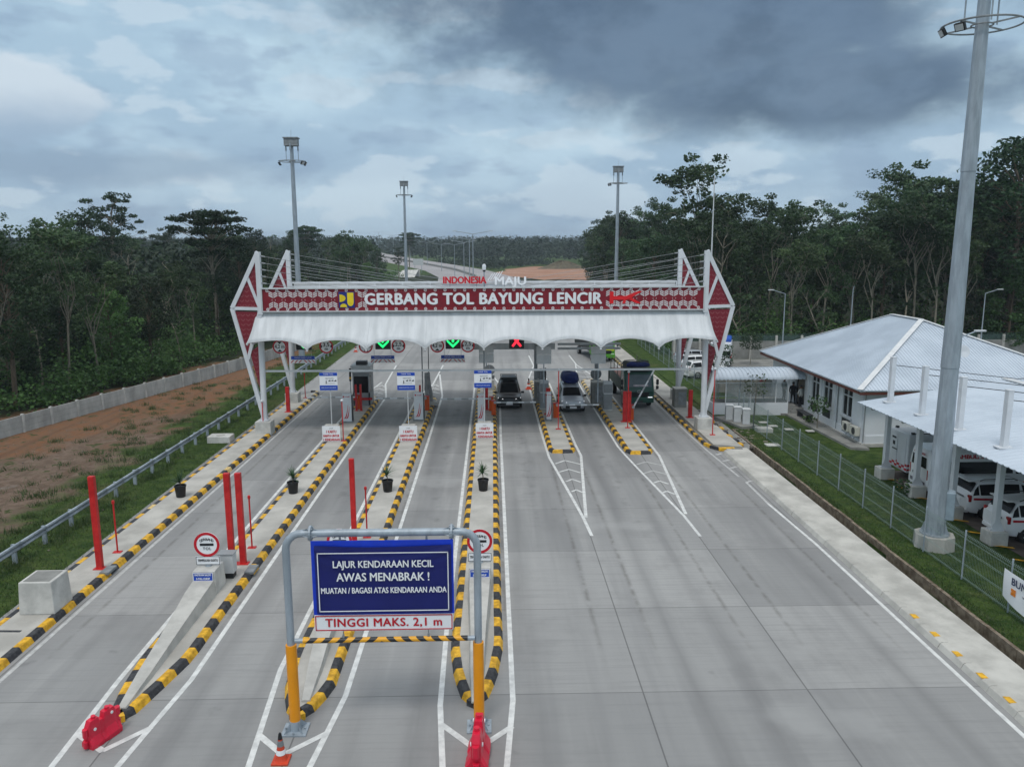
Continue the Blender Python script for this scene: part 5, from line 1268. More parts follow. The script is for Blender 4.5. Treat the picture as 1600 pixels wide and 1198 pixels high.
def truck(t, paint, W, H, cabL, L, bed_mat, green=True):
    w = W/2; h = L/2
    m = MB()
    # cab: side profile extruded across with chamfered corners
    pr_ = [(h, .55), (h+.02, 1.25), (h-.08, 1.55), (h-.42, H-.12), (h-.6, H), (h-cabL+.1, H), (h-cabL, H-.1), (h-cabL, .75), (h-.2, .5)]
    def sec(y, k): return [(h-cabL/2+(x-(h-cabL/2))*k, y, (z-1.5)*k+1.5) for x, z in pr_]
    S = [sec(-w, .95), sec(-w+.1, 1.0), sec(w-.1, 1.0), sec(w, .95)]; n_ = len(pr_)
    for i in range(3):
        for j in range(n_): m.face([S[i][j], S[i][(j+1) % n_], S[i+1][(j+1) % n_], S[i+1][j]])
    m.face(S[0][::-1]); m.face(S[-1]); build('cab', m, paint, t)
    pane(t, 'windscreen', [(h-.03, -w+.16, 1.58), (h-.03, w-.16, 1.58), (h-.36, w-.2, H-.25), (h-.36, -w+.2, H-.25)], M('windscreen_glass', (.10, .135, .155), .12, spec=.8), .03, (.0, .02))  # lighter blue-grey base colour paints a reflection into the glass
    for s in (-1, 1):
        y = s*(w+.006); q_ = [(h-.25, y, 1.55), (h-1.35, y, 1.55), (h-1.35, y, H-.35), (h-.5, y, H-.35)]
        m = MB(); m.face(q_ if s < 0 else q_[::-1]); build('side_window', m, GLASS, t)
        m = MB(); m.box((h+.12, s*(w+.22), H-.75), (.08, .2, .42), ch=.03); m.box((h+.12, s*(w+.22), H-1.15), (.08, .2, .26), ch=.03); m.tube([(h-.2, s*(w-.02), H-.4), (h+.12, s*(w+.2), H-.5), (h+.12, s*(w+.2), H-1.3), (h-.1, s*(w-.02), H-1.4)], .02, 6); build('mirror', m, BLACK, t)
        m = MB(); m.box((h+.03, s*(w-.28), .78), (.05, .34, .17), ch=.015); build('headlight', m, LAMPG if green else M('lamp_glass', s2l(210, 215, 220), .15), t)
    m = MB(); m.box((h+.05, 0, .62), (.22, W*.98, .38), ch=.05); build('bumper', m, paint, t)
    m = MB(); m.box((h+.035, 0, 1.05), (.04, W*.66, .34), ch=.01)
    for k in range(4): m.box((h+.05, 0, .93+k*.08), (.04, W*.62, .02))
    build('grille', m, BLACK, t)
    m = MB(); m.box((h+.17, 0, .52), (.015, .5, .15)); build('number_plate', m, DARK, t)
    m = MB(); m.box((h-.5, 0, H+.06), (.7, W*.8, .05)); m.box((h-.5, 0, H+.12), (.04, W*.84, .06)); build('roof_rack', m, DARK, t)
    m = MB(); m.box((-.4, 0, .72), (L-.5, .8, .22)); build('chassis', m, BLACK, t)
    # load bed
    bl = L-cabL-.15; xb = -h+bl/2
    m = MB(); m.box((xb, 0, 1.05), (bl, W, .12))
    for s in (-1, 1): m.box((xb, s*(w-.04), 1.5), (bl, .06, .8))
    m.box((-h+.04, 0, 1.5), (.06, W, .8)); m.box((-h+bl-.03, 0, 1.75), (.06, W, 1.3)); build('load_bed', m, bed_mat, t)
    m = MB(); m.box((xb, 0, 1.75), (bl-.2, W-.25, .3), ch=.06); build('load', m, RUSTB if green else bed_mat, t)
    wheel_pair(t, (h-1.1, -h+1.5), w-.02, .46, .3)
    return h
t = thing('green_truck', 'dark green cabover truck waiting in the far right open lane', 'truck', (10.9, 61.6, 0), -math.pi/2)
hh = truck(t, TRUCKG, 2.2, 2.75, 1.75, 7.6, M('bed_dark_green', s2l(50, 62, 54), .7))
m = MB()
for s in (-1, 1): m.tube([(2.0, s*1.08, 2.4), (2.0, s*1.08, 3.05), (2.0, s*.85, 3.35), (2.0, 0, 3.42)], .035, 6)
for xx in (.2, -1.6, -3.4):
    for s in (-1, 1): m.tube([(xx, s*1.08, 1.8), (xx, s*1.08, 3.05)], .03, 6)
m.box((2.02, 0, 2.95), (.04, 2.0, .75), ch=.01)
build('bow_frame', m, M('net_board', s2l(96, 98, 94), .8, var=.2), t)
m = MB()
for j in range(5): m.box((hh+.075, -.18+j*.09, 1.28), (.02, .03, .1)) if j in (0, 4) else None
ring(m, (0, 0), .06, .1, 0, .02, 16)
m2 = MB(); 
for a in range(20):
    A, B_ = 2*math.pi*a/20, 2*math.pi*(a+1)/20
    if 3 < a < 7 or 13 < a < 17: pass
    m2.bar((hh+.075, .17*math.cos(A), 1.28+.1*math.sin(A)), (hh+.075, .17*math.cos(B_), 1.28+.1*math.sin(B_)), .025)
m2.bar((hh+.075, -.08, 1.28), (hh+.075, .08, 1.28), .025)
build('emblem', m2, RIM, t)
m = MB(); m.box((hh-.02, .1, 1.72), (.04, 1.1, .14)); build('dashboard_papers', m, M('windscreen_stickers', s2l(180, 170, 175), .6, var=.3, scale=8), t)
m = MB(); m.tube([(0, -.85, 0), (0, -.5, .05), (0, 0, .02), (0, .5, .05), (0, .85, 0)], [.1, .2, .17, .21, .12], 12)
t2 = thing('tarp_roll', 'rolled blue tarpaulin lying on the cab roof of the dark green truck', 'tarpaulin', (10.95, 58.9, 3.1)); o = build('roll', m, TARP, t2, smooth=True); o.rotation_euler = (0, 0, math.pi/2)
t = thing('lime_truck', 'lime green truck driving away beyond the right lanes', 'truck', (11.0, 85.3, 0), -math.pi/2+.14)
truck(t, LIME, 2.3, 2.6, 1.8, 8.2, M('bed_black', (.02, .022, .02), .7), False)
m = MB(); m.box((4.12, 0, 1.35), (.05, 2.1, .35)); build('yellow_panel', m, M('lime_yellow', s2l(190, 200, 50), .5, var=.1), t)

# ---- parked white vehicles under the carport (rear towards the road)
def white_mpv(y, x, lb):
    t = thing('white_mpv', lb, 'car', (x+2.2, y, .02), 0, group='white MPVs parked under the carport')
    car(t, 'suv', CARW, 4.4, 1.75, 1.68)
    for s in (-1, 1):
        m = MB(); m.add([(-2.0, s*.885, .88), (1.6, s*.890, .80), (1.6, s*.890, .84), (-2.0, s*.885, .98)], [(0, 1, 2, 3)]); build('red_stripe', m, RED_S, t)
    m = MB(); m.box((-2.235, -.25, .95), (.02, .5, .08)); build('rear_badge', m, STEEL_D, t)
    m = MB(); m.box((-1.95, 0, 1.66), (.35, 1.2, .05), ch=.02); build('spoiler', m, CARW, t)
    m = MB(); m.add([(-2.03, -.70, 1.24), (-2.03, .70, 1.24), (-1.78, .6, 1.56), (-1.78, -.6, 1.56)], [(0, 3, 2, 1)]); build('hatch_glass', m, GLASS, t)
white_mpv(34.0, 21.05, 'white MPV parked between the third and fourth carport posts'); white_mpv(31.15, 20.95, 'white MPV parked nearest the camera under the carport')
t = thing('ambulance_van', 'white van ambulance with AMBULANCE in red on its roof band, under the carport', 'ambulance', (23.55, 37.0, .02), 0, group=None)
m = MB(); sect = []
for x, zt, wb_, wt in ((-2.7, 1.9, .86, .74), (-2.6, 2.28, .92, .78), (-2.2, 2.36, .94, .80), (1.2, 2.34, .94, .80), (1.75, 2.1, .94, .76), (2.25, 1.35, .93, .8), (2.65, 1.15, .86, .74), (2.72, .7, .82, .7)):
    sect.append([(x, -wb_, .35), (x, -wb_-.01, 1.2 if zt > 1.3 else zt*.8), (x, -wt-.03, zt-.2 if zt > 1.5 else zt-.05), (x, -wt+.12, zt), (x, wt-.12, zt), (x, wt+.03, zt-.2 if zt > 1.5 else zt-.05), (x, wb_+.01, 1.2 if zt > 1.3 else zt*.8), (x, wb_, .35)])
for i in range(len(sect)-1):
    for j in range(8): m.face([sect[i][j], sect[i][(j+1) % 8], sect[i+1][(j+1) % 8], sect[i+1][j]][::-1])
m.face(sect[0]); m.face(sect[-1][::-1]); build('body', m, CARW, t, smooth=True)
m = MB(); m.add([(-2.725, -.66, 1.38), (-2.725, .66, 1.38), (-2.70, .62, 1.9), (-2.70, -.62, 1.9)], [(0, 3, 2, 1)]); build('rear_window', m, GLASS, t)
for s in (-1, 1):
    m = MB(); y = s*.965; yt = s*.885
    q_ = [(-2.45, y, 1.22), (1.35, y, 1.22), (1.35, yt, 1.78), (-2.4, yt, 1.78)]; m.face(q_ if s < 0 else q_[::-1]); build('side_windows', m, GLASS, t)
    q_ = [(1.5, s*.965, 1.2), (2.15, s*.96, 1.2), (1.72, s*.90, 1.72), (1.5, s*.90, 1.76)]; m = MB(); m.face(q_ if s < 0 else q_[::-1]); build('side_windows', m, GLASS, t)
    m = MB(); q_ = [(-2.6, s*.955, .82), (2.0, s*.955, .74), (2.0, s*.955, .80), (-2.6, s*.955, .90)]; m.face(q_ if s < 0 else q_[::-1]); build('red_stripe', m, RED_S, t)
    m = MB(); m.box((-2.68, s*.78, 1.1), (.06, .1, .5), ch=.02); build('tail_light', m, TAILR, t)
m = MB(); m.add([(1.80, -.72, 2.03), (1.80, .72, 2.03), (2.28, .76, 1.38), (2.28, -.76, 1.38)], [(0, 3, 2, 1)]); build('windscreen', m, GLASS, t)
m = MB(); m.box((-2.735, .25, .98), (.02, .45, .13)); build('number_plate', m, DARK, t)
o = text('lettering', 'AMBULANCE', RED_S, t, (-.45, -.862, 2.02), .27, w=1.85, off=.012, ext=.004, rx=math.radians(-18))
o = text('lettering', 'AMBULANCE', RED_S, t, (-2.72, 0, 2.04), .14, w=1.0, off=.004, ext=.004, rz=-math.pi/2)
m = MB(); m.box((-2.74, -.0, .62), (.02, 1.3, .16)); build('chequer', m, M('grey_marking', s2l(120, 120, 125), .5, var=.4, scale=12), t)
wheel_pair(t, (1.75, -1.6), .955, .34)
t = thing('box_ambulance', 'white box ambulance with red chequers at the far bay of the carport', 'ambulance', (23.7, 39.75, .02), 0)
m = MB(); m.box((-.5, 0, 1.45), (4.0, 1.95, 2.0), ch=.06); build('box_body', m, WHITE, t)
m = MB(); m.add([(1.5, -.9, .4), (3.0, -.88, .4), (3.05, -.85, 1.0), (2.5, -.82, 1.15), (2.0, -.76, 1.85), (1.5, -.8, 1.95), (1.5, .9, .4), (3.0, .88, .4), (3.05, .85, 1.0), (2.5, .82, 1.15), (2.0, .76, 1.85), (1.5, .8, 1.95)],
                 [(0, 1, 2, 3, 4, 5), (11, 10, 9, 8, 7, 6), (1, 7, 8, 2), (2, 8, 9, 3), (3, 9, 10, 4), (4, 10, 11, 5), (0, 6, 7, 1)]); build('cab', m, CARW, t)
m = MB()
for i in range(16):
    for j in range(3):
        if (i+j) % 2 == 0: m.box((-2.5+.02+i*.25+.12, -.985, .62+j*.11), (.25, .006, .11))
for i in range(7):
    for j in range(3):
        if (i+j) % 2 == 0: m.box((-2.51, -.85+i*.25, .62+j*.11), (.006, .25, .11))
build('chequer', m, RED_S, t)
m = MB(); m.box((-2.515, .45, 1.55), (.02, .7, 1.5)); m.box((-2.515, -.45, 1.55), (.02, .7, 1.5)); build('rear_door', m, WHITE, t)
m = MB(); m.box((-2.53, .4, 2.05), (.01, .4, .1)); m.box((-2.53, .4, 1.75), (.01, .22, .2)); m.box((-2.53, .3, 1.45), (.01, .5, .06)); build('dark_markings', m, TXT_D, t)
m = MB(); ring(m, (0, 0), .12, .2, -.99, -.98, 18); m.box((-.0, -.99, 1.35-1.35), (.12, .01, .12)); o = build('red_emblem', m, RED_S, t); o.location = (-1.2, 0, 1.85)
m = MB(); m.box((-2.2, -.8, 2.5), (.14, .14, .1)); m.box((-2.2, .8, 2.5), (.14, .14, .1)); m.tube([(-2.2, -.9, 2.5), (1.3, -.9, 2.5)], .03, 6); build('roof_lamp', m, DARK, t)
wheel_pair(t, (2.2, -1.5), .93, .36)

# far yard vehicles behind the gate
def simple_far(x, y, rz, lb, paint):
    t = thing('parked_car', lb, 'car', (x, y, .02), rz, group='cars parked in the yard behind the gate'); car(t, 'suv', paint, 4.3, 1.72, 1.6)
simple_far(19.6, 71.5, .25, 'white car parked in the yard behind the rear right canopy column', CARW); simple_far(20.0, 75.2, .2, 'white car parked in the middle of the yard row', CARW)
simple_far(20.6, 79.0, .2, 'silver car parked farthest in the yard behind the gate', CARS)
t = thing('rescue_truck', 'white truck with red band and blue tarpaulin in the yard behind the red gate panels', 'truck', (23.0, 78.5, .02), 1.25)
m = MB(); m.box((0, 0, 1.5), (3.4, 2.0, 1.9), ch=.05); build('box_body', m, WHITE, t)
m = MB(); m.box((0, 0, 1.05), (3.44, 2.04, .22)); build('red_band', m, RED_S, t)
m = MB(); m.box((-2.4, 0, 1.2), (1.3, 1.9, 1.6), ch=.12, taper=.88); build('cab', m, WHITE, t)
m = MB(); m.box((-2.4, 0, 1.6), (1.34, 1.94, .4), ch=.05); build('cab_windows', m, GLASS, t)
m = MB(); m.box((.4, 0, 2.65), (2.3, 1.9, .5), ch=.15); build('tarpaulin', m, M('bright_blue_tarp', s2l(30, 80, 170), .6, var=.2), t)
wheel_pair(t, (-2.3, 1.0), .98, .4)

# ================================================================== RIGHT HAND SIDE
# wire mesh fence
def mesh_fence(name, lb, x0, y0, x1, y1, step=2.62, z=.05, h=1.82, wires=True, sp=.12):
    L = math.hypot(x1-x0, y1-y0); d = ((x1-x0)/L, (y1-y0)/L); nrm = (-d[1], d[0]); t = thing(name, lb, 'fence', (x0, y0, z))
    n = int(round(L/step)); step = L/n
    for k in range(n+1):
        s = k*step; m = MB(); m.tube([(d[0]*s, d[1]*s, -.1), (d[0]*s, d[1]*s, h+.05)], .03, 8); m.lathe([(.036, 0), (.03, .03), (0, .04)], (d[0]*s, d[1]*s, h+.05), 8); build('post', m, STEEL, t)
        if k < n:
            m = MB(); r_ = .0045
            def P(s_, z_, o=0.0): return (d[0]*s_+nrm[0]*o, d[1]*s_+nrm[1]*o, z_)
            for zz, o in ((.12, 0), (.2, .05), (.62, 0), (.70, .05), (1.15, 0), (1.23, .05), (1.62, .05), (1.7, 0), (1.78, .04)): m.tube([P(s+.02, zz, o), P(s+step-.02, zz, o)], .006, 4, cap=False)
            q_ = s+.06
            while q_ < s+step-.03:
                m.tube([P(q_, .02, -.02), P(q_, .12), P(q_, .2, .05), P(q_, .3), P(q_, 1.55), P(q_, 1.66, .05), P(q_, h)], r_, 3, cap=False); q_ += sp
            build('panel', m, WIRE, t)
    return t
mesh_fence('mesh_fence', 'grey wire mesh fence running along the grass verge beside the carport', 16.95, 16.2, 17.1, 50.4, 2.63, sp=.085)
mesh_fence('mesh_fence', 'grey wire mesh fence beyond the covered walkway, behind the canopy columns', 17.1, 58.6, 17.6, 95, 2.6, sp=.16)
mesh_fence('mesh_fence', 'short wire mesh fence returning towards the covered walkway', 17.1, 50.4, 17.4, 54.6, 1.4, sp=.12)
# banner on the fence
t = thing('fence_banner', 'white banner with an orange mark tied to the mesh fence at the right edge', 'banner', (16.9, 22.6, .6))
m = MB(); V = []; nx, nz = 24, 10
for j in range(nz+1):
    for i in range(nx+1):
        u, v_ = i/nx, j/nz; y = 24.25-3.4*u; zb = .62 - .16*math.sin(math.pi*u)-.25*u; zt = 1.58-.06*math.sin(math.pi*u)
        z = zb+(zt-zb)*v_; V.append((16.86-.025*math.sin(3*math.pi*u+2*v_)-.015*math.sin(9*u), y, z))
m.v = V
for j in range(nz):
    for i in range(nx): a = j*(nx+1)+i; m.f.append((a, a+1, a+nx+2, a+nx+1)); m.m.append(0)
build('cloth', m, SIGNW, t, world=True, smooth=True)
text('lettering', 'BUMN', M('banner_text', s2l(50, 60, 90), .6), t, (16.81, 23.3, 1.3), .34, w=1.0, rz=-math.pi/2, off=.006, ext=.003, world=True)
text('small_lettering', 'UNTUK INDONESIA', M('banner_text', s2l(50, 60, 90), .6), t, (16.81, 22.75, 1.0), .1, w=1.0, rz=-math.pi/2, ext=.003, world=True)
m = MB()
for a_, b_ in ((0, 0), (.12, .12), (0, .12), (.12, 0)): m.box((16.815, 23.75-a_, .9+b_), (.012, .1, .1), rz=0)
m.box((16.812, 23.69, .96), (.012, .09, .09)); build('orange_mark', m, M('mark_orange', s2l(222, 130, 40), .5), t, world=True)

# high mast lights
def mast(x, y, h, r0, r1, zr, lb, base=True, lamps=((2.5, 1), (2.9, 1), (.3, 0)), flood=1.0):
    t = thing('high_mast', lb, 'light mast', (x, y, 0), group='tall floodlight masts')
    m = MB(); m.tube([(0, 0, .6 if base else 0), (0, 0, h*.33), (0, 0, h*.331), (0, 0, h*.66), (0, 0, h*.661), (0, 0, h)], [r0, r0+(r1-r0)*.33-.008, r0+(r1-r0)*.33+.012, r0+(r1-r0)*.66-.008, r0+(r1-r0)*.66+.01, r1], 8)
    build('pole', m, STEEL, t)
    m = MB(); nr = 36; rr_ = 1.33
    m.tube([(rr_*math.cos(2*math.pi*k/nr), rr_*math.sin(2*math.pi*k/nr), zr) for k in range(nr+1)], .035, 6)
    m.tube([(.36*math.cos(2*math.pi*k/18), .36*math.sin(2*math.pi*k/18), zr) for k in range(19)], .03, 6)
    for k in range(4): a = k*math.pi/2+.5; m.bar((.36*math.cos(a), .36*math.sin(a), zr), (rr_*math.cos(a), rr_*math.sin(a), zr), .05)
    build('ring', m, STEEL_D, t)
    # head gear: three hoist rollers hung from the top plate
    m = MB(); m.box((0, 0, h+.06), (1.5, 1.0, .1)); m.box((0, 0, h-.35), (1.35, .8, .75), ch=.02)
    m.tube([(0, 0, h), (0, 0, h+.9)], .012, 5)
    build('head_frame', m, STEEL_D, t)
    for k, a in enumerate((.2, math.pi-.2, -1.6)):
        m = MB(); x_, y_ = .62*math.cos(a), .55*math.sin(a)
        m.tube([(x_, y_, h-.5), (x_, y_, h-1.0)], .07, 10); m.tube([(x_, y_, h-1.0), (x_, y_, zr+.05)], .03, 6); m.box((x_, y_, h-1.05), (.16, .12, .22), ch=.02)
        build('hoist_arm', m, STEEL, t, smooth=False)
    for a, fl in lamps:
        m = MB(); x_, y_ = rr_*math.cos(a), rr_*math.sin(a)
        mt = Matrix.Rotation(a, 3, 'Z') @ Matrix.Rotation(.5, 3, 'Y')
        m.box((x_, y_, zr-.22), (.12, .46*flood, .36*flood), mat=mt, ch=.01); m.tube([(x_*.98, y_*.98, zr), (x_*1.02, y_*1.02, zr-.2)], .025, 6)
        fo = build('floodlight', m, BLACK, t)
        m = MB(); c_ = Vector((x_, y_, zr-.22)); m.box(c_+mt @ Vector((.065, 0, 0)), (.012, .36*flood, .27*flood), mat=mt); build('lens', m, GREY_L, fo)
    if base:
        m = MB(); m.lathe([(.0, 0), (.78, 0), (.76, .62), (0, .63)], n=8); build('footing', m, CONC, t)
        m = MB(); m.cyl((0, 0, .63), (0, 0, .68), .55, 16)
        for k in range(8): a = k*math.pi/4; c_, s_ = math.cos(a), math.sin(a); m.add([(r0*.95*c_, r0*.95*s_, .68), (.53*c_, .53*s_, .68), (r0*.95*c_, r0*.95*s_, 1.15)], [(0, 1, 2)])
        build('flange', m, STEEL, t)
        m = MB(); m.box((.40, -.12, 1.85), (.42, .5, 1.15), ch=.04, rz=-.5); build('control_box', m, M('control_box_steel', s2l(140, 156, 166), .5, .2, var=.12), t)
    return t
big = mast(17.72, 29.9, 22.3, .385, .2, 19.85, 'huge galvanised floodlight mast on an octagonal footing beside the mesh fence', True, ((3.0, 1), (3.65, 1), (1.05, 1)), .8)
mast(-20.1, 83, 22.6, .33, .17, 20.4, 'floodlight mast behind the left end of the canopy, tallest looking of the three far ones', False, ((0, 1), (.5, 1), (-.5, 1), (3, 1)), .9)
mast(-14.95, 139, 22.6, .33, .17, 20.4, 'floodlight mast farthest away, rising left of the slogan letters', False, ((0, 1), (.5, 1), (3, 1)), .9)
mast(17.6, 113, 22.6, .33, .17, 20.4, 'floodlight mast rising behind the right half of the canopy', False, ((3.0, 1), (3.6, 1)), .9)
t = thing('thin_pole', 'thin white pole rising behind the top of the front right diamond', 'pole', (16.3, 59.2, 0))
m = MB(); m.tube([(0, 0, 0), (0, 0, 8), (0, 0, 17.0)], [.08, .06, .035], 8); build('shaft', m, WHITE_W, t)
m = MB(); m.bar((-.15, 0, 16.8), (.15, 0, 16.8), .04); m.tube([(0, 0, 17), (0, 0, 17.35)], .012, 5); build('tip', m, STEEL, t)

# concrete cabinets and slabs
for k, (x, y) in enumerate(((16.15, 52.7), (16.5, 52.0), (16.88, 51.3))):
    t = thing('electric_cabinet', ('farthest', 'middle', 'nearest')[k]+' of the three pale grey cabinets on a concrete strip by the mesh fence', 'cabinet', (x, y, .25), -.15, group='pale grey electric cabinets')
    m = MB(); m.box((0, 0, .5), (.46, .5, 1.0), ch=.02); build('body', m, GREY_L, t); m = MB(); m.box((0, 0, 1.02), (.54, .58, .05), ch=.01, taper=.95); build('lid', m, WHITE_W, t); m = MB(); m.box((-.238, 0, .5), (.015, .38, .7)); build('door', m, GREY, t)
m = MB(); m.box((16.5, 52.2, .12), (1.3, 3.4, .26), rz=.28); tag(build('cabinet_plinth', m, CONC_D), 'grey concrete strip carrying the three pale grey cabinets', 'plinth')
q = random.Random(11)
for k, (x, y, s) in enumerate(((18.4, 52.3, .5), (18.7, 51.2, .5), (19.4, 50.2, .5), (20.6, 49.7, .45), (17.6, 49.8, .9), (16.9, 46.2, .75), (17.8, 74, .6))):
    m = MB(); m.box((0, 0, 0), (s*1.1, s*.8, .07 if k != 4 else .3), ch=.015); tag(build('concrete_slab', m, CONC_W, loc=(x, y, .1 if k != 4 else .18)), ['pale slab set in the grass nearest the covered walkway', 'second pale slab in the grass from the covered walkway', 'third pale slab in the grass from the covered walkway', 'pale slab in the grass beside the planted path', 'rough concrete chamber in the grass in front of the cabinets', 'flat pale slab in the grass outside the mesh fence', 'pale slab in the grass far along the verge behind the gate'][k], 'concrete slab')

# office building -----------------------------------------------------------
bld = thing('office_building', 'white office with a big hipped white metal roof beside the mesh fence', 'building', (29.5, 53.9, 0))
x0, x1, y0, y1 = 22.3, 36.2, 45.9, 61.8; zw = 3.62
m = MB(); T_ = .2
def wallseg(a, b, z0, z1, th=.2):
    a, b = Vector(a), Vector(b); c = (a+b)/2; d = b-a; L = d.length; m.box((c.x, c.y, (z0+z1)/2), (L, th, z1-z0), rz=math.atan2(d.y, d.x))
WN = [(54.0, 52.7), (52.0, 50.6), (49.05, 47.65)]    # tall windows on the left wall (y far, y near)
ops = sorted([(b, a, 1.35, 3.15) for a, b in WN])
ycur = y0
for (ya, yb, za, zb_) in ops:
    wallseg((x0+.1, ycur), (x0+.1, ya), 0, zw); wallseg((x0+.1, ya), (x0+.1, yb), 0, za); wallseg((x0+.1, ya), (x0+.1, yb), zb_, zw); ycur = yb
wallseg((x0+.1, ycur), (x0+.1, 55.2), 0, zw); wallseg((x0+.1, 55.2), (x0+.1, 56.9), 2.75, zw); wallseg((x0+.1, 56.9), (x0+.1, y1), 0, zw)
wallseg((x0+.2, y0+.1), (x1-.2, y0+.1), 0, zw); wallseg((x0+.2, y1-.1), (x1-.2, y1-.1), 0, zw); wallseg((x1-.1, y0), (x1-.1, y1), 0, zw)
build('wall', m, WALLW, bld, world=True)
m = MB()
for yy in (46.3, 50.1, 52.35, 54.5): m.box((x0-.03, yy, zw/2), (.1, .32, zw))
m.box((x0-.02, 53.0 if False else 50.8, .42), (.09, 9.2, .5)); m.box((29.3, y0-.03, .45), (13.8, .07, .5)); build('pilaster', m, WALLW, bld, world=True)
m = MB(); m.box((29.3, 53.9, .12), (14.3, 16.3, .2)); build('floor_slab', m, CONC, bld, world=True)
for a, b in WN:
    m = MB(); yc, wy = (a+b)/2, a-b
    for yy in (a-.03, yc, b+.03): m.box((x0+.06, yy, 2.25), (.08, .07, 1.8))
    for zz in (1.38, 2.68, 3.12): m.box((x0+.06, yc, zz), (.075, wy-.02, .07))
    fr = build('window_frame', m, WHITE, bld, world=True)
    m = MB(); m.box((x0+.1, yc, 2.25), (.02, wy-.06, 1.74)); gl = build('window_glass', m, GLASS, bld, world=True)
    m = MB(); m.box((x0-.012, yc, .88), (.05, wy*.8, .62)); build('vent_panel', m, DARK, bld, world=True)
    m = MB(); m.box((x0-.03, yc, 1.3), (.16, wy+.16, .07)); build('sill', m, WHITE_W, bld, world=True)
m = MB(); m.box((x0+.12, 56.05, 1.5), (.04, 1.6, 2.5)); build('door', m, GLASS, bld, world=True)
m = MB(); m.tube([(x0-.06, 49.6, .3), (x0-.06, 49.6, 3.5)], .04, 8); m.tube([(x0-.03, y0-.03, .3), (x0-.03, y0-.03, 3.5)], .04, 8); build('downpipe', m, GREY, bld, world=True)
# roof
ex0, ex1, ey0, ey1, ze, zr_ = 21.5, 37.0, 45.1, 62.7, 3.62, 6.95
xr_, ry0, ry1 = (ex0+ex1)/2, 53.1, 57.2
xr_ = 29.2
E_ = [(ex0, ey0, ze), (ex1, ey0, ze), (ex1, ey1, ze), (ex0, ey1, ze)]; R0, R1 = (xr_, ry0, zr_), (xr_, ry1, zr_)
m = MB(); m.face([E_[3], E_[0], R0, R1]); m.face([E_[0], E_[1], R0]); m.face([E_[1], E_[2], R1, R0]); m.face([E_[2], E_[3], R1])
dn_ = lambda p: (p[0], p[1], p[2]-.06)
m.face([dn_(E_[0]), dn_(E_[3]), dn_(E_[2]), dn_(E_[1])])
for a, b in ((0, 1), (1, 2), (2, 3), (3, 0)): m.face([E_[a], dn_(E_[a]), dn_(E_[b]), E_[b]])
roof = build('roof', m, ROOFW, bld, world=True)
# standing ribs, clipped at the hips and the ridge
m = MB(); sp = .21
def rib(a, b):
    a, b = Vector(a), Vector(b)
    if (b-a).length < .15: return
    m.bar(a+Vector((0, 0, .014)), b+Vector((0, 0, .014)), .05, .03)
y = ey0+.1
while y < ey1:
    for xe, s in ((ex0, 1), (ex1, -1)):
        if y < ry0: f = (y-ey0)/(ry0-ey0)
        elif y > ry1: f = (ey1-y)/(ey1-ry1)
        else: f = 1
        rib((xe, y, ze), (xe+(xr_-xe)*f, y, ze+(zr_-ze)*f))
    y += sp
x = ex0+.1
while x < ex1:
    f = (x-ex0)/(xr_-ex0) if x < xr_ else (ex1-x)/(ex1-xr_)
    rib((x, ey0, ze), (x, ey0+(ry0-ey0)*f, ze+(zr_-ze)*f)); rib((x, ey1, ze), (x, ey1+(ry1-ey1)*f, ze+(zr_-ze)*f)); x += sp
o = build('roof_ribs', m, ROOFW, roof, world=False); o.data.transform(Matrix.Translation(-Vector(bld.location)))
m = MB()
for a, b in ((E_[0], R0), (E_[1], R0), (E_[2], R1), (E_[3], R1), (R0, R1)): m.bar(Vector(a)+Vector((0, 0, .05)), Vector(b)+Vector((0, 0, .05)), .34, .04)
o = build('ridge_cap', m, ROOFT, roof); o.data.transform(Matrix.Translation(-Vector(bld.location)))
m = MB()
for a, b in ((0, 1), (1, 2), (2, 3), (3, 0)):
    a_, b_ = Vector(E_[a])*.995+Vector((29.2*.005, 53.9*.005, 0)), Vector(E_[b])*.995+Vector((29.2*.005, 53.9*.005, 0)); m.bar(a_-Vector((0, 0, .19)), b_-Vector((0, 0, .16)), .05, .15)
build('fascia', m, BROWN, bld, world=True)
# bench, AC units, path, planter
m = MB(); m.prism([(20.6, 54.9), (20.9, 54.9-.1), (21.3, 45.3), (22.28, 45.0), (22.28, 55.1), (20.6, 55.1)], -.05, .14); tag(build('side_path', m, CONC_D), 'worn concrete path along the left wall of the white office', 'path', kind='structure')
for k, (x, y) in enumerate(((22.0, 47.55), (22.0, 46.45))):
    t = thing('outdoor_unit', ('farther', 'nearer')[k]+' beige air conditioner unit on the wall near the office corner', 'air conditioner', (x, y, .62), group='beige air conditioner units')
    m = MB(); m.box((0, 0, .28), (.3, .8, .56), ch=.03); build('casing', m, M('ac_beige', s2l(196, 194, 184), .5, var=.05), t)
    m = MB(); m.cyl((-.152, -.12, .28), (-.162, -.12, .28), .22, 20); build('fan_grille', m, DARK, t); m = MB(); m.box((0, 0, -.04), (.34, .7, .04)); m.box((.13, -.3, -.17), (.04, .04, .3)); m.box((.13, .3, -.17), (.04, .04, .3)); build('bracket', m, STEEL, t)
t = thing('dark_bench', 'dark bench on the path below the office windows', 'bench', (21.6, 53.2, .14))
m = MB(); m.box((0, 0, .42), (.45, 1.9, .06)); build('seat', m, DARK, t)
for yy in (-.8, .8): m = MB(); m.box((0, yy, .2), (.4, .08, .4)); build('leg', m, DARK, t)
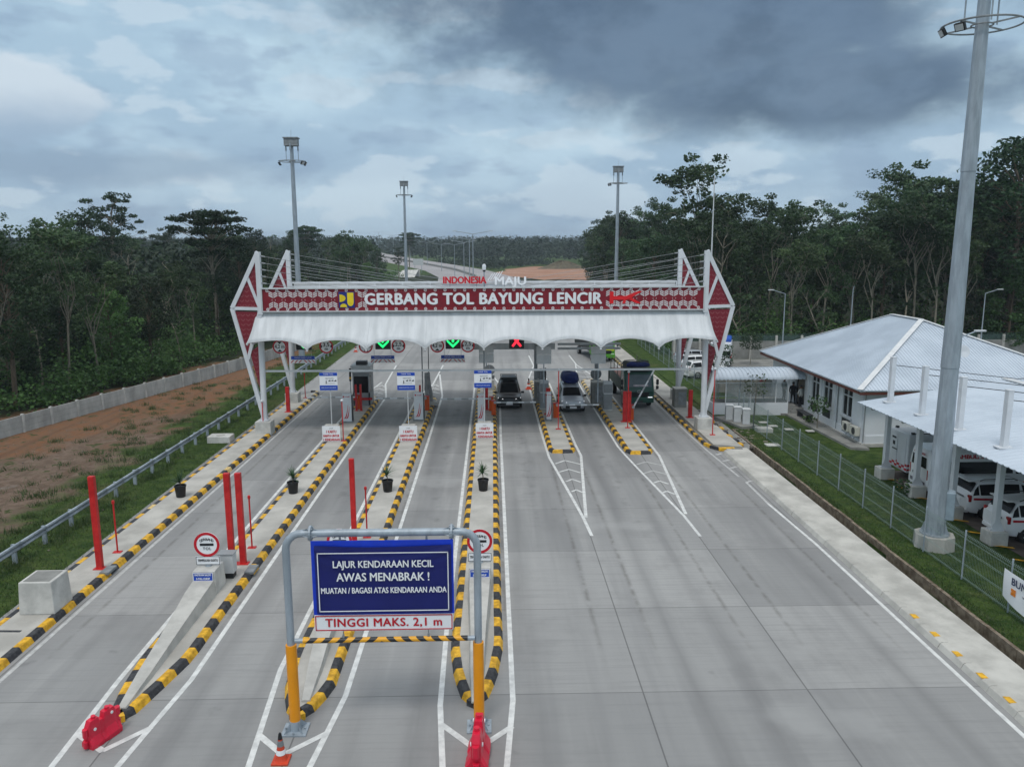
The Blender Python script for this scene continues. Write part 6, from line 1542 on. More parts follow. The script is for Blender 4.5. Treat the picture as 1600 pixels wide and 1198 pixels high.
def sapling(x, y, h, seed, lb, n=160, spread=.6, z=0.05, trunk=True, mat=None):
    q = random.Random(seed); t = thing('sapling' if trunk else 'shrub', lb, 'young tree' if trunk else 'shrub', (x, y, z))
    if trunk:
        m = MB(); top = Vector((q.uniform(-.1, .1), q.uniform(-.1, .1), h*.9)); m.tube([(0, 0, 0), (.03, 0, h*.45), top], [.035, .025, .012], 6)
        for k in range(6): a = k*1.05; b0 = Vector((.02, 0, h*(.45+.07*k))); m.tube([b0, b0+Vector((math.cos(a)*spread*.7, math.sin(a)*spread*.7, h*.12))], [.012, .006], 4)
        build('trunk', m, BARK, t)
    m = MB()
    for k in range(n):
        a = q.uniform(0, 6.28); r_ = spread*q.random()**.5; zz = h*(.5+.5*q.random()) if trunk else h*q.random(); lr = 1-abs(zz/h-.75)*.8
        leaf(m, Vector((r_*lr*math.cos(a), r_*lr*math.sin(a), zz)), q.uniform(.12, .22), q)
    build('crown', m, mat or LEAF_G, t)
def leaf(m, c, s, q, up=.35):
    d = Vector((q.gauss(0, 1), q.gauss(0, 1), q.gauss(0, .5))).normalized(); n_ = Vector((q.gauss(0, 1), q.gauss(0, 1), q.gauss(0, 1)+up*2)).normalized(); w_ = d.cross(n_)
    if w_.length < .05: w_ = d.orthogonal()
    w_ = w_.normalized()*s*.34; nn = d.cross(w_).normalized()*s*.1
    m.v += [tuple(c-d*s*.5), tuple(c+w_+nn), tuple(c+d*s*.5), tuple(c-w_+nn)]; i = len(m.v)-4; m.f.append((i, i+1, i+2, i+3)); m.m.append(0)
sapling(21.3, 50.3, 2.2, 1, 'young broad-leaved sapling in front of the office windows', 260, .75)
sapling(18.6, 54.7, 3.0, 2, 'thin sapling standing before the covered walkway glass', 150, .9)
sapling(21.5, 52.0, .5, 3, 'low leafy plant on the office path beside the bench', 90, .5, trunk=False)
sapling(24.0, 41.5, 3.4, 4, 'small palm-like plant between the office wall and the carport', 150, .6)
sapling(20.0, 36.6, .7, 5, 'scraggly grey shrub at the foot of the second carport post', 160, .55, trunk=False, mat=LEAF)
sapling(26.0, 78.5, 3.2, 6, 'small dense round tree before the yard wall behind the walkway', 900, 1.25, mat=LEAF_D)
sapling(19.4, 66.5, 3.6, 7, 'bushy young tree in the yard behind the right canopy columns', 700, 1.3, mat=LEAF_D)

# covered walkway
t = thing('covered_walkway', 'glazed walkway with a barrel roof of white metal between the gate and the office', 'walkway', (18.9, 56.3, 0))
m = MB(); m.box((18.75, 56.4, .35), (5.9, 2.6, .7)); m.box((21.9, 56.2, .25), (.9, 2.4, .5)); m.box((21.55, 55.1, .18), (.5, .5, .33)); build('platform', m, CONC_D, t, world=True)
m = MB(); m.box((18.4, 55.07, .42), (5.4, .12, .84)); m.box((15.8, 56.3, .42), (.12, 2.6, .84)); build('low_wall', m, WALLW, t, world=True)
m = MB(); ns = 14; xa, xb_ = 15.7, 22.2
rows_ = []
for k in range(ns+1):
    a = math.pi*k/ns; rows_.append((56.3-1.5*math.cos(a), 2.62+.62*math.sin(a)))
nxs = 66
for i in range(nxs):
    xA = xa+(xb_-xa)*i/nxs; xB = xa+(xb_-xa)*(i+1)/nxs; up_ = .035 if i % 3 == 0 else 0
    for k in range(ns):
        (ya, za), (yb, zb_) = rows_[k], rows_[k+1]
        m.face([(xA, ya, za+up_), (xB, ya, za+up_), (xB, yb, zb_+up_), (xA, yb, zb_+up_)])
    if up_ :
        for k in range(ns):
            (ya, za), (yb, zb_) = rows_[k], rows_[k+1]
            for xx in (xA, xB): m.face([(xx, ya, za), (xx, ya, za+up_), (xx, yb, zb_+up_), (xx, yb, zb_)])
build('barrel_roof', m, ROOFW, t, world=True)
for x in (15.75, 16.6, 18.4, 20.2, 21.1):
    for y in (55.1, 57.6):
        m = MB(); m.tube([(x, y, .6), (x, y, 2.66)], .035, 8); build('post', m, WHITE, t, world=True)
m = MB()
for y in (55.1, 57.6):
    m.bar((15.75, y, 2.35), (21.1, y, 2.35), .05); m.bar((15.75, y, .88), (21.1, y, .88), .05); m.bar((15.7, y, 2.64), (22.2, y, 2.64), .06)
build('rail', m, WHITE, t, world=True)
GLP = bpy.data.materials.new('clear_panel'); GLP.use_nodes = True; b_ = GLP.node_tree.nodes['Principled BSDF']; b_.inputs['Base Color'].default_value = s2l(150, 160, 162)+(1,); b_.inputs['Alpha'].default_value = .32; b_.inputs['Roughness'].default_value = .15
for xa_, xb2 in ((16.62, 18.38), (18.42, 20.18), (20.22, 21.08)):
    for yy in (55.1, 57.6): m = MB(); m.box(((xa_+xb2)/2, yy, 1.6), (xb2-xa_, .012, 1.4)); build('glass_panel', m, GLP, t, world=True)

# people on the walkway steps
def person(x, y, z, rz, lb, top, legs, pose=0):
    me = bpy.data.meshes.new('person_body'); k = 1.0
    J = {'pelvis': (0, 0, .93), 'spine': (0, .02, 1.15), 'chest': (0, .03, 1.36), 'neck': (0, .02, 1.5), 'head': (0, -.01, 1.60), 'top': (0, -.01, 1.72),
         'lh': (.09, 0, .88), 'lk': (.11, -.03, .5), 'la': (.12, .02, .09), 'lt': (.13, -.13, .04), 'rh': (-.09, 0, .88), 'rk': (-.12, -.05, .5), 'ra': (-.13, 0, .09), 'rt': (-.15, -.15, .04),
         'ls': (.19, .02, 1.40), 'le': (.27, -.02, 1.13), 'lw': (.24, -.18, .95), 'lf': (.22, -.25, .9), 'rs': (-.19, .02, 1.40), 're': (-.28, .0, 1.13), 'rw': (-.22, -.2, 1.02), 'rf': (-.17, -.27, 1.0)}
    if pose == 1: J['le'] = (.33, .05, 1.16); J['lw'] = (.2, -.05, 1.0); J['lf'] = (.14, -.08, .96)
    nm = list(J); rad = dict(pelvis=.15, spine=.13, chest=.16, neck=.055, head=.085, top=.06, lh=.09, lk=.06, la=.04, lt=.035, rh=.09, rk=.06, ra=.04, rt=.035, ls=.065, le=.045, lw=.032, lf=.03, rs=.065, re=.045, rw=.032, rf=.03)
    E = [('pelvis', 'spine'), ('spine', 'chest'), ('chest', 'neck'), ('neck', 'head'), ('head', 'top'), ('pelvis', 'lh'), ('lh', 'lk'), ('lk', 'la'), ('la', 'lt'), ('pelvis', 'rh'), ('rh', 'rk'), ('rk', 'ra'), ('ra', 'rt'), ('chest', 'ls'), ('ls', 'le'), ('le', 'lw'), ('lw', 'lf'), ('chest', 'rs'), ('rs', 're'), ('re', 'rw'), ('rw', 'rf')]
    me.from_pydata([J[n_] for n_ in nm], [(nm.index(a), nm.index(b)) for a, b in E], [])
    t = thing('person', lb, 'person', (x, y, z), rz, group='people at the walkway steps')
    o = bpy.data.objects.new('body', me); col.objects.link(o); o.parent = t
    sk = o.modifiers.new('skin', 'SKIN'); sv_ = me.skin_vertices[0].data
    for i, n_ in enumerate(nm): sv_[i].radius = (rad[n_]*(1.15 if n_ in ('chest', 'pelvis', 'spine') else 1), rad[n_]*.8 if n_ in ('chest', 'pelvis', 'spine') else rad[n_]); sv_[i].use_root = (n_ == 'pelvis')
    ss_ = o.modifiers.new('sub', 'SUBSURF'); ss_.levels = ss_.render_levels = 1
    me.materials.append(SKIN)
    ev = o.evaluated_get(bpy.context.evaluated_depsgraph_get()); mm = bpy.data.meshes.new_from_object(ev); o.modifiers.clear(); o.data = mm
    mm.materials.clear(); [mm.materials.append(q_) for q_ in (SKIN, top, legs, BLACK)]
    for p in mm.polygons:
        c = p.center; p.use_smooth = True
        p.material_index = 3 if c.z < .1 else (2 if c.z < .95 and abs(c.x) < .2 else (1 if c.z < 1.49 and not (c.y < -.15 and c.z < 1.06) else 0))
    m = MB(); m.lathe([(0, .12), (.06, .105), (.095, .05), (.10, -.01), (.085, -.05)], (0, .012, 1.655), 14); build('hair', m, BLACK, t, smooth=True)
    for s in (-1, 1):
        m = MB(); b0 = Vector(J['lf' if s > 0 else 'rf']); d = Vector((0, -.6, -.8)).normalized()
        for f in range(4): p = b0+Vector((-.03+.02*f, 0, 0)); m.tube([p, p+d*.05, p+d*.05+Vector((0, .0, -.035))], [.009, .009, .007], 5)
        m.tube([b0+Vector((-s*.03, 0, .01)), b0+Vector((-s*.055, -.02, -.03))], [.01, .008], 5); build('fingers', m, SKIN, t)
    m = MB(); m.lathe([(0, -.01), (.012, 0), (0, .02)], (0, -.1, 1.6), 6)
    for s in (-1, 1): m.lathe([(0, -.01), (.01, 0), (0, .01)], (s*.032, -.085, 1.63), 6)
    build('face', m, SKIN, t)
person(21.75, 55.9, .5, 2.6, 'person in a dark jacket and dark trousers standing on the walkway steps', CLOTHK, CLOTHK)
person(21.35, 56.6, .7, .6, 'person in grey clothes standing behind the walkway glass', M('grey_cloth', s2l(120, 120, 118), .85), CLOTHK, 1)
person(22.15, 55.45, .35, 3.6, 'person in a pale shirt at the office door beside the steps', CLOTHW, CLOTHK, 1)

# carport --------------------------------------------------------------------
cp = thing('carport', 'white steel carport with posts piercing its ribbed roof, sheltering the ambulances', 'carport', (23.5, 33.5, 0))
def rz_(x): return 3.86+.148*(x-19.25) if x < 27.1 else 5.02-.148*(x-27.1)
m = MB(); xs_ = [19.25+i*.65 for i in range(25)]; ys_ = []
y = 22.0
while y <= 40.7: ys_.append(y); y += .085
for j in range(len(ys_)-1):
    up_ = .035*(1 if (j % 4 == 0) else 0); up2 = .035*(1 if ((j+1) % 4 == 0) else 0)
    for a, b in ((19.25, 27.1), (27.1, 35.0)):
        m.face([(a, ys_[j], rz_(a)+up_), (b, ys_[j], rz_(b)+up_), (b, ys_[j+1], rz_(b)+up2), (a, ys_[j+1], rz_(a)+up2)])
o = build('roof', m, ROOFW, cp, world=True); so = o.modifiers.new('t', 'SOLIDIFY'); so.thickness = .03
m = MB(); m.bar((27.1, 22, 5.06), (27.1, 40.65, 5.06), .4, .05)
build('ridge_cap', m, ROOFT, cp, world=True)
m = MB()
for y in (39.5, 36.45, 33.4, 30.3, 27.2, 24.1):
    m.bar((19.5, y, rz_(19.5)-.16), (27.1, y, rz_(27.1)-.16), .1, .2); m.bar((27.1, y, rz_(27.1)-.16), (34.6, y, rz_(34.6)-.16), .1, .2)
for x in (19.6, 21, 23, 25, 29, 31, 33): m.bar((x, 22.1, rz_(x)-.06), (x, 40.6, rz_(x)-.06), .06, .08)
build('rafter', m, WHITE_W, cp, world=True)
for i, y in enumerate((39.5, 36.45, 33.4, 30.3, 27.2, 24.1)):
    for x in (20.45, 34.0):
        m = MB(); m.box((x, y, .3), (.75, .7, .6), ch=.03); build('plinth', m, CONC_W, cp, world=True)
        m = MB(); m.box((x, y, 3.5), (.22, .26, 5.75), ch=.01)
        m.add([(x-.3, y-.14, .6), (x+.3, y-.14, .6), (x+.11, y-.14, 1.0), (x-.11, y-.14, 1.0)], [(0, 1, 2, 3)]); m.box((x, y, .62), (.5, .4, .04))
        m.box((x, y, 6.39), (.24, .28, .03)); m.box((x, y, 5.9), (.235, .275, .03)); m.box((x, y, 5.8), (.235, .275, .03)); m.box((x, y, rz_(x)+.03), (.62, .42, .05))
        build('post', m, WHITE, cp, world=True)
    m = MB(); m.tube([(20.56, y, 5.98), (27.1, y+.1, 5.2)], .02, 5); m.tube([(27.1, y+.1, 5.2), (33.9, y, 5.98)], .02, 5); build('stay_rod', m, DARK, cp, world=True)

# street lamps by the back wall, lamp with dish in front of the office
def street_lamp(x, y, h, lb, arm=1, L=1.3, dbl=False, head=True, dish=False, grp='slim street lamps'):
    t = thing('street_lamp', lb, 'street lamp', (x, y, 0), group=grp)
    m = MB(); m.tube([(0, 0, 0), (0, 0, h)], [.075, .045], 8); build('pole', m, STEEL, t)
    for s in ([arm] if not dbl else [-1, 1]):
        m = MB(); m.tube([(0, 0, h-.05), (s*L, 0, h+(.35 if not dbl else L*.12))], .035, 6); build('arm', m, STEEL, t)
        if head: m = MB(); m.box((s*(L+.2), 0, h+(.36 if not dbl else L*.13)), (.6, .22, .1), ch=.03); build('lamp_head', m, GREY_L, t)
    if dish:
        m = MB(); m.lathe([(0, -.02), (.2, 0), (.32, .07), (.34, .09), (.30, .09), (0, .04)], n=20); o = build('dish', m, WHITE, t, smooth=True); o.rotation_euler = (math.radians(75), 0, .2); o.location = (.25, -.2, h-.75)
street_lamp(30.4, 81.8, 7.0, 'street lamp with its arm to the left at the back wall', -1); street_lamp(37.4, 81.6, 7.4, 'street lamp without an arm directly behind the office roof', 1, .1, head=False)
street_lamp(51.0, 81.0, 7.0, 'street lamp with its arm to the right at the back wall, near the right edge', 1); street_lamp(25.6, 42.7, 7.0, 'street lamp with a white dish between the office and the carport', 1, 1.0, dish=True)
# yard back wall with mesh on top
t = thing('yard_wall', 'grey concrete wall with green mesh on top at the back of the yard', 'wall', (41, 82.9, 0))
m = MB(); m.box((41, 82.9, .95), (44, .2, 1.9)); build('wall', m, CONC_D, t, world=True)
m = MB()
for k in range(17): m.box((19.2+k*2.72, 82.75, 1.25), (.22, .18, 2.5))
build('pier', m, CONC, t, world=True)
m = MB(); m.box((41, 82.95, 2.62), (44, .05, .05)); m.box((41, 82.95, 2.2), (44, .02, .62)); GM = bpy.data.materials.new('green_mesh'); GM.use_nodes = True; b_ = GM.node_tree.nodes['Principled BSDF']; b_.inputs['Base Color'].default_value = (.05, .09, .08, 1); b_.inputs['Alpha'].default_value = .55; build('mesh_topping', m, GM, t, world=True)
t = thing('low_shed', 'low grey concrete block building with a flat top behind the covered walkway', 'shed', (20.8, 64.8, 0))
m = MB(); m.box((0, 0, .75), (5.2, 2.2, 1.5), ch=.03); build('wall', m, M('shed_wall', s2l(168, 166, 156), .85, var=.15), t); m = MB(); m.box((0, 0, 1.53), (5.4, 2.4, .08)); build('roof', m, CONC_W, t)
m = MB(); m.box((1.4, -1.12, 1.1), (.5, .03, .4)); build('red_sign', m, RED_S, t)

# ================================================================== LEFT HAND SIDE
# guardrail
t = thing('guardrail', 'galvanised W-beam guardrail along the grass left of the toll lanes', 'guardrail', (-18.45, 50, 0))
prof_g = [(0, .50), (.055, .535), (.055, .585), (0, .62), (.0, .68), (.055, .715), (.055, .765), (0, .80)]
m = MB(); n_ = 60; y0_, y1_ = 6.0, 108.0
def gx_(y): return -18.5 + .45*math.sin((y-30)/40.0)
for i in range(n_):
    a, b = y0_+(y1_-y0_)*i/n_, y0_+(y1_-y0_)*(i+1)/n_
    for k in range(len(prof_g)-1):
        (xa_, za), (xb2, zb_) = prof_g[k], prof_g[k+1]
        m.face([(gx_(a)+xa_*1.3, a, za), (gx_(a)+xb2*1.3, a, zb_), (gx_(b)+xb2*1.3, b, zb_), (gx_(b)+xa_*1.3, b, za)])
o = build('beam', m, STEEL, t, world=True, smooth=True); so = o.modifiers.new('t', 'SOLIDIFY'); so.thickness = .012
y = 7.0; k = 0
while y < 107:
    m = MB(); x = gx_(y)-.12; m.box((x, y, .36), (.16, .1, .8)); m.box((x+.09, y, .65), (.08, .12, .22)); build('post', m, STEEL, t, world=True); y += 2.05; k += 1
# precast wall
t = thing('precast_wall', 'precast grey concrete panel wall between the red soil and the left forest', 'wall', (-29, 62, 0))
W = [(-36.5, 33), (-31.5, 50), (-30.6, 54.0), (-28.6, 62), (-26.3, 71.5), (-24.5, 80), (-23.4, 87), (-22.4, 97)]
L = 0
pts = resample(W, 2.45)
for i in range(len(pts)):
    x, y = pts[i]; d = Vector((pts[min(i+1, len(pts)-1)][0]-pts[max(i-1, 0)][0], pts[min(i+1, len(pts)-1)][1]-pts[max(i-1, 0)][1])).normalized(); a = math.atan2(d.y, d.x)
    m = MB(); m.box((x, y, .58), (.17, .17, 1.26), rz=a); build('post', m, CONC_W, t, world=True)
    if i < len(pts)-1:
        x2, y2 = pts[i+1]; c = ((x+x2)/2, (y+y2)/2); a = math.atan2(y2-y, x2-x); m = MB()
        for q_ in range(3): m.box((c[0], c[1], .17+q_*.385), (math.hypot(x2-x, y2-y)-.16, .07, .375), rz=a)
        build('panel', m, M('precast_panel', s2l(172, 172, 168), .9, var=.25, scale=.9, bump=.3, stretch=(1, 1, .5)), t, world=True)
# bits of litter and pebbles
q = random.Random(9); m = MB()
for k in range(150):
    x, y = q.uniform(-30, -18), q.uniform(24, 80); s = q.uniform(.02, .08); m.box((x, y, .01), (s, s*q.uniform(.5, 1.2), s*.6), rz=q.uniform(0, 3))
for k in range(60):
    x, y = q.uniform(14.2, 16.9), q.uniform(46, 57); s = q.uniform(.06, .3); m.box((x, y, .04), (s, s*q.uniform(.5, 1.2), s*.5), rz=q.uniform(0, 3))
tag(build('scattered_stones', m, M('stone', s2l(120, 112, 102), .9, var=.3)), 'small pale stones scattered over the soil and verge', 'stones', kind='stuff')

# row of median lamps beyond the gate
q_ = [(-3.6, 150, 14.0), (-5.4, 190, 13.2), (-8.3, 235, 12.6), (-13.4, 285, 11.9), (-21.5, 340, 11.6), (-32, 395, 11.9), (-46, 450, 13), (-62, 505, 14.5), (-78, 555, 16)]
hz_ = [0, 0, 0, 0, .5, 1.4, 2.8, 4.5, 6.0]
for k, (x, y, h_) in enumerate(q_):
    t = thing('median_lamp', ('nearest' if k == 0 else ('second', 'third', 'fourth', 'fifth', 'sixth', 'seventh', 'eighth', 'farthest')[k-1])+' double-armed lamp in the line along the far highway', 'street lamp', (x, y, hz_[k]), group='double-armed lamps along the highway median')
    m = MB(); m.tube([(0, 0, 0), (0, 0, h_-hz_[k]*.3)], [.13, .08], 8); build('pole', m, STEEL, t)
    zt = h_-hz_[k]*.3
    m = MB(); m.tube([(-3.2, 0, zt+.5), (0, 0, zt-.05), (3.2, 0, zt+.5)], .06, 6); build('arm', m, STEEL, t)
    m = MB(); m.box((-3.4, 0, zt+.52), (.7, .25, .1)); m.box((3.4, 0, zt+.52), (.7, .25, .1)); build('lamp_head', m, GREY_L, t)
t = thing('road_sign', 'white road sign on two legs beside the far highway', 'road sign', (-30.5, 330, .3))
m = MB(); m.box((0, 0, 4.6), (4.2, .1, 2.6)); build('board', m, GREY_L, t)
m = MB(); m.tube([(-1.4, .1, 0), (-1.4, .1, 4.6)], .1, 6); m.tube([(1.4, .1, 0), (1.4, .1, 4.6)], .1, 6); build('leg', m, STEEL, t)
t = thing('culvert', 'pale concrete culvert mouth on the embankment of the far highway', 'culvert', (-33, 300, 0))
m = MB(); m.add([(-4, -3, 0), (4, -2, 0), (5, 4, 2.6), (-1, 4, 2.4)], [(0, 1, 2, 3)]); m.box((2.5, 4.2, 1.3), (6, .6, 2.6)); build('apron', m, CONC_W, t)
# ================================================================== TREES
def clump(m, c, r, flat, n, size, q, shell=.35):
    for _ in range(n):
        while True:
            p = Vector((q.uniform(-1, 1), q.uniform(-1, 1), q.uniform(-1, 1)))
            l = p.length
            if l <= 1 and (l > shell or q.random() < .35): break
        leaf(m, c+Vector((p.x*r, p.y*r, p.z*r*flat)), size*q.uniform(.7, 1.35), q)
def limb(m, a, b, r0, r1, q, n=4, wob=.12):
    pts = []; a, b = Vector(a), Vector(b); L_ = (b-a).length
    for k in range(n+1):
        u = k/n; p = a.lerp(b, u)
        if 0 < k < n: p += Vector((q.gauss(0, 1), q.gauss(0, 1), q.gauss(0, .6)))*L_*wob*.35
        p.z += L_*.08*math.sin(math.pi*u); pts.append(p)
    m.tube(pts, [r0+(r1-r0)*k/n for k in range(n+1)], 5, cap=False); return pts
def make_tree(kind, seed):
    q = random.Random(seed); tr, cr = MB(), MB()
    if kind == 'rubber':      # slender pale trunk, steep limbs, airy tufted top
        H = q.uniform(13.5, 16); fork = H*q.uniform(.38, .55); lean = Vector((q.uniform(-.8, .8), q.uniform(-.8, .8), 0)); base = [Vector((0, 0, -.3)), Vector((0, 0, fork*.4))+lean*.25+Vector((q.gauss(0, .12), q.gauss(0, .12), 0)), Vector((0, 0, fork))+lean*.6]
        tr.tube(base, [.14, .11, .085], 7, cap=False); f = base[-1]
        for k in range(5): a = q.uniform(0, 6.28); rr_ = q.uniform(.6, 1.9); clump(cr, f+Vector((math.cos(a)*rr_, math.sin(a)*rr_, q.uniform(-.8, 2.6))), q.uniform(.7, 1.1), .6, 60, .30, q)
        for k in range(q.randint(5, 7)):
            a = q.uniform(0, 6.28); sp = q.uniform(1.0, 2.9); tip = f+Vector((math.cos(a)*sp, math.sin(a)*sp, (H-fork)*q.uniform(.55, .97)))
            pp = limb(tr, f-Vector((0, 0, q.uniform(0, 1.5))), tip, .055, .018, q)
            clump(cr, tip, q.uniform(.9, 1.35), .6, 105, .34, q)
            for _ in range(q.randint(3, 4)):
                b0 = pp[q.randint(2, 4)]; t2 = b0+Vector((q.uniform(-1.7, 1.7), q.uniform(-1.7, 1.7), q.uniform(.1, 1.3))); limb(tr, b0, t2, .03, .012, q, 2); clump(cr, t2, q.uniform(.7, 1.15), .55, 75, .33, q)
        return tr, cr, BARK, LEAF
    if kind == 'bushy':       # leafed from low down
        H = q.uniform(8, 12); tr.tube([(0, 0, -.3), (q.uniform(-.2, .2), 0, H*.5), (q.uniform(-.4, .4), 0, H*.85)], [.16, .11, .04], 6, cap=False)
        for k in range(28):
            z = H*(.12+.86*k/27); rr_ = (2.9*math.sin(math.pi*min(1, (z/H)*.85+.12))**.8)*q.uniform(.5, 1.05); a = k*2.4+q.uniform(-.5, .5)
            p = Vector((math.cos(a)*rr_, math.sin(a)*rr_, z)); limb(tr, (0, 0, z*.85), p, .035, .012, q, 2); clump(cr, p, q.uniform(.8, 1.35), .62, 120, .31, q)
        return tr, cr, BARK_D, LEAF_G if seed % 2 else LEAF_D
    if kind == 'dense':       # tall dark closed crown
        H = q.uniform(15, 18); tr.tube([(0, 0, -.3), (.2, 0, H*.35), (q.uniform(-.5, .5), .2, H*.8)], [.3, .22, .08], 8, cap=False)
        for k in range(40):
            u = k/39; z = H*(.35+.63*u); rr_ = 4.2*math.sin(math.pi*(.12+.80*u))**.7*q.uniform(.45, 1.05); a = k*2.4+q.uniform(-.6, .6)
            p = Vector((math.cos(a)*rr_, math.sin(a)*rr_, z)); limb(tr, (0, 0, H*(.3+.5*u)), p, .07, .02, q, 3); clump(cr, p, q.uniform(1.0, 1.7), .62, 125, .36, q)
        return tr, cr, BARK_D, LEAF_D
    if kind == 'umbrella':    # flat layered crown on a straight pale trunk
        H = 16.3; tr.tube([(0, 0, -.3), (.15, 0, 5), (-.1, .1, 10.5), (0, 0, 13)], [.28, .22, .17, .1], 8, cap=False)
        for lay, (z, R_, nn) in enumerate(((15.7, 2.3, 9), (14.9, 3.7, 14), (13.8, 3.9, 13), (12.4, 3.0, 8), (11.2, 2.4, 5))):
            for k in range(nn):
                a = 6.28*k/nn+lay+q.uniform(-.2, .2); rr_ = R_*q.uniform(.35, 1.1); p = Vector((math.cos(a)*rr_, math.sin(a)*rr_, z+q.uniform(-.3, .3)))
                limb(tr, (0, 0, z-2.3), p, .07, .02, q, 3); clump(cr, p, q.uniform(.9, 1.4), .32, 110, .33, q)
        return tr, cr, BARK, LEAF_D
    if kind == 'layered':     # open spreading crown with clear gaps, many bare limbs
        H = 18.5; tr.tube([(0, 0, -.3), (.3, 0, 6), (0, .2, 11), (.2, 0, 15.5)], [.3, .24, .16, .08], 8, cap=False)
        for k in range(17):
            u = k/16; z0 = 7.5+8*u; a = k*2.4+q.uniform(-.3, .3); sp = (5.6-3.6*u)*q.uniform(.65, 1.1); tip = Vector((math.cos(a)*sp, math.sin(a)*sp, z0+2.6*q.uniform(.6, 1.1)))
            pp = limb(tr, (.1, 0, z0), tip, .10, .03, q, 4, .2)
            for _ in range(4):
                p = pp[q.randint(2, 4)]+Vector((q.uniform(-1.2, 1.2), q.uniform(-1.2, 1.2), q.uniform(.1, .9))); limb(tr, pp[2], p, .03, .012, q, 2); clump(cr, p, q.uniform(.6, 1.0), .38, 60, .33, q)
        return tr, cr, BARK, LEAF_D
    if kind == 'bare':        # thin crooked half bare tree
        H = q.uniform(9, 13); pts = [Vector((0, 0, -.3))]; p = Vector((0, 0, 0)); d = Vector((q.uniform(-.25, .25), q.uniform(-.25, .25), 1))
        for k in range(6): p = p+d.normalized()*H/6; d += Vector((q.gauss(0, .22), q.gauss(0, .22), 0)); pts.append(p.copy())
        tr.tube(pts, [.13, .12, .11, .09, .07, .05, .02], 6, cap=False)
        for k in range(9):
            b0 = pts[q.randint(2, 6)]; a = q.uniform(0, 6.28); t2 = b0+Vector((math.cos(a)*1.9, math.sin(a)*1.9, q.uniform(.8, 3.2))); limb(tr, b0, t2, .05, .014, q, 3, .3); clump(cr, t2, q.uniform(.5, .95), .5, 42, .30, q)
        return tr, cr, BARK, LEAF
PRO = {}
def proto(kind, seed):
    if (kind, seed) not in PRO:
        tr, cr, bm_, lm = make_tree(kind, seed); PRO[kind, seed] = (tr.mesh('trunk', bm_, True), cr.mesh('crown', lm))
    return PRO[kind, seed]
LBL = {}
def tree(kind, seed, x, y, s, a, side, label=None, sz=None):
    a_, b_ = proto(kind, seed)
    nm = {'rubber': 'rubber_tree', 'bushy': 'bushy_tree', 'dense': 'dense_tree', 'umbrella': 'umbrella_tree', 'layered': 'spreading_tree', 'bare': 'crooked_tree'}[kind]
    L1 = {'rubber': 'slender pale-trunked tree with an airy top in the %s', 'bushy': 'low bushy tree leafed to the ground in the %s', 'dense': 'tall dark tree with a closed crown in the %s',
          'umbrella': 'flat-topped tree in the %s', 'layered': 'open spreading tree in the %s', 'bare': 'thin crooked half-bare tree in the %s'}[kind] % side
    t = thing(nm, label or L1, 'tree', (x, y, -.05), a, group=(None if label else {'rubber': 'slender pale trees', 'bushy': 'bushy trees', 'dense': 'tall dark trees', 'umbrella': 'flat topped trees', 'layered': 'spreading trees', 'bare': 'crooked trees'}[kind]+' of the '+side))
    t.scale = (s, s, (sz or s))
    for n_, me in (('trunk', a_), ('crown', b_)):
        o = bpy.data.objects.new(n_, me); col.objects.link(o); o.parent = t
    return t
def interp(tab, y):
    for (y0, v0), (y1, v1) in zip(tab, tab[1:]):
        if y <= y1: return v0+(v1-v0)*max(0, (y-y0))/(y1-y0)
    return tab[-1][1]
LF = 'forest left of the precast wall'; RF = 'forest right of the gate'
edgeL = [(45, -41), (55, -38), (62, -35), (80, -31.5), (100, -30), (156, -31), (264, -36)]
edgeR = [(80, 19.5), (90, 20.5), (120, 22), (180, 26), (260, 31)]
q = random.Random(21); placed = []
def ok(x, y, d):
    return all((x-a)**2+(y-b)**2 > d*d for a, b in placed)
# left: dense edge rows, then the depth behind
nL = 0
for band, (d0, d1, dist, cnt) in enumerate(((0, 6, 2.9, 66), (6, 17, 4.0, 62), (17, 70, 7.2, 50))):
    tries = 0; c = 0
    while c < cnt and tries < 6000:
        tries += 1
        y = 46+(255-46)*q.random()**(1.8 if band < 2 else 1.1); x = interp(edgeL, y)-q.uniform(d0, d1)
        if x < -.72*y-4 or not ok(x, y, dist*(1+y/300)): continue
        placed.append((x, y)); c += 1
        r_ = q.random()
        kind = ('bushy' if r_ < .58 else 'rubber' if r_ < .84 else 'bare' if r_ < .93 else 'dense') if band == 0 else ('rubber' if r_ < .50 else 'bushy' if r_ < .78 else 'dense' if r_ < .94 else 'bare')
        s = q.uniform(.66, .92) if band == 0 else q.uniform(.78, 1.0); 
        if kind == 'dense': s *= .86
        tree(kind, q.randint(1, 4), x, y, s, q.uniform(0, 6.28), LF)
tree('umbrella', 1, -32.6, 94, 1.0, .4, LF, 'flat-topped tree on a straight pale trunk, just left of the gate in the left forest')
tree('layered', 1, -56.5, 121, 1.08, 1.0, LF, 'tallest open spreading tree standing above the left forest')
tree('umbrella', 1, -47, 205, 1.04, 2.0, LF, 'dark flat-topped tree above the left forest behind the left floodlight mast')
tree('dense', 2, -50, 100, .92, 2.0, LF, 'broad dark tree below the tallest spreading tree in the left forest')
tree('umbrella', 1, -34.5, 335, 1.05, 3.0, LF, 'lone tree rising over the far highway beside the farthest mast')
tree('layered', 1, -30.5, 262, .62, 2.2, LF, 'small layered tree standing in front of the far highway')
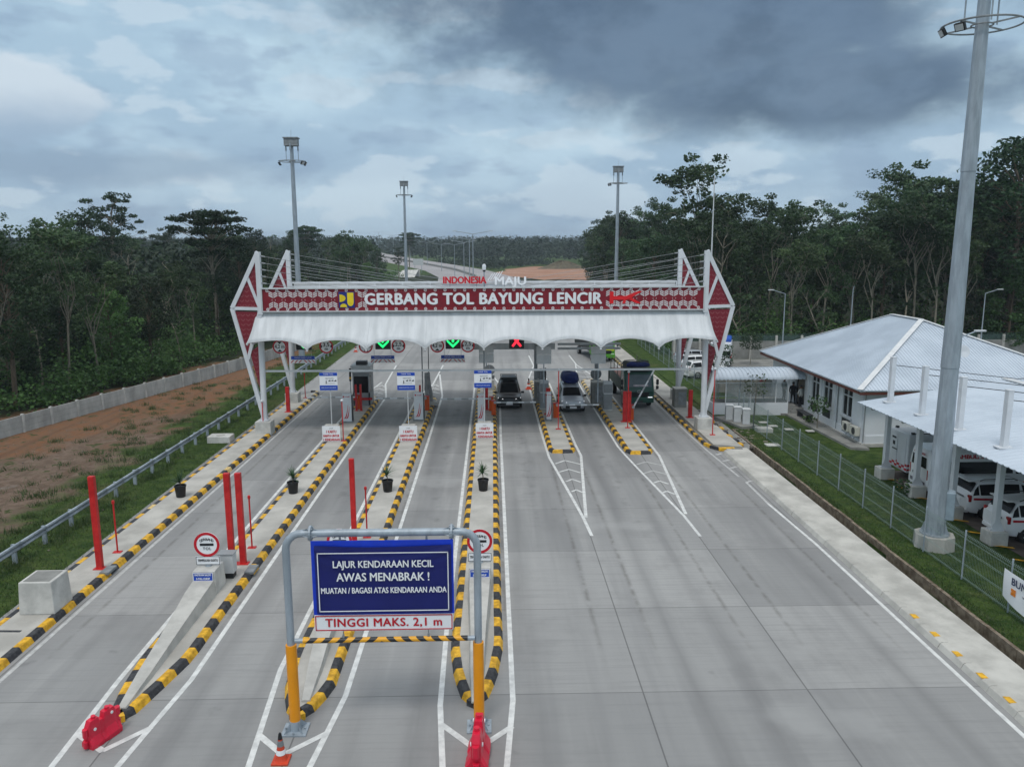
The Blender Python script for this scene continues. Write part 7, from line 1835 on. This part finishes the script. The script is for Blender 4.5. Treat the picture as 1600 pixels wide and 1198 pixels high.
for band, (d0, d1, dist, cnt) in enumerate(((0, 5, 3.2, 46), (5, 16, 4.4, 44), (16, 80, 7.0, 48))):
    tries = 0; c = 0
    while c < cnt and tries < 6000:
        tries += 1
        if band < 2 and q.random() < .5:      # the row along the back wall of the yard
            x = q.uniform(22, 64); y = 84.5+q.uniform(d0, d1)
        else:
            y = 86+(250-86)*q.random()**1.3; x = interp(edgeR, y)+q.uniform(d0, d1)
        if x > .76*y+2 or y < 84.3 or not ok(x, y, dist*(1+(y-80)/300)): continue
        placed.append((x, y)); c += 1
        r_ = q.random()
        kind = ('bushy' if r_ < .42 else 'rubber' if r_ < .74 else 'bare' if r_ < .9 else 'dense') if band == 0 else ('rubber' if r_ < .62 else 'bushy' if r_ < .72 else 'dense' if r_ < .9 else 'bare')
        s = q.uniform(.8, 1.0) if band == 0 else q.uniform(.98, 1.16)
        if kind == 'dense': s *= .88
        s *= 1+.25*max(0, min(1, (x/y-.40)/.2))
        tree(kind, q.randint(1, 4), x, y, s, q.uniform(0, 6.28), RF)
for k in range(18):
    for _ in range(200):
        y = q.uniform(125, 225); x = interp(edgeR, y)+q.uniform(-1, 9)
        if ok(x, y, 4.2): break
    placed.append((x, y)); kd = ('rubber', 'dense', 'rubber', 'bushy', 'rubber')[k % 5]
    tree(kd, 1+k % 4, x, y, q.uniform(1.08, 1.3)*(.92 if kd == 'dense' else 1), q.uniform(0, 6.28), RF)
tree('rubber', 2, 26.5, 100, 1.34, .3, RF, 'tallest airy tree behind the thin white pole at the right canopy end')
tree('dense', 1, 57.5, 87, 1.5, .3, RF, 'huge dark tree filling the right edge above the carport')
tree('dense', 3, 63.5, 93, 1.55, 1.3, RF, 'second huge dark tree at the far right edge, behind the first')
tree('rubber', 3, 47.5, 88, 1.28, .8, RF, 'tall airy tree just left of the big floodlight mast')
tree('rubber', 1, 52, 90, 1.3, 2.2, RF, 'tall airy tree directly behind the big floodlight mast')

# understorey along the forest edges (one mass)
m = MB(); q = random.Random(33)
for k in range(760):
    y = 45+210*q.random()**1.6; dd = q.uniform(0, 1)**1.5*16; x = interp(edgeL, y)+1.5-dd
    if x < -.74*y-3: continue
    h_ = q.uniform(.6, 3.4)+dd*.42*q.random(); clump(m, Vector((x, y, h_*.5)), q.uniform(.9, 1.7), h_*.55, 95, .30, q)
for k in range(560):
    dd = q.uniform(0, 1)**1.5*14
    if k % 2: x, y = q.uniform(20, 66), 83.9+dd
    else: y = 86+165*q.random()**1.5; x = interp(edgeR, y)-1+dd
    h_ = q.uniform(.8, 3.8)+dd*.5*q.random(); clump(m, Vector((x, y, h_*.5)), q.uniform(.9, 1.7), h_*.55, 95, .30, q)
for k in range(60):
    y = q.uniform(250, 300); x = q.uniform(-60, -33); clump(m, Vector((x, y, 1.2)), 3, .6, 60, .6, q)
tag(build('undergrowth', m, LEAF_G), 'leafy undergrowth along the edges of both forests', 'undergrowth', kind='stuff')
# thick forest behind the separate trees, out to the horizon (one mass)
m = MB(); q = random.Random(44)
def blobtree(x, y, H, r, n, sz):
    for k in range(n):
        a = q.uniform(0, 6.28); u = q.random(); rr_ = r*math.sin(math.pi*(.2+.7*u))*q.uniform(.6, 1.05)
        leaf(m, Vector((x+math.cos(a)*rr_, y+math.sin(a)*rr_, H*(.25+.75*u))), sz*q.uniform(.7, 1.4), q, .15)
for k in range(1100):        # deep part of the two near forests
    y = q.uniform(95, 330); s_ = -1 if k % 2 else 1
    x = s_*(abs(interp(edgeL if s_ < 0 else edgeR, y))+q.uniform(12, .72*y+10))
    if abs(x) > .8*y+8: continue
    blobtree(x, y, q.uniform(10, 13.6) if s_ < 0 else q.uniform(12, 16), q.uniform(2.2, 3.6), 60, .75)
def roadx(y):
    return interp([(p[1], p[0]) for p in HWY], y)
for k in range(6800):
    y = 430+900*q.random()**1.5; x = q.uniform(-.75*y, .75*y)
    if y < 470 and -60 < x < 75: continue
    if abs(x-roadx(y)) < 20+(y-430)*.0 and y < 900: continue
    if roadx(y)-8 < x < roadx(y)+34 and y < 620: continue
    zb_ = max(0, min(14, (y-600)*.02)) if y > 600 else 0
    blobtree(x, y, q.uniform(11, 17)+zb_*(.4+.4*q.random()), q.uniform(3, 5.5), 34, 1.9)
for k in range(500):        # scrub between the highway and the far wood
    y = q.uniform(345, 470); x = roadx(y)+22+q.uniform(0, 60)
    if (x-35)**2/34**2+(y-345)**2/90**2 < 1: continue
    blobtree(x, y, q.uniform(2, 5), 2.2, 26, 1.0)
tag(build('far_wood', m, LEAF_F), 'dense distant woodland reaching to the horizon', 'woodland', kind='stuff')
# grass blades on the near verges
m = MB(); q = random.Random(55); GB = leafmat('grass_blades', (.03, .06, .015), (.06, .095, .028), (.13, .14, .06), .2)
def blade(x, y, z, h_):
    a = q.uniform(0, 6.28); w_ = .012+.01*q.random(); l_ = q.uniform(.2, .8)*h_; b_ = q.uniform(0, 6.28)
    m.v += [(x-math.cos(a)*w_, y-math.sin(a)*w_, z), (x+math.cos(a)*w_, y+math.sin(a)*w_, z), (x+math.cos(b_)*l_, y+math.sin(b_)*l_, z+h_)]; i = len(m.v)-3; m.f.append((i, i+1, i+2)); m.m.append(0)
for k in range(26000):
    y = 18+36*q.random()**1.2; x = q.uniform(15.78, 20.2) if q.random() < .8 else q.uniform(15.75, 16.2); blade(x, y, .06 if x < 17.5 else .02, q.uniform(.04, .13))
for k in range(26000):
    y = 22+60*q.random()**1.3; x = q.uniform(-20.8, -16.3); blade(x, y, -.03, q.uniform(.04, .14))
for k in range(420):        # taller tufts
    y = 24+70*q.random()**1.3; cx_ = q.choice((-18.3, -18.6, -19.4, -20.2, -20.8, -21.6, -23, -25, -27))+q.gauss(0, .5)
    for _ in range(45): blade(cx_+q.gauss(0, .22), y+q.gauss(0, .22), -.03, q.uniform(.12, .38))
tag(build('grass', m, GB), 'short grass on the verges beside the toll lanes', 'grass', kind='stuff')

# ================================================================== HAZE
hz_m = bpy.data.materials.new('haze_air'); hz_m.use_nodes = True; t_ = hz_m.node_tree
for n_ in list(t_.nodes): t_.nodes.remove(n_)
pv = t_.nodes.new('ShaderNodeVolumePrincipled'); pv.inputs['Color'].default_value = (.80, .90, 1, 1); pv.inputs['Density'].default_value = .00028; pv.inputs['Anisotropy'].default_value = .2
oo = t_.nodes.new('ShaderNodeOutputMaterial'); t_.links.new(pv.outputs[0], oo.inputs['Volume'])
m = MB(); m.box((0, 1050, 19), (3200, 2700, 44)); tag(build('haze', m, hz_m), 'thin bluish haze over the whole plaza and forest', 'haze', kind='stuff')
